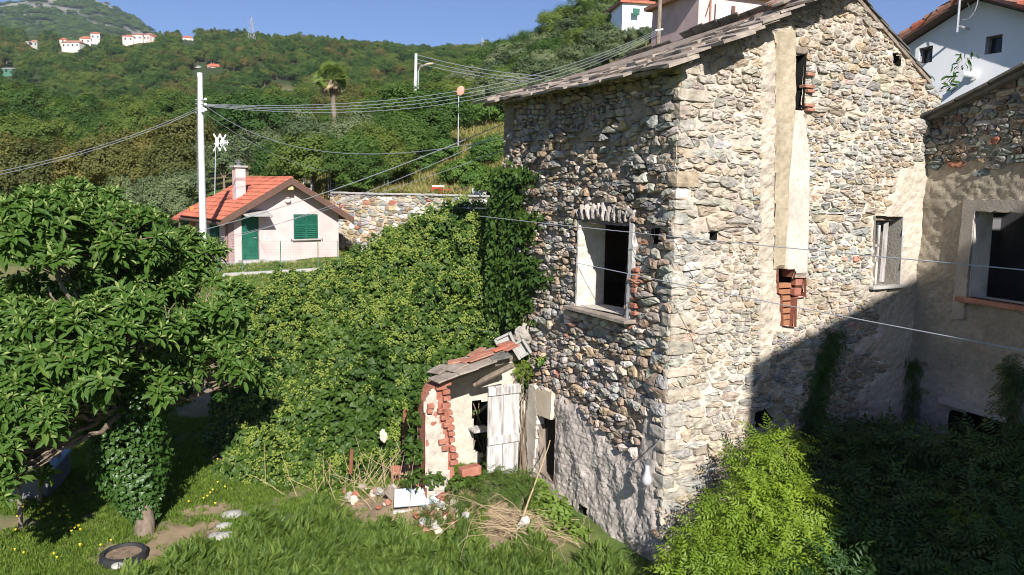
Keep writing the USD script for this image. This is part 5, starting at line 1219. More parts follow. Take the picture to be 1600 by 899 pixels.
for _ in range(46):
    px, py = rg.normal(95, 60), rg.normal(830, 45)
    if rg.random() < .3: px, py = rg.normal(330, 25), rg.normal(750, 30)
    q = on_ground(px, py)
    if q is None: continue
    for k in range(5): a = k * 1.257; fm.add([q + Z * .12, q + Z * .15 + np.array([math.cos(a - .5), math.sin(a - .5), 0]) * .016, q + Z * .15 + np.array([math.cos(a + .5), math.sin(a + .5), 0]) * .022], [[0, 1, 2]])
tag(put("flower_heads", fm, "petal_yellow", fl), kind="stuff"); tag(fl, kind="stuff")
# ------------------------------------------------------------------ the broken shed against the left wall
rd_ = np.random.default_rng(505)
SO = C0 + W * 3.05; SU_, SN = NL, -W
def uvD(px, py, back=0.0): q = on_plane(px, py, SO + W * back, SN) - SO; return np.array([q @ SU_, q[2]])
shed = thing("broken_shed", "collapsing plastered lean-to shed with broken brick edge and slab roof beside the stone house", "shed")
stub = Polygon([uvD(*p) for p in ((664,628),(676,606),(690,598),(697,612),(700,640),(704,668),(706,700),(709,730),(712,752),(712,800),(668,800))])
def dS(uv, P): return (fbm(P * 7, 4, 161) - .5) * .05
put("plastered_pier", slab(MB(), stub, SO, SU_, SN, -.30, -.01), "brick_look", shed)
put("pier_render", wall_sheet(Polygon([uvD(*p) for p in ((663,628),(674,607),(682,612),(684,640),(688,662),(697,690),(700,712),(702,752),(702,790),(666,790))]), [], SO, SU_, SN, .03, dS, lambda uv, P: np.array([.50, .44, .37]) * (.65 + .6 * fbm(P * 3, 4, 162)[:, None])), "mortar_look", shed, tone=True)
for (px, py, w) in ((699,590,10),(694,599,12),(688,605,10),(696,612,7),(697,622,7),(696,633,8),(690,641,9),(699,645,8),(694,652,8),(701,656,8),(698,663,8),(703,668,7),(704,677,6),(705,687,5),(706,701,6),(709,712,7),(708,722,8),(694,640,8),(672,634,6),(670,642,5),(690,690,7),(694,700,6)):
    c_ = uvD(px, py); put("brick", MB().box(wallpt(SO, SU_, SN, c_, .0), unit(SU_ + Z * rd_.normal(0, .03)), SN, Z, w * .0085, .06, .036, cham=.006), "brick_look", shed)
bw_ = Polygon([uvD(*p, .75) for p in ((694,596),(750,566),(815,548),(826,745),(700,735))]); hole_ = Polygon([uvD(*p, .75) for p in ((738,625),(764,628),(764,712),(740,704))])
put("inner_wall", wall_sheet(bw_, [hole_], SO + W * .75, SU_, SN, .035, lambda uv, P: (fbm(P * 5, 4, 163) - .5) * .04, lambda uv, P: np.array([.52, .47, .39]) * (.72 + .5 * fbm(P * 2.2, 4, 164)[:, None])), "mortar_look", shed, tone=True)
put("inner_opening", reveal(hole_, SO + W * .75, SU_, SN, .4, 0), "dark_inside", shed)
put("dark_back", slab(MB(), hole_.buffer(.3), SO + W * 1.2, SU_, SN, -.05, 0), "dark_inside", shed)
put("stone_shelf", MB().box(wallpt(SO + W * .75, SU_, SN, uvD(745, 668, .75), .1), SU_, SN, Z, .16, .14, .025, cham=.01), "weathered_white", shed)
put("low_brick_row", MB().box(wallpt(SO, SU_, SN, uvD(729, 732), .12), unit(SU_ - Z * .06), SN, Z, .17, .09, .075, cham=.012), "brick_look", shed)
# plank panel
dp = thing("plank_door", "whitewashed door of two planks with cross battens standing in the shed front", "door")
dxs = [uvD(757, 660)[0], uvD(781, 660)[0], uvD(806, 660)[0]]; dt, db = uvD(780, 600)[1], uvD(780, 738)[1]
for a, b, e in ((dxs[0], dxs[1], .06), (dxs[1], dxs[2], 0)):
    put("plank", MB().box(wallpt(SO, SU_, SN, [(a + b) / 2, (dt + db + e) / 2], .10), SU_, SN, Z, abs(a - b) / 2 - .005, .016, (dt - db - e) / 2, cham=.004), "weathered_white", dp)
for py, hh in ((608, .062), (683, .068)):
    put("batten", MB().box(wallpt(SO, SU_, SN, [(dxs[0] + dxs[2]) / 2, uvD(780, py)[1]], .132), SU_, SN, Z, abs(dxs[0] - dxs[2]) / 2 + .004, .016, hh, cham=.004), "weathered_white", dp)
# shed roof
r0_, r1_ = wallpt(SO, SU_, SN, uvD(680, 594), .16), wallpt(SO, SU_, SN, uvD(800, 556), .12)
ux = unit(r1_ - r0_); vx = unit(W + Z * .02); nx = unit(np.cross(ux, vx)); nx = nx if nx[2] > 0 else -nx; Lr = np.linalg.norm(r1_ - r0_)
def rslab(name, u, v, w, d, t, mt, h=0.0, rot=0.0, tilt=0.0):
    a = math.cos(rot) * ux + math.sin(rot) * vx; b = -math.sin(rot) * ux + math.cos(rot) * vx; n_ = unit(nx + a * tilt); a = unit(a - n_ * (a @ n_)); b = unit(np.cross(n_, a))
    m = MB().box(r0_ + ux * u + vx * v + nx * (h + t / 2), a, b, n_, w / 2, d / 2, t / 2, cham=t * .3); V, F, t_ = m.arrays(); put(name, (V + (fbm(V * 9, 2, 171)[:, None] - .5) * .02, F), mt, shed)
put("roof_deck", MB().prism([r0_ + ux * .15 + vx * .1, r0_ + ux * (Lr) + vx * .1, r0_ + ux * Lr + vx * .75, r0_ + ux * .1 + vx * .75], -nx * .05), "weathered_wood", shed)
for a in ((.17, .12, .46, .34, .03, "slate_look", .0, .1), (.50, .10, .34, .36, .03, "slate_look", .02, -.05), (.40, .28, .34, .34, .03, "slate_look", .05, .3), (.80, .08, .42, .30, .03, "slate_look", .03, .08), (1.15, .10, .34, .3, .03, "dark_slate", .04, -.2), (.2, .40, .34, .28, .03, "slate_look", .04, .4), (.6, .45, .4, .3, .03, "slate_look", .04, -.1), (1.1, .42, .4, .3, .03, "slate_look", .05, .1)): rslab("roof_slab", *a)
for a in ((.86, .20, .46, .10, .03, "old_terracotta", .09, .06), (.74, .32, .42, .12, .03, "brick_look", .08, .3), (1.02, .38, .40, .14, .03, "brick_look", .08, -.2), (1.28, .30, .30, .13, .03, "terracotta", .10, .1), (.95, .55, .4, .14, .03, "old_terracotta", .08, .5), (1.42, .18, .30, .12, .03, "brick_look", .10, .25), (.52, .42, .3, .16, .03, "old_terracotta", .08, -.4), (1.45, .42, .26, .2, .04, "brick_look", .09, .0)): rslab("roof_tile", *a)
put("rafter", MB().tube([r0_ + ux * (Lr - .05) - Z * .12, wallpt(SO, SU_, SN, uvD(758, 610), -.4)], [.05, .05], 7).tube([r0_ + ux * .2 - Z * .06 + vx * .15, r0_ + ux * Lr - Z * .06 + vx * .15], .045, 7), "weathered_wood", shed)
ms = MB()
cp = thing("concrete_channel", "pair of hollow pale concrete channel blocks lying on the shed roof against the wall", "concrete block")
for (a, b, c_, d_) in (((772,532),(798,520),(806,536),(783,551)), ((800,540),(820,528),(826,552),(812,562))):
    q = [at(*p, 13.0) for p in (a, b, c_, d_)]; c0_ = np.mean(q, 0); e1 = unit(q[1] - q[0]); e2 = unit(q[3] - q[0]); e2 = unit(e2 - e1 * (e1 @ e2)); n_ = np.cross(e1, e2); n_ = n_ if n_ @ (CAM - c0_) > 0 else -n_
    l1, l2 = np.linalg.norm(q[1] - q[0]) / 2, np.linalg.norm(q[3] - q[0]) / 2
    ms.box(c0_ - n_ * .05, e1, e2, n_, l1, l2, .02, cham=.005)
    for s_ in (-1, 1): ms.box(c0_ + e1 * s_ * (l1 - .02), e1, e2, n_, .022, l2, .06, cham=.006).box(c0_ + e2 * s_ * (l2 - .015) - n_ * .02, e1, e2, n_, l1 - .045, .018, .035, cham=.006)
put("channel", ms, "concrete", cp)
m = trimesh.creation.icosphere(3, .15); m.vertices *= (.5 + .9 * fbm(m.vertices * 11, 4, 186)[:, None]) * [1.1, .8, 1.3]; m.apply_translation(at(818, 524, 13.25)); put("mortar_lump", MB().tm(m), "grey_plaster", cp)
# ------------------------------------------------------------------ debris on the ground in front
def gp(px, py): return on_ground(px, py)
for (nm, lb, cat, px, py, sx, sy, sz, rot, mt, up) in (
  ("fallen_brick", "long pale-faced red hollow brick on the left of the rubble pile", "brick", 627, 752, .17, .10, .07, .25, "brick_look", .16),
  ("fallen_brick", "square red hollow brick on the right of the rubble pile", "brick", 652, 750, .15, .11, .08, .15, "old_terracotta", .16),
  ("fallen_brick", "thin dark red brick lying under the square brick", "brick", 656, 763, .14, .09, .03, .1, "brick_look", .05),
  ("fallen_tile", "flat red tile leaning on the soil between rubble pile and shed", "tile", 694, 752, .12, .10, .02, -.3, "old_terracotta", .1)):
    q = gp(px, py); t = thing(nm, lb, cat); a = np.array([math.cos(rot), math.sin(rot), 0]); b = np.array([-a[1], a[0], 0]); n_ = unit(Z - b * .45); b = unit(np.cross(n_, a))
    m = MB().box(q + Z * up, a, b, n_, sx, sy, sz, cham=.01); put("body", m, mt, t)
    if sz > .05:
        for k in range(3): put("core_hole", MB().box(q + Z * up + a * (k - 1) * sx * .6 - b * (sy + .001), a, b, n_, sx * .2, .004, sz * .5), "dark_inside", t)
pn = thing("white_sheet", "bent white sheet of board lying under the fallen bricks", "board")
q = gp(645, 790); a = unit(np.array([1, .12, .05])); b = unit(np.array([-.1, .85, .5])); n_ = np.cross(a, b)
put("sheet", MB().box(q + Z * .14 - a * .05, a, b, n_, .24, .17, .008).box(q + Z * .13 + a * .30, unit(a + n_ * .25), b, n_, .12, .15, .008), "pale_plastic", pn)
put("sheet_edge", MB().box(q + Z * .02 - b * .12, a, Z, np.cross(a, Z), .30, .025, .02), "weathered_white", pn)
gy_ = thing("grey_board", "weathered grey board leaning left of the white sheet", "board"); q = gp(615, 785)
put("board", MB().box(q + Z * .12, unit(np.array([.35, .2, -.5])), unit(np.array([.5, .8, .3])), Z, .16, .09, .012), "weathered_wood", gy_)
lg = thing("whitewashed_lump", "whitewashed lump of masonry in the dry brush by the left wall", "masonry"); q = gp(816, 838)
m = trimesh.creation.icosphere(3, 1); m.vertices = m.vertices * [.07, .06, .16] * (.5 + 1.0 * fbm(m.vertices * 1.7, 3, 181)[:, None]); m.apply_transform(trimesh.transformations.rotation_matrix(.5, [0, 1, 0])); m.apply_translation(q + Z * .16)
put("lump", MB().tm(m), "white_plaster", lg)
for k, (px, py, s_) in enumerate(((806,848,.09),(826,846,.08),(796,838,.07))):
    m = trimesh.creation.icosphere(2, s_); m.vertices *= (.7 + .6 * fbm(m.vertices * 12 + k, 3, 182)[:, None]); m.apply_translation(gp(px, py) + Z * .05); put("stone", MB().tm(m), "soil_look", lg)
rub = thing("rubble_heap", "heap of broken pale mortar and stones in front of the white sheet", "rubble")
for k in range(70):
    px, py = (rd_.normal(680, 22), rd_.normal(815, 14)) if k < 48 else (rd_.normal(565, 28), rd_.normal(785, 10)); q = gp(px, py); s_ = rd_.uniform(.025, .085)
    m = trimesh.creation.icosphere(1, s_); m.vertices *= rd_.uniform(.6, 1.25, m.vertices.shape); m.apply_translation(q + Z * (s_ * .5 + .05)); put("stone", MB().tm(m), ("white_plaster", "grey_plaster", "concrete", "buff_plaster", "old_terracotta", "soil_look", "brick_look")[k % 7], rub)
for k in range(26):
    px, py = rd_.normal(690, 30), rd_.normal(778, 12); q = gp(px, py); m = trimesh.creation.box([rd_.uniform(.06, .2), rd_.uniform(.05, .1), rd_.uniform(.025, .05)]); m.apply_transform(trimesh.transformations.euler_matrix(*rd_.uniform(-.6, .6, 2), rd_.uniform(0, 3))); m.apply_translation(q + Z * .07); put("fragment", MB().tm(m), ("brick_look", "old_terracotta", "weathered_wood", "grey_plaster")[k % 4], rub)
tag(rub, kind="stuff")
br_ = thing("dry_brush", "tangle of dry arching stalks lying below the left wall", "dead plant"); mb = MB()
for k in range(70):
    a = gp(rd_.normal(790, 60), rd_.normal(835, 22)); b = gp(rd_.normal(735, 60), rd_.normal(838, 34)) if k % 3 else gp(rd_.normal(860, 30), rd_.normal(860, 20))
    t_ = np.linspace(0, 1, 9)[:, None]; p = a + (b - a) * t_ + Z * (.05 + rd_.uniform(.02, .28) * 4 * t_ * (1 - t_)) + np.cumsum(rd_.normal(0, .022, (9, 3)), 0); mb.tube(p, np.linspace(.006, .002, 9), 4, cap=False)
for k in range(110):                                     # straw and stems at the foot of the ivy
    a = gp(rd_.normal(575, 45), rd_.normal(770, 18)); p = a + np.outer(np.linspace(0, 1, 6), unit(np.array([rd_.normal(0, .5), rd_.normal(.2, .3), rd_.uniform(.1, 1)])) * rd_.uniform(.25, .9)) + np.cumsum(rd_.normal(0, .012, (6, 3)), 0); mb.tube(p, np.linspace(.007, .003, 6), 4, cap=False)
tag(put("stalks", mb, "dry_stalk", br_), kind="stuff")
st = thing("leaning_branch", "long thin bare branch leaning from the brush up to the dark doorway", "branch")
p0, p1 = gp(800, 850), at(862, 690, 12.6); tq = np.linspace(0, 1, 12)[:, None]
put("stem", MB().tube(p0 + (p1 - p0) * tq + np.cumsum(rd_.normal(0, .012, (12, 3)), 0), np.linspace(.017, .008, 12), 6), "dry_stalk", st)
for k, (px, y0, y1, Y, lb) in enumerate(((633, 640, 705, 13.15, "rusty iron post standing in the ivy left of the shed"), (550, 702, 740, 12.7, "short dark iron post at the foot of the ivy mound"))):
    t = thing("iron_post", lb, "post"); put("post", MB().box((at(px, y0, Y) + at(px - 2, y1, Y)) / 2, [1, 0, 0], [0, 1, 0], unit(at(px, y0, Y) - at(px - 2, y1, Y)), .03, .02, np.linalg.norm(at(px, y0, Y) - at(px - 2, y1, Y)) / 2, cham=.004), "rusty", t)
pl = thing("plaster_patch", "pale chunk of broken plaster showing through the ivy", "plaster"); m = trimesh.creation.icosphere(2, .14); m.vertices *= (.6 + .8 * fbm(m.vertices * 9, 3, 183)[:, None]) * [.5, .2, .75] * rd_.uniform(.6, 1.3, m.vertices.shape); m.apply_translation(at(599, 682, 13.15)); put("chunk", MB().tm(m), "buff_plaster", pl)
# garden tub ring and flat stones
tub = thing("garden_tub", "round black rubber ring bed filled with soil at the bottom of the lawn", "planter"); q = gp(194, 876)
prof = [(.22, .0), (.29, .0), (.32, .06), (.30, .15), (.25, .16), (.23, .11), (.22, .0)]; m = trimesh.creation.revolve(np.array(prof), sections=28); m.apply_translation(q - Z * .02); m.fix_normals(); put("rubber_ring", MB().tm(m), "black_rubber", tub, smooth=45)
m = trimesh.creation.cylinder(.235, .1, sections=24); m.apply_translation(q + Z * .05); put("soil", MB().tm(m), "soil_look", tub)
m = trimesh.creation.icosphere(2, .08); m.vertices *= [1, 1, .5]; m.apply_translation(gp(184, 893) + Z * .08); put("stone", MB().tm(m), "concrete", tub)
for k, (px, py, rx, ry, lb) in enumerate(((347, 842, .20, .15, "pale flat stone nearest the ferns on the lawn"), (368, 808, .22, .16, "long pale flat stone at the edge of the soil patch"), (352, 826, .14, .10, "small flat stone between the two pale slabs"))):
    t = thing("flat_stone", lb, "stone"); m = trimesh.creation.icosphere(3, 1); m.vertices *= np.array([rx, ry, .05]) * (.75 + .5 * fbm(m.vertices * 1.5 + k * 7, 3, 184)[:, None]); m.apply_translation(gp(px, py) + Z * .04); put("slab", MB().tm(m), "concrete", t, smooth=50)
# path edge stones beyond the lawn
es = thing("path_edge_stones", "row of pale stones along the dirt path beyond the lawn", "stones")
for k in range(9):
    m = trimesh.creation.icosphere(1, rd_.uniform(.12, .22)); m.vertices *= rd_.uniform(.7, 1.2, m.vertices.shape) * [1.3, 1, .8]; m.apply_translation(gp(365 + k * 6 + rd_.normal(0, 2), 605 + rd_.normal(0, 3)) + Z * .06); put("stone", MB().tm(m), "concrete", es)
# blue panel and wooden posts under the loquat
bp = thing("blue_panel", "pale blue panel lying under the loquat behind wooden posts", "panel"); q = at(60, 683, 12.6); gz_ = float(ground(q[0], q[1]))
a = unit(at(92, 655, 13.6) - at(48, 700, 12.2)); b = unit(np.cross(Z, a)); put("sheet", MB().box(np.array([q[0], q[1], gz_ + .42]), a, b, unit(Z + b * .1), .6, .32, .03, cham=.01), "blue_panel", bp)
put("frame", MB().box(np.array([q[0], q[1], gz_ + .20]), a, b, Z, .6, .30, .18, cham=.02), "dark_wire", bp)
for k, (px, py, Y) in enumerate(((58, 725, 11.9), (90, 690, 12.9), (28, 760, 11.0))):
    q = at(px, py, Y); g0 = float(ground(q[0], q[1])); t = thing("wooden_post", ("middle thin wooden post in front of the blue panel", "farthest thin wooden post beside the blue panel", "nearest thin wooden post under the loquat")[k], "post"); put("post", MB().tube([[q[0], q[1], g0 - .1], [q[0] + .02, q[1], g0 + .95]], [.035, .03], 7), "weathered_wood", t)
# ------------------------------------------------------------------ poles
def pole(name, label, px, ytop, ybot, Y, r0, r1, mt, cat="pole", grounded=True):
    a, b = at(px[0], ytop, Y), at(px[1], ybot, Y); t = thing(name, label, cat)
    if grounded: b = b + (b - a) / abs((b - a)[2]) * max(0, b[2] - float(ground(b[0], b[1])) + .2)
    put("shaft", MB().tube([b, a], [r1, r0], 12), mt, t, smooth=40); return t, a, b
up1, pt, pb = pole("utility_pole", "tall pale concrete utility pole in front of the pink cottage", (312, 318), 114, 395, 30.2, .10, .15, "pole_concrete")
hw = MB(); q = at(313, 168, 30.2)
for k in range(4): hw.tube([q + Z * (.28 - k * .16) - [.16, .06, 0], q + Z * (.28 - k * .16) + [.2, -.1, 0]], .02, 5)
hw.box(q - Z * .1 + np.array([.16, -.12, 0]), [1, 0, 0], [0, 1, 0], Z, .06, .05, .1, cham=.01)
put("bracket", hw, "galvanised", up1)
ins = MB()
for k in range(3): ins.tube([q + np.array([.22, -.12, .3 - k * .2]), q + np.array([.30, -.12, .3 - k * .2])], .045, 8)
put("insulator", ins, "white_paint", up1)
put("cable_run", MB().tube([at(308.5, 120, 30.1), at(308, 300, 30.1)], .015, 5), "dark_wire", up1)
lpz, la, lb_ = pole("street_lamp", "pale street lamp pole with curved lamp arm on the far slope", (650, 648), 84, 164, 72, .13, .17, "pole_concrete", "street lamp")
arm = at(654, 130, 72); put("lamp_arm", MB().tube([at(653.5, 140, 72), at(653.5, 112, 72), at(657, 104, 72), at(666, 101, 72)], .06, 6), "galvanised", lpz)
put("lamp_head", MB().box(at(671, 100, 72), unit(np.array([1, 0, .12])), [0, 1, 0], Z, .35, .12, .08, cham=.03), "light_wood", lpz)
wp, wa, wb = pole("wooden_pole", "weathered wooden utility pole behind the slate roof", (1033, 1029), -40, 54, 47, .12, .14, "weathered_wood")
put("insulator", MB().tube([at(1024, 48, 46.9), at(1036, 46, 46.9)], .05, 6), "white_paint", wp)
sg, sa, sb = pole("dish_pole", "thin pole carrying a round terracotta-coloured dish on the slope", (716.5, 716), 150, 200, 50, .035, .04, "galvanised", "satellite dish")
dc = at(719.5, 142, 49.9); m = trimesh.creation.icosphere(3, 1); m.vertices = m.vertices * [.24, .06, .31]; m.apply_transform(trimesh.transformations.rotation_matrix(.35, [0, 1, 0])); m.apply_translation(dc); put("dish", MB().tm(m), "sign_back", sg, smooth=True)
am, aa, ab = pole("aerial_mast", "television aerial with white curved elements on a thin mast behind the cottage", (337, 336), 226, 281, 42, .025, .03, "galvanised", "aerial")
em = MB(); q = at(343, 222, 42)
em.tube([at(335, 225, 42), at(357, 223, 41.5)], .03, 6)
for x in (338, 347): em.tube([at(x - 4, 210, 42), at(x, 217, 41.9), at(x, 228, 41.9), at(x - 4, 236, 42)], .045, 6).tube([at(x + 6, 211, 42), at(x + 2, 217, 41.9), at(x + 2, 228, 41.9), at(x + 6, 236, 42)], .045, 6)
for k in range(5): em.tube([at(341 + k * 3.5, 219, 41.8), at(341 + k * 3.5, 228, 41.8)], .025, 5)
put("elements", em, "white_paint", am)
for px, y0, y1, lb in ((393, 26, 50, "distant lattice pylon on the left part of the ridge"), (754, 58, 84, "distant lattice pylon on the ridge beside the lamp pole")):
    t = thing("pylon", lb, "pylon"); Y = 470; a, b = at(px, y0, Y), at(px, y1, Y); mb = MB(); w = 1.7; b = b - Z * 4
    cs = [np.array([sx, sy, 0]) for sx in (-1, 1) for sy in (-1, 1)]
    for c_ in cs: mb.tube([b + c_ * w, b + (a - b) * .6 + c_ * w * .35, a], .12, 4)
    for k in range(5):
        for c1, c2 in ((cs[0], cs[2]), (cs[2], cs[0]), (cs[1], cs[3]), (cs[3], cs[1])): mb.tube([b + (a - b) * k * .18 + c1 * w * (1 - .19 * k * .9), b + (a - b) * (k + 1) * .18 + c2 * w * (1 - .19 * (k + 1) * .9)], .09, 3)
    for f in (.7, .82): mb.tube([b + (a - b) * f - [2.6, 0, 0], b + (a - b) * f + [2.6, 0, 0]], .12, 4)
    put("lattice", mb, "wire_metal", t)
# ------------------------------------------------------------------ cables
def cable(label, a, b, sag, r=.010, mt="wire_metal", n=26):
    t = np.linspace(0, 1, n)[:, None]; a, b = np.asarray(a), np.asarray(b); r = r * .75; p = a + (b - a) * t - Z * sag * 4 * t * (1 - t)
    o = put("cable", MB().tube(p, r, 5), mt); tag(o, label, "cable", None)
T = at
cable("upper of the two thick cables crossing in front of the stone house", T(750, 338, 13.2), T(1700, 431, 6.5), .02, .0075, "wire_metal")
cable("lower of the two thick cables crossing in front of the stone house", T(896, 410, 11.2), T(1720, 570, 6.3), .02, .0075, "wire_metal")
cable("thin cable over the ivy mound to the wall of the house", T(560, 318, 30), T(842, 326, 13.1), .05, .009, "wire_metal")
for k, (dy, lb) in enumerate(((0, "topmost strand of the cable bundle from concrete pole to wooden pole"), (2.2, "second strand of the cable bundle from concrete pole to wooden pole"), (4, "third strand of the cable bundle from concrete pole to wooden pole"), (6.5, "lowest strand of the cable bundle from concrete pole to wooden pole"))):
    cable(lb, T(320, 163 + dy * .5, 30.1), T(1029, 46 + dy * 1.1, 46.8), 1.35 + .12 * k, .012)
for k, (y0, y1, lb) in enumerate(((262, 170, "upper of two cables running left from the concrete pole"), (267, 173, "lower of two cables running left from the concrete pole"))):
    cable(lb, T(-60, y0 + 18, 20), T(308, y1, 30), .25, .011)
cable("cable from the concrete pole down to the green garden post", T(322, 178, 30), T(545, 271, 41), .55, .012)
cable("dark cable from the concrete pole sagging toward the far side of the house", T(322, 166, 30), T(786, 216, 14.9), .9, .010)
cable("cable from the concrete pole down behind the cottage roof", T(320, 182, 30), T(420, 262, 40), .3, .012)
cable("highest of three pale cables rising from the garden to the house corner", T(60, 409, 22), T(786, 194, 14.9), .42, .011)
cable("middle of three pale cables rising from the garden to the house corner", T(60, 420, 22), T(790, 205, 14.9), .62, .008)
cable("lowest of three pale cables rising from the garden to the house corner", T(270, 388, 24), T(786, 235, 14.9), .18, .008)
for k, (dy, lb) in enumerate(((0, "uppermost cable from the street lamp pole toward the slope on the right"), (7, "middle cable from the street lamp pole toward the slope on the right"), (13, "lowest cable from the street lamp pole toward the slope on the right"))):
    cable(lb, T(652, 86 + dy, 72), T(960, 122 + dy * .6, 60), .6, .03)
# ------------------------------------------------------------------ wire fence before the cottage
fe = thing("wire_fence", "green wire mesh fence with thin posts in front of the pink cottage", "fence")
f0, f1 = at(318, 430, 30.3), at(530, 420, 31.6); f0[2] = float(ground(*f0[:2])); f1[2] = float(ground(*f1[:2])); zt = at(400, 376, 31)[2]
for f_ in (0.0, .11, .28, .56, .84, .99): p = f0 + (f1 - f0) * f_; put("post", MB().tube([[p[0], p[1], p[2] - .2], [p[0], p[1], zt]], .018, 6), "dull_green", fe)
mw = MB()
for k in range(12): z_ = zt - .02 - k * .11; mw.tube([[f0[0], f0[1], z_], [f1[0], f1[1], z_]], .0022, 3, cap=False)
for k in range(56): p = f0 + (f1 - f0) * (k / 55); mw.tube([[p[0], p[1], zt - 1.3], [p[0], p[1], zt]], .0018, 3, cap=False)
tag(put("wire_mesh", mw, "dull_green", fe), kind="stuff")
gf = thing("green_fence_panel", "upright green slatted fence panel beyond the loquat, left of the cottage", "fence")
g0_, g1_ = at(244, 376, 34), at(260, 372, 38.5)
for k in range(9): p = g0_ + (g1_ - g0_) * k / 8; zb2 = float(ground(p[0], p[1])) - .1; zt2 = (at(244, 345, 34)[2] + (at(260, 338, 38.5)[2] - at(244, 345, 34)[2]) * k / 8); put("slat", MB().box([p[0], p[1], (zb2 + zt2) / 2], unit(g1_ - g0_), [unit(g1_ - g0_)[1], -unit(g1_ - g0_)[0], 0], Z, .16, .02, (zt2 - zb2) / 2), "dull_green", gf)
bx_ = thing("white_box", "small white box standing by the green fence panel", "box"); q = at(262, 367, 36.5); z0_ = min(float(ground(q[0], q[1])), q[2] - .3); put("body", MB().box([q[0], q[1], (z0_ + q[2] + .18) / 2], [1, 0, 0], [0, 1, 0], Z, .22, .2, (q[2] + .18 - z0_) / 2, cham=.02), "white_paint", bx_); put("lid", MB().box([q[0], q[1], q[2] + .20], [1, 0, 0], [0, 1, 0], Z, .24, .22, .02), "pale_plastic", bx_)
# ------------------------------------------------------------------ vegetable terrace
TY = 39.2
gt = lambda x, y: float(ground(x, y))
def stand(px, py, Y): q = at(px, py, Y); return np.array([q[0], q[1], gt(q[0], q[1])])
ar = thing("arch_frame", "white metal arch frame standing on the vegetable terrace", "frame"); c_ = stand(523, 292, 41); mb = MB(); tt = np.linspace(0, math.pi, 15); hh = at(523, 268, 41)[2] - c_[2]
for dy_ in (0, .5): mb.tube([c_ + [-.34, dy_, 0], *[c_ + np.array([-.34 * math.cos(a), dy_, hh - .34 + .34 * math.sin(a)]) for a in tt], c_ + [.34, dy_, 0]], .022, 6)
for k in range(4): mb.tube([c_ + [-.3, .25, .15 + k * .2], c_ + [.3, .25, .15 + k * .2]], .012, 5)
for k in range(5): mb.tube([c_ + [-.34 * math.cos(math.pi * (k + 1) / 6), 0, hh - .34 + .34 * math.sin(math.pi * (k + 1) / 6)], c_ + [-.34 * math.cos(math.pi * (k + 1) / 6), .5, hh - .34 + .34 * math.sin(math.pi * (k + 1) / 6)]], .014, 5)
put("hoops", mb, "galvanised", ar)
ld = thing("step_ladder", "grey step ladder standing on the terrace behind the cottage roof", "ladder"); c_ = stand(481, 292, 41); hh = at(478, 267, 41)[2] - c_[2]; mb = MB()
for s_ in (-1, 1): mb.tube([c_ + [s_ * .3, -.3, 0], c_ + [s_ * .14, 0, hh]], .03, 6).tube([c_ + [s_ * .3, .35, 0], c_ + [s_ * .14, .03, hh]], .025, 6)
put("rails", mb, "galvanised", ld)
for k in range(5): f_ = (k + .7) / 5.5; put("rung", MB().box(c_ + np.array([0, -.3 * (1 - f_), hh * f_]), [1, 0, 0], [0, 1, 0], Z, .3 - .16 * f_, .05, .015), "galvanised", ld)
for k, (px, y0, y1, Y, lb) in enumerate(((546, 250, 300, 40, "tall light green post at the edge of the terrace"), (774, 272, 293, 40, "dark green post by the climbing ivy on the terrace"), (606, 272, 284, 42, "short green post in the terrace weeds"))):
    t = thing("green_post", lb, "post"); q = at(px, y0, Y); put("post", MB().box([q[0], q[1], (q[2] + gt(q[0], q[1]) - .2) / 2], [1, 0, 0], [0, 1, 0], Z, .05, .05, (q[2] - gt(q[0], q[1]) + .2) / 2, cham=.008), "dull_green", t)
    if k == 0: put("crossbar", MB().box([q[0], q[1], q[2] + .02], [1, 0, 0], [0, 1, 0], Z, .22, .04, .03), "dull_green", t)
for k, (px, py, Y, sx, sz, lb) in enumerate(((683, 297, 37.5, .22, .16, "red plastic crate on the left of the terrace edge"), (696, 299, 37.2, .24, .12, "lower red plastic crate on the terrace edge"))):
    q = at(px, py, Y); zt = TWZ + .08; t = thing("red_crate", lb, "crate"); c_ = np.array([q[0], q[1], zt]); mb = MB()
    for s_ in (-1, 1): mb.box(c_ + [s_ * sx, 0, sz], [1, 0, 0], [0, 1, 0], Z, .015, .2, sz).box(c_ + [0, s_ * .2, sz * .45], [1, 0, 0], [0, 1, 0], Z, sx, .015, sz * .42).box(c_ + [0, s_ * .2, sz * 1.75], [1, 0, 0], [0, 1, 0], Z, sx, .015, sz * .22)
    mb.box(c_ + [0, 0, .015], [1, 0, 0], [0, 1, 0], Z, sx, .2, .015); put("crate", mb, "red_plastic", t)
q = at(685, 292, 37.6); t = thing("white_tray", "white plastic tray lying on top of the red crates", "tray"); put("tray", MB().box([q[0], q[1], TWZ + .45], [1, 0, 0], [0, 1, 0], Z, .3, .2, .035, cham=.015), "white_paint", t)
q = at(749, 303, 36.2); t = thing("white_crate", "pale ribbed box on the terrace edge next to the ivy", "box"); c_ = np.array([q[0], q[1], TWZ + .22]); put("body", MB().box(c_, [1, 0, 0], [0, 1, 0], Z, .34, .2, .18, cham=.015), "white_paint", t)
for k in range(4): put("rib", MB().box(c_ + [0, -.205, -.12 + k * .08], [1, 0, 0], [0, 1, 0], Z, .33, .012, .012), "pale_plastic", t)
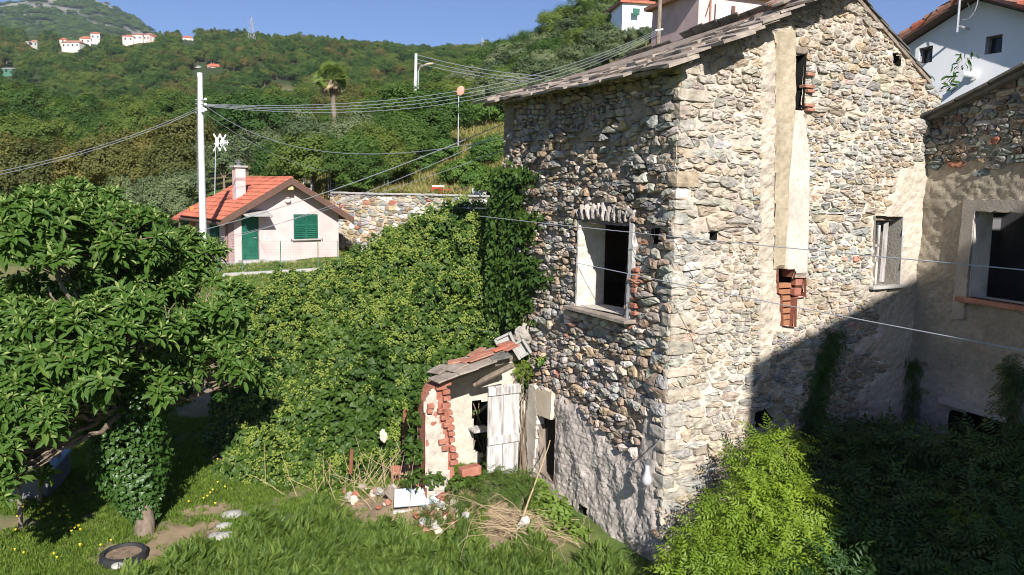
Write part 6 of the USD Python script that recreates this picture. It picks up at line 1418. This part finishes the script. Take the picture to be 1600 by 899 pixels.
for k, (px, py, Y, r, lb) in enumerate(((727, 296, 37, .15, "black plant pot in the middle of the terrace edge"), (754, 293, 36.6, .15, "black plant pot standing on the pale ribbed box"), (714, 298, 37.3, .13, "small dark pot beside the red crates"))):
    q = at(px, py, Y); zt = TWZ + (.40 if k == 1 else .08); t = thing("plant_pot", lb, "pot"); m = trimesh.creation.revolve(np.array([[.001, 0], [r * .75, 0], [r, .28], [r * 1.08, .28], [r * 1.08, .32], [r * .9, .32], [r * .85, .22], [.001, .22]]), sections=16); m.apply_translation([q[0], q[1], zt]); m.fix_normals(); put("pot", MB().tm(m), "black_rubber", t, smooth=40)
sw2 = thing("dry_stone_wall", "rough dry stone wall across the upper terrace", "wall"); w0, w1 = at(618, 272, 47), at(700, 258, 50); du = unit((w1 - w0) * [1, 1, 0])
for k in range(170):
    f_ = rd_.random(); p = w0 + (w1 - w0) * f_; g_ = gt(p[0], p[1]); m = trimesh.creation.icosphere(1, rd_.uniform(.12, .26)); m.vertices *= rd_.uniform(.7, 1.2, m.vertices.shape) * [1.3, 1, .7]; m.apply_translation([p[0], p[1] + rd_.normal(0, .15), g_ + rd_.uniform(0, .75)]); put("stone", MB().tm(m), ("grey_plaster", "concrete", "buff_plaster", "grey_plaster")[k % 4], sw2)
# ------------------------------------------------------------------ trees
rt_ = np.random.default_rng(606)
def crown(nc, per, shape, leaf, rng, bottom=-.35, spread=.27, up=.35):
    "leaf cards gathered in clumps over an uneven crown; unit radius"
    d = rdir(nc * 3, rng); d = d[d[:, 2] > bottom][:nc]; lob = .62 + .75 * fbm(d * 1.6 + rng.uniform(0, 50, 3), 3, 191)
    c = d * lob[:, None] * rng.uniform(.55, 1.0, (len(d), 1)); n = np.repeat(np.arange(len(d)), per); o = rdir(len(n), rng)
    P = (c[n] + o * rng.uniform(.3, 1, (len(n), 1)) * spread * rng.uniform(.6, 1.3, len(d))[n][:, None]); N = unit(o * .75 + d[n] * .75 + up * Z + rng.normal(0, .28, P.shape))
    A, B, C = frames(N, rng.uniform(0, 6.28, len(n)), rng); v, f = replicate(LEAF4[0] * [1, 1.15, 1], LEAF4[1], P * shape, A, B, C, rng.uniform(leaf * .7, leaf * 1.4, len(n)))
    return v, f
def tree_parts(kind, rng, dense=1.0):
    "unit-height tree: crown and trunk with limbs"
    if kind == "olive": v, f = crown(int(70 * dense), 60, np.array([.52, .52, .40]), .042, rng); cz, m = .60, "olive_leaf"
    elif kind == "oak": v, f = crown(int(80 * dense), 95, np.array([.46, .46, .44]), .032, rng); cz, m = .58, "wood_leaf"
    elif kind == "autumn": v, f = crown(int(76 * dense), 95, np.array([.44, .44, .46]), .032, rng); cz, m = .56, "autumn_leaf"
    elif kind == "bush": v, f = crown(int(60 * dense), 60, np.array([.62, .62, .46]), .055, rng, -.5); cz, m = .46, "bush_leaf"
    elif kind == "pine":
        vs, fs, k = [], [], 0
        for i_ in range(9):
            z_ = i_ / 9; a, b = crown(int(12 * dense), 24, np.array([1, 1, .35]) * .30 * (1.05 - z_), .06, rng, -.8, .4); vs.append(a + Z * (z_ * .75 - .32)); fs.append(b + k); k += len(a)
        v, f = np.vstack(vs), np.vstack(fs); cz, m = .52, "wood_leaf"
    v = v + Z * cz; tk = MB(); p = np.array([[0, 0, -.05], [.01, .0, .15], [.0, .015, .35], [.02, 0, .6]]); tk.tube(p, [.035, .028, .022, .012], 6)
    for k in range(5):
        a = k * 1.26 + rng.uniform(0, .6); tk.tube([p[1] + (p[2] - p[1]) * rng.random(), np.array([math.cos(a) * .12, math.sin(a) * .12, .45]), np.array([math.cos(a) * .28, math.sin(a) * .28, .62 + rng.uniform(-.08, .1)])], [.016, .011, .005], 5)
    return (v, f), m, tk.arrays()
PROTO = {}
def plant_tree(kind, p, h, label, group, var=0, cat="tree", wide=1.0):
    names = {"olive": "olive_tree", "oak": "oak_tree", "autumn": "chestnut_tree", "bush": "bush", "pine": "pine_tree"}
    z0 = float(ground(p[0], p[1])); loc = (p[0], p[1], z0 - .05); rz = rt_.uniform(0, 6.28); sc = np.array([h * wide, h * wide, h])
    key = (kind, var)
    if key not in PROTO:
        t = thing(names[kind], label, cat, loc, rz, sc, group); (cv, cf), m, tk = PARTS.setdefault(key, tree_parts(kind, np.random.default_rng(700 + hash(kind) % 1 + var * 7 + len(kind)), 1.5))
        put("crown", (cv, cf), m, t); put("trunk", tk, "bark", t); PROTO[key] = t; return t
    return copy_of(PROTO[key], names[kind], label, cat, loc, rz, sc, group)
PARTS = {}
# trees that stand out: photo pixel of the crown's middle, distance, height in metres
GR = {"a": ("rounded grey-green olive bushes on the slope left of the pink cottage", "olive", "silvery olive bush on the slope just left of the pink cottage"),
      "b": ("dark trees on the slope behind the cottage", "oak", "dark green tree on the slope behind the pink cottage"),
      "c": ("olive trees behind the cottage", "olive", "grey-green olive tree on the slope behind the pink cottage"),
      "d": ("brownish trees at the foot of the wooded hill", "autumn", "brownish green tree at the foot of the wooded hill left of the pole"),
      "e": ("olive trees on the right slope above the slate roof", "olive", "olive tree on the slope above the far end of the slate roof"),
      "f": ("green bushes on the dry slope above the terrace", "bush", "leafy green bush on the dry slope above the terrace")}
LIST = [("a",195,322,50,2.6),("a",225,330,47,2.2),("a",255,318,52,2.4),("a",280,328,46,2.0),("a",215,345,42,1.6),("a",250,342,44,1.6),("a",185,345,44,2.2),("a",275,300,58,2.6),("a",240,300,62,3.0),("a",205,300,62,3.0),("a",300,285,60,3.2),
        ("d",245,240,80,8.5),("d",205,250,85,7.5),("d",275,262,72,6.5),("d",225,270,70,6.0),("d",170,262,85,7),("d",130,268,85,7),("d",85,262,90,8),("d",45,275,85,7),("d",10,270,85,8),("d",290,235,85,7),
        ("c",330,232,66,5),("c",362,215,72,5.5),("c",385,240,60,4.6),("c",415,232,64,5),("c",440,215,72,5.5),("c",350,262,56,4),("c",312,258,58,4.4),("c",475,215,76,5.5),("c",470,250,58,4.2),("c",540,212,70,5.5),("c",570,200,74,6),("c",505,215,80,5),
        ("b",490,262,52,4.6),("b",455,262,54,4.2),("b",520,245,56,5.2),("b",550,255,50,4.4),("b",425,262,56,4),("b",610,215,60,6.5),("b",640,225,56,6.0),("b",585,230,58,5.6),("b",665,205,64,6.5),("b",600,250,52,4.4),("b",640,190,72,7),("b",690,190,72,6),("b",570,268,48,3.2),
        ("f",735,262,46,2.6),("f",755,240,50,2.4),("f",715,270,44,2.0),("f",770,225,52,2.6),("f",690,232,56,2.4),("f",760,175,66,4),("f",660,252,50,1.6),("f",775,285,41,1.9),("f",745,280,42,1.6),("f",620,262,48,1.8),("f",560,285,43,1.6),
        ("e",700,160,84,6),("e",765,150,84,6),("e",680,150,95,6.5),("e",800,140,80,6),("e",830,120,84,6),("e",815,95,100,7),("e",850,100,92,6.5),("e",875,115,76,5.4),("e",845,75,112,7),("e",875,72,105,6.5),("e",905,85,88,6),("e",935,70,88,6),("e",900,50,110,7),("e",930,38,110,7),("e",955,60,88,5),("e",985,62,76,2.0),("e",965,85,70,3.6),("e",930,100,68,4.4),("e",1010,55,76,2.0),("e",1048,48,70,3.0),("e",1030,60,70,2.2),("e",1075,40,66,2),("e",895,125,64,4.4),("e",860,140,62,4),("e",825,150,66,4.4),("e",790,165,66,4.4),("e",945,25,120,7),("e",780,120,110,7),("e",745,130,115,7),("e",790,100,125,7)]
MARKS = [((312,200),"the concrete pole"),((343,225),"the aerial"),((522,140),"the palm"),((649,125),"the street lamp pole"),((718,145),"the dish pole"),((373,275),"the cottage chimney"),((252,358),"the green fence panel"),((546,275),"the tall green post"),
         ((1005,25),"the white hill house"),((1031,25),"the wooden pole"),((850,130),"the slate roof's far slabs"),((660,265),"the dry stone wall"),((480,280),"the step ladder"),((75,215),"the polytunnel"),((790,165),"the roof's lowest corner"),((693,297),"the red crates"),((1110,20),"the peach house"),((523,282),"the arch frame"),((0,230),"the left picture edge")]
BASEL = {k: v[2].split(" on the ")[0].split(" at the ")[0] for k, v in GR.items()}
used_l = {}
for g, px, py, Y, h in LIST:
    near = sorted(MARKS, key=lambda m: (m[0][0] - px) ** 2 + (1.6 * (m[0][1] - py)) ** 2)[0]; dx, dy = px - near[0][0], py - near[0][1]
    rel = ("just right of " if dx < 60 else "well right of ") if dx > abs(dy) * .7 else ("just left of " if dx > -60 else "well left of ") if dx < -abs(dy) * .7 else ("above " if dy < 0 else "below ")
    big_ = "tall " if h >= 6.5 else "mid-sized " if h >= 4.6 else "low " if h >= 2.5 else "very low "
    lbl = big_ + BASEL[g] + " " + rel + near[1]; c_ = used_l.get(lbl, 0); used_l[lbl] = c_ + 1
    if c_: lbl = ("second " if c_ == 1 else "third " if c_ == 2 else "fourth ") + lbl
    hp = min(h / Y * 1200, {"a": 62, "b": 92, "c": 62, "d": 98, "e": 56, "f": 46}[g]); best = None     # stand it where its crown shows at that place
    for yy in np.exp(np.linspace(math.log(Y * .62), math.log(Y * 1.6), 60)):
        q = at(px, py, yy); hh_ = hp * yy / 1200; e_ = abs(pix([q[0], q[1], float(ground(q[0], q[1])) + .55 * hh_])[1] - py)
        if best is None or e_ < best[0]: best = (e_, q, hh_)
    q, h = best[1], best[2]; plant_tree(GR[g][1], q, h * rt_.uniform(.88, 1.12), lbl, GR[g][0], int(rt_.integers(0, 3)), "bush" if g == "f" else "tree", rt_.uniform(.9, 1.25))
# the palm
pm = thing("palm_tree", "tall fan palm with shaggy crown standing among the olives behind the cottage", "palm"); c_ = at(518, 124, 92); b_ = np.array([c_[0] + .25, c_[1], float(ground(c_[0], c_[1]))]); mb = MB()
mb.tube([b_ - Z * .2, b_ + (c_ - b_) * .4 + [.15, 0, 0], c_ - Z * .3], [.34, .28, .30], 10); put("trunk", mb, "bark", pm, smooth=True)
for k in range(84):
    el = math.radians(rt_.uniform(-62, 82)); a = rt_.uniform(0, 6.28); d = np.array([math.cos(a) * math.cos(el), math.sin(a) * math.cos(el), math.sin(el)]); L = rt_.uniform(1.8, 2.5) * (1 if el > -.3 else .9)
    C = unit(np.array([-math.cos(a) * math.sin(el), -math.sin(a) * math.sin(el), math.cos(el)])); B = np.cross(C, d); ro = rt_.uniform(-1.3, 1.3); C, B = math.cos(ro) * C - math.sin(ro) * B, math.cos(ro) * B + math.sin(ro) * C; mb = MB(); mb.tube([c_, c_ + d * L * .62], [.03, .02], 4, cap=False); o = c_ + d * L * .58
    for m_ in range(11):
        th = math.radians(-75 + m_ * 15); dd_ = math.cos(th) * d + math.sin(th) * B - Z * .12; s_ = np.cross(unit(dd_), C) * .09; l_ = L * .48 * rt_.uniform(.85, 1.1); mb.add([o - s_ * .3, o + dd_ * l_ * .5 + s_, o + dd_ * l_ - Z * .08, o + dd_ * l_ * .5 - s_], [[0, 1, 2], [0, 2, 3]])
    put("frond" if el > -.45 else "dead_frond", mb, "palm_leaf" if el > -.45 else "dry_stalk", pm)
# ------------------------------------------------------------------ woodland on the hills (one mass)
WPR = [("oak", 11), ("oak", 12), ("autumn", 13), ("oak", 14), ("autumn", 15), ("bush", 16), ("olive", 17), ("pine", 18)]
protos = []
for kind, sd in WPR:
    (cv, cf), m, tk = tree_parts(kind, np.random.default_rng(sd), .9); protos.append([("crown", (cv, cf), m), ("trunk", tk, "bark")])
n = 110000; azs = rt_.uniform(-.72, .62, n); rr = np.sqrt(rt_.uniform(62 ** 2, 900 ** 2, n)); x, y = rr * np.sin(azs), rr * np.cos(azs)
P = np.column_stack([x, y, ground(x, y)]); q0 = (P - CAM) @ Fw; px = 800 + FPX * ((P - CAM) @ Rt) / q0; py = 449.5 - FPX * ((P - CAM) @ Up) / q0
ok = (px > -140) & (px < 1260) & (py > -60)
ok &= ~((px > 560) & (rr < 90)) & ~((np.abs(px - 520) < 42) & (rr < 112)) & ~((np.abs(px - 655) < 30) & (rr < 90)) & ~((px > 290) & (px < 620) & (rr < 74)) & (rr > 78)
ok &= ~((fbm(P / 40, 4, 9) > .565) & (rr > 130) & (rt_.random(n) < .9))
P, px, py, rr = P[ok], px[ok], py[ok], rr[ok]
HS = [(110,66,38),(140,56,34),(97,58,14),(52,60,22),(217,56,56),(294,62,24),(335,107,34),(12,108,30),(308,107,14),(445,133,26),(455,144,24),(75,214,46),(18,208,50),(60,125,22),(204,164,12),(170,80,8)]
for hx, hy, hw_ in HS: ok = ~((np.abs(px - hx) < hw_ * .5 + 3) & (py > hy - 6) & (py < hy + 30)); P, px, py, rr = P[ok], px[ok], py[ok], rr[ok]
# thin out to a natural spacing with a grid
cell = np.floor(P[:, :2] / np.where(rr < 220, 4.4, 5.8)[:, None]).astype(np.int64); _, first = np.unique(cell[:, 0] * 100003 + cell[:, 1], return_index=True); P, rr, px, py = P[first], rr[first], px[first], py[first]
zone = fbm(P / [45, 45, 30], 3, 211); kin = np.where(zone < .44, rt_.choice([0, 1, 3, 0, 5], len(P)), np.where(zone < .56, rt_.choice([0, 2, 3, 5, 1], len(P)), rt_.choice([2, 4, 1, 0, 6, 5], len(P))))
kin = np.where((px > 640) & (rr < 240), rt_.choice([6, 6, 6, 0, 3], len(P)), kin); kin = np.where((rr > 600) & (rt_.random(len(P)) < .25), 7, kin)
hgt = rt_.uniform(4.4, 7.6, len(P)) * np.where(kin == 6, .72, 1.0) * np.where(kin == 5, .6, 1) * np.where(kin == 7, 1.25, 1) * (.8 + .5 * fbm(P / 25, 2, 215)) * np.where(rr < 140, .75, 1.0)
ang = rt_.uniform(0, 6.28, len(P)); sc = np.column_stack([hgt * rt_.uniform(.95, 1.35, len(P)), hgt * rt_.uniform(.95, 1.35, len(P)), hgt])
tag(instancer("woodland", protos, kin, P - Z * .2, (np.tile(Z, (len(P), 1)), ang), sc), "mixed green and brownish woodland covering the hillside", "woodland", kind="stuff")
# scrub of the rocky mountain
n = 26000; azs = rt_.uniform(-.75, -.30, n); rr = np.sqrt(rt_.uniform(950 ** 2, 2100 ** 2, n)); P = np.column_stack([rr * np.sin(azs), rr * np.cos(azs), np.zeros(n)]); P[:, 2] = ground(P[:, 0], P[:, 1])
ok = rt_.random(n) < sstep(-(fbm(P / [70, 70, 30], 5, 21) + .12 * sstep(P[:, 2], 180, 480)), -.56, -.48); P = P[ok]; s_ = rt_.uniform(5, 11, len(P))
tag(instancer("mountain_scrub", [protos[0], protos[3], protos[5]], rt_.integers(0, 3, len(P)), P - Z * 1.5, (np.tile(Z, (len(P), 1)), rt_.uniform(0, 6.28, len(P))), np.column_stack([s_ * 1.5, s_ * 1.5, s_])), "low dark scrub covering the distant rocky mountain", "scrub", kind="stuff")
# dry grass and weeds on the terraces
def isslope(px, py, P):
    d = (P[:, 0] - TW0[0]) * _twn[0] + (P[:, 1] - TW0[1]) * _twn[1]; return (px > 420) & (px < 800) & (py > 150) & (py < 312) & (d > .7)
P = area_pts(26000, -16, 3, 36, 66, rg, isslope)
tag(scatter("slope_grass", [[("tuft", tuft(14, .42, .02, rg), "dry_grass")], [("tuft", tuft(14, .34, .025, rg, .8), "grass_blade")], [("tuft", tuft(12, .5, .02, rg, .6), "dry_grass")]], P, .7, 1.5, rg), "dry and green grass on the terraced slope behind the cottage", "grass", kind="stuff")
def isyard(px, py, P): return (px > 150) & (px < 560) & (py > 350) & (py < 480)
P = area_pts(9000, -17, -4, 24, 40, rg, isyard); dk = (P - KO); inside = ((dk @ KF) > -.3) & ((dk @ KB) > -1.0) & ((dk @ KB) < 5.5) & ((dk @ KF) < kw + .3); P = P[~inside]
tag(scatter("yard_grass", [[("tuft", tuft(12, .14, .012, rg, .7), "grass_blade")], [("tuft", tuft(10, .10, .014, rg, .9), "dry_grass")]], P, .6, 1.2, rg), "thin grass round the pink cottage", "grass", kind="stuff")
# ------------------------------------------------------------------ houses far away
def far_house(name, label, px, pyb, Y, w, h, dep, roofh, wall, roof, rot=0.3, group=None, wins=3, cat="house", door=False):
    k_ = 1.4 if Y > 200 else 1.0; Y, k_ = Y * k_, (1.12 if Y > 200 else 1.0); w, h, dep, roofh = w * k_, h * k_, dep * k_, roofh * k_
    q = at(px, pyb, Y); g0 = q[2]; g0 = min(g0, float(ground(q[0], q[1])) + 2.5) if Y > 200 else g0; t = thing(name, label, cat, group=group); a = np.array([math.cos(rot), math.sin(rot), 0]); b = np.array([-a[1], a[0], 0]); o = np.array([q[0], q[1], g0])
    put("wall", MB().box(o + Z * (h / 2 - 1.5) + b * dep / 2, a, b, Z, w / 2, dep / 2, h / 2 + 1.5), wall, t)
    e = .35; m = MB(); f = [o - a * (w / 2 + e) - b * e + Z * h, o + a * (w / 2 + e) - b * e + Z * h, o + a * (w / 2 + e) + b * (dep + e) + Z * h, o - a * (w / 2 + e) + b * (dep + e) + Z * h]
    ri = [o - a * (w / 2 - dep * .3) + b * dep / 2 + Z * (h + roofh), o + a * (w / 2 - dep * .3) + b * dep / 2 + Z * (h + roofh)]
    m.add([f[0], f[1], ri[1], ri[0]], [[0, 1, 2, 3]]).add([f[2], f[3], ri[0], ri[1]], [[0, 1, 2, 3]]).add([f[1], f[2], ri[1]], [[0, 1, 2]]).add([f[3], f[0], ri[0]], [[0, 1, 2]]).add([x - Z * .02 for x in f], [[3, 2, 1, 0]]).prism([x - Z * .25 for x in f], Z * .22)
    put("roof", m, roof, t)
    for k in range(wins):
        c_ = o + a * (-w / 2 + w * (k + .5) / wins) + Z * (h * .55)
        fr_ = put("window", MB().box(c_ - b * .02, a, b, Z, .55, .04, .7), "green_paint" if k % 2 else "glass_dark", t); put("sill", MB().box(c_ - b * .08 - Z * .75, a, b, Z, .65, .08, .05), "concrete", fr_)
    return t
far_house("far_house", "long low white house with red roof on the far hillside", 110, 71, 415, 13, 4.0, 7, 1.8, "white_plaster", "old_terracotta", -.15, wins=4)
far_house("far_house", "pale house with orange roof at the top of the far woods below the mountain", 133, 61, 432, 7, 3.6, 7, 2.0, "white_plaster", "terracotta", .2, wins=2)
far_house("far_house", "white house with small upper storey beside the orange-roofed far house", 149, 60, 434, 6, 4.6, 6, 1.4, "white_plaster", "terracotta", .2, wins=2)
far_house("far_house", "small orange-roofed far house half hidden by trees above the long white one", 98, 59, 436, 4.5, 2.6, 5, 1.4, "buff_plaster", "terracotta", .1, wins=1)
far_house("far_house", "small grey far house at the left end of the hillside row", 52, 64, 430, 5, 3.4, 5, 1.4, "concrete", "old_terracotta", .1, wins=2)
far_house("far_house", "low grey shed left of the small grey far house", 40, 64, 428, 4, 1.8, 4, .6, "concrete", "concrete", .1, wins=0, cat="shed")
for k, (px, w, h, lb) in enumerate(((200, 7, 3.8, "left house of the white row on the far hillside"), (215, 7, 4.6, "second house of the white row on the far hillside"), (229, 5, 5.2, "tallest house of the white row on the far hillside"), (239, 5, 4.0, "right house of the white row on the far hillside"))):
    far_house("far_house", lb, px, 64 + k, 428 + k, w, h, 7, 1.5, "white_plaster" if k % 2 else "pink_render", "terracotta" if k in (0, 3) else "old_terracotta", .15 - .2 * k, wins=2)
far_house("far_house", "pale square house alone right of the white row on the far hillside", 294, 69, 420, 6.5, 4.2, 6, 1.5, "white_plaster", "terracotta", .5, wins=2)
far_house("far_house", "pink house with two red roof parts in the middle of the woods", 336, 113, 305, 7, 2.8, 6, 1.6, "pink_render", "terracotta", .45, wins=3)
far_house("far_house", "tiny white hut left of the pink house in the woods", 309, 109, 318, 3, 1.6, 3, .5, "white_plaster", "concrete", .2, wins=0, cat="hut")
far_house("far_house", "green shed with pale flat roof at the left edge of the woods", 10, 116, 290, 6, 2.6, 4, .5, "dull_green", "concrete", -.1, wins=1, cat="shed")
far_house("far_house", "low white farm shed behind the palm tree", 440, 134, 262, 4.5, 1.3, 4, .4, "white_plaster", "concrete", -.1, wins=1, cat="shed")
far_house("far_house", "lower white hut below the farm shed behind the palm", 456, 146, 235, 3.6, 1.1, 3, .4, "white_plaster", "concrete", .2, wins=0, cat="hut")
pt_ = thing("polytunnel", "long white polytunnel among the trees on the left", "greenhouse"); q = at(72, 221, 150); q[2] = max(q[2], float(ground(q[0], q[1]))); th = np.linspace(0, math.pi, 11); V = []
for s_ in (-3.2, 3.2): V += [q + [s_, .25 * s_, 0] + np.array([-.25 * math.cos(a) * 1.2, math.cos(a) * 1.2, 1.35 * math.sin(a)]) for a in th]
n_ = len(th); put("cover", MB().add(V, [[k, k + 1, n_ + k + 1, n_ + k] for k in range(n_ - 1)]), "pale_plastic", pt_); put("end_wall", MB().add(V[n_:], [[0, k, k + 1] for k in range(1, n_ - 1)]).add(V[:n_], [[0, k + 1, k] for k in range(1, n_ - 1)]), "pale_plastic", pt_)
rw = thing("roadside_wall", "low pale roadside wall left of the polytunnel", "wall"); q0_, q1_ = at(-10, 206, 140), at(48, 211, 138); put("wall", MB().prism([q0_ - Z * 1.2, q1_ - Z * 1.2, q1_ + Z * .3, q0_ + Z * .3], [0, .3, 0]), "concrete", rw)
for k in range(9): p = q0_ + (q1_ - q0_) * k / 8; put("railing_post", MB().tube([p + Z * .3, p + Z * 1.2], .05, 4), "galvanised", rw)
put("railing", MB().tube([q0_ + Z * 1.15, q1_ + Z * 1.15], .05, 4), "galvanised", rw)
# the two houses at the top right
far_house("hill_house", "white house with red roof and green shutter above the olive slope", 1006, 38, 86, 4.9, 2.35, 4.5, .75, "white_render", "terracotta", .16, wins=0)
hw_ = at(993.5, 20, 85.6); t_hw = thing("hill_shutter", "closed green shutter on the white house above the olives", "shutter"); 
put("shutter", MB().box(hw_ - np.array([0, .35, 0]), unit(np.array([1, .16, 0])), [0, 1, 0], Z, .38, .04, .36), "green_paint", t_hw); put("shutter_slats", MB().box(hw_ - np.array([0, .40, 0]), unit(np.array([1, .16, 0])), [0, 1, 0], Z, .30, .02, .28), "green_paint", t_hw)
ph = thing("peach_house", "pale peach house with shaded side and pale shutter just above the slate roof", "house"); o = at(1090, 46, 45); hA = unit(np.array([.93, .36, 0])); hB = np.array([-hA[1], hA[0], 0]); zt = at(1090, -12, 45)[2]; zb_ = o[2] - 4
def hbox(a0, a1, b0, b1, z0, z1): return MB().box(o * [1, 1, 0] + hA * (a0 + a1) / 2 + hB * (b0 + b1) / 2 + Z * (z0 + z1) / 2, hA, hB, Z, (a1 - a0) / 2, (b1 - b0) / 2, (z1 - z0) / 2)
put("wall", hbox(0, 5.2, 0, 5, zb_, zt), "pink_render", ph); put("roof", MB().prism([o * [1, 1, 0] + hA * x + hB * y_ + Z * zt for x, y_ in ((-.4, -.4), (5.6, -.4), (5.6, 5.4), (-.4, 5.4))], Z * .22), "old_terracotta", ph)
zw0, zw1 = at(1118, 27, 45)[2], at(1118, 4, 45)[2]
put("shutter", hbox(1.12, 2.15, -.06, .0, zw0, zw1), "white_paint", ph); put("shutter_edge", hbox(1.06, 1.12, -.08, 0, zw0, zw1), "brown_trim", ph); put("frame", hbox(2.2, 2.42, -.09, 0, zw0 - .5, zw1), "brown_trim", ph); put("downpipe", MB().tube([o * [1, 1, 0] + hA * .75 - hB * .08 + Z * zb_, o * [1, 1, 0] + hA * .75 - hB * .08 + Z * zt], .05, 6), "old_terracotta", ph)
put("sloping_pipe", MB().tube([o * [1, 1, 0] + hA * .45 - hB * .1 + Z * (zw0 + .1), o * [1, 1, 0] + hA * .75 - hB * .1 + Z * (zw1 + .3)], .03, 5), "brown_trim", ph)
put("meter_box", hbox(3.3, 3.6, -.12, 0, zw1 - .55, zw1 - .1), "white_paint", ph)
lt = thing("lean_to_gable", "dark wooden outbuilding wall between the white house and the peach house", "outbuilding"); put("wall", MB().box(at(1062, 22, 50) - Z * 1, hA, hB, Z, .55, 2, 2.2), "weathered_wood", lt); put("roof", MB().box(at(1062, 22, 50) + Z * 1.3, hA, hB, Z, .9, 2.3, .1), "brown_trim", lt)

# ------------------------------------------------------------------ the air
mat("haze_air", {"v": ("principled_volume", {"color": (.80, .88, 1.0), "density": .00011, "anisotropy": .2})}, [], volume="v.volume")
tag(put("haze", MB().box([0, 0, 229], [1, 0, 0], [0, 1, 0], Z, 3100, 3100, 231.5), "haze_air"), kind="stuff")
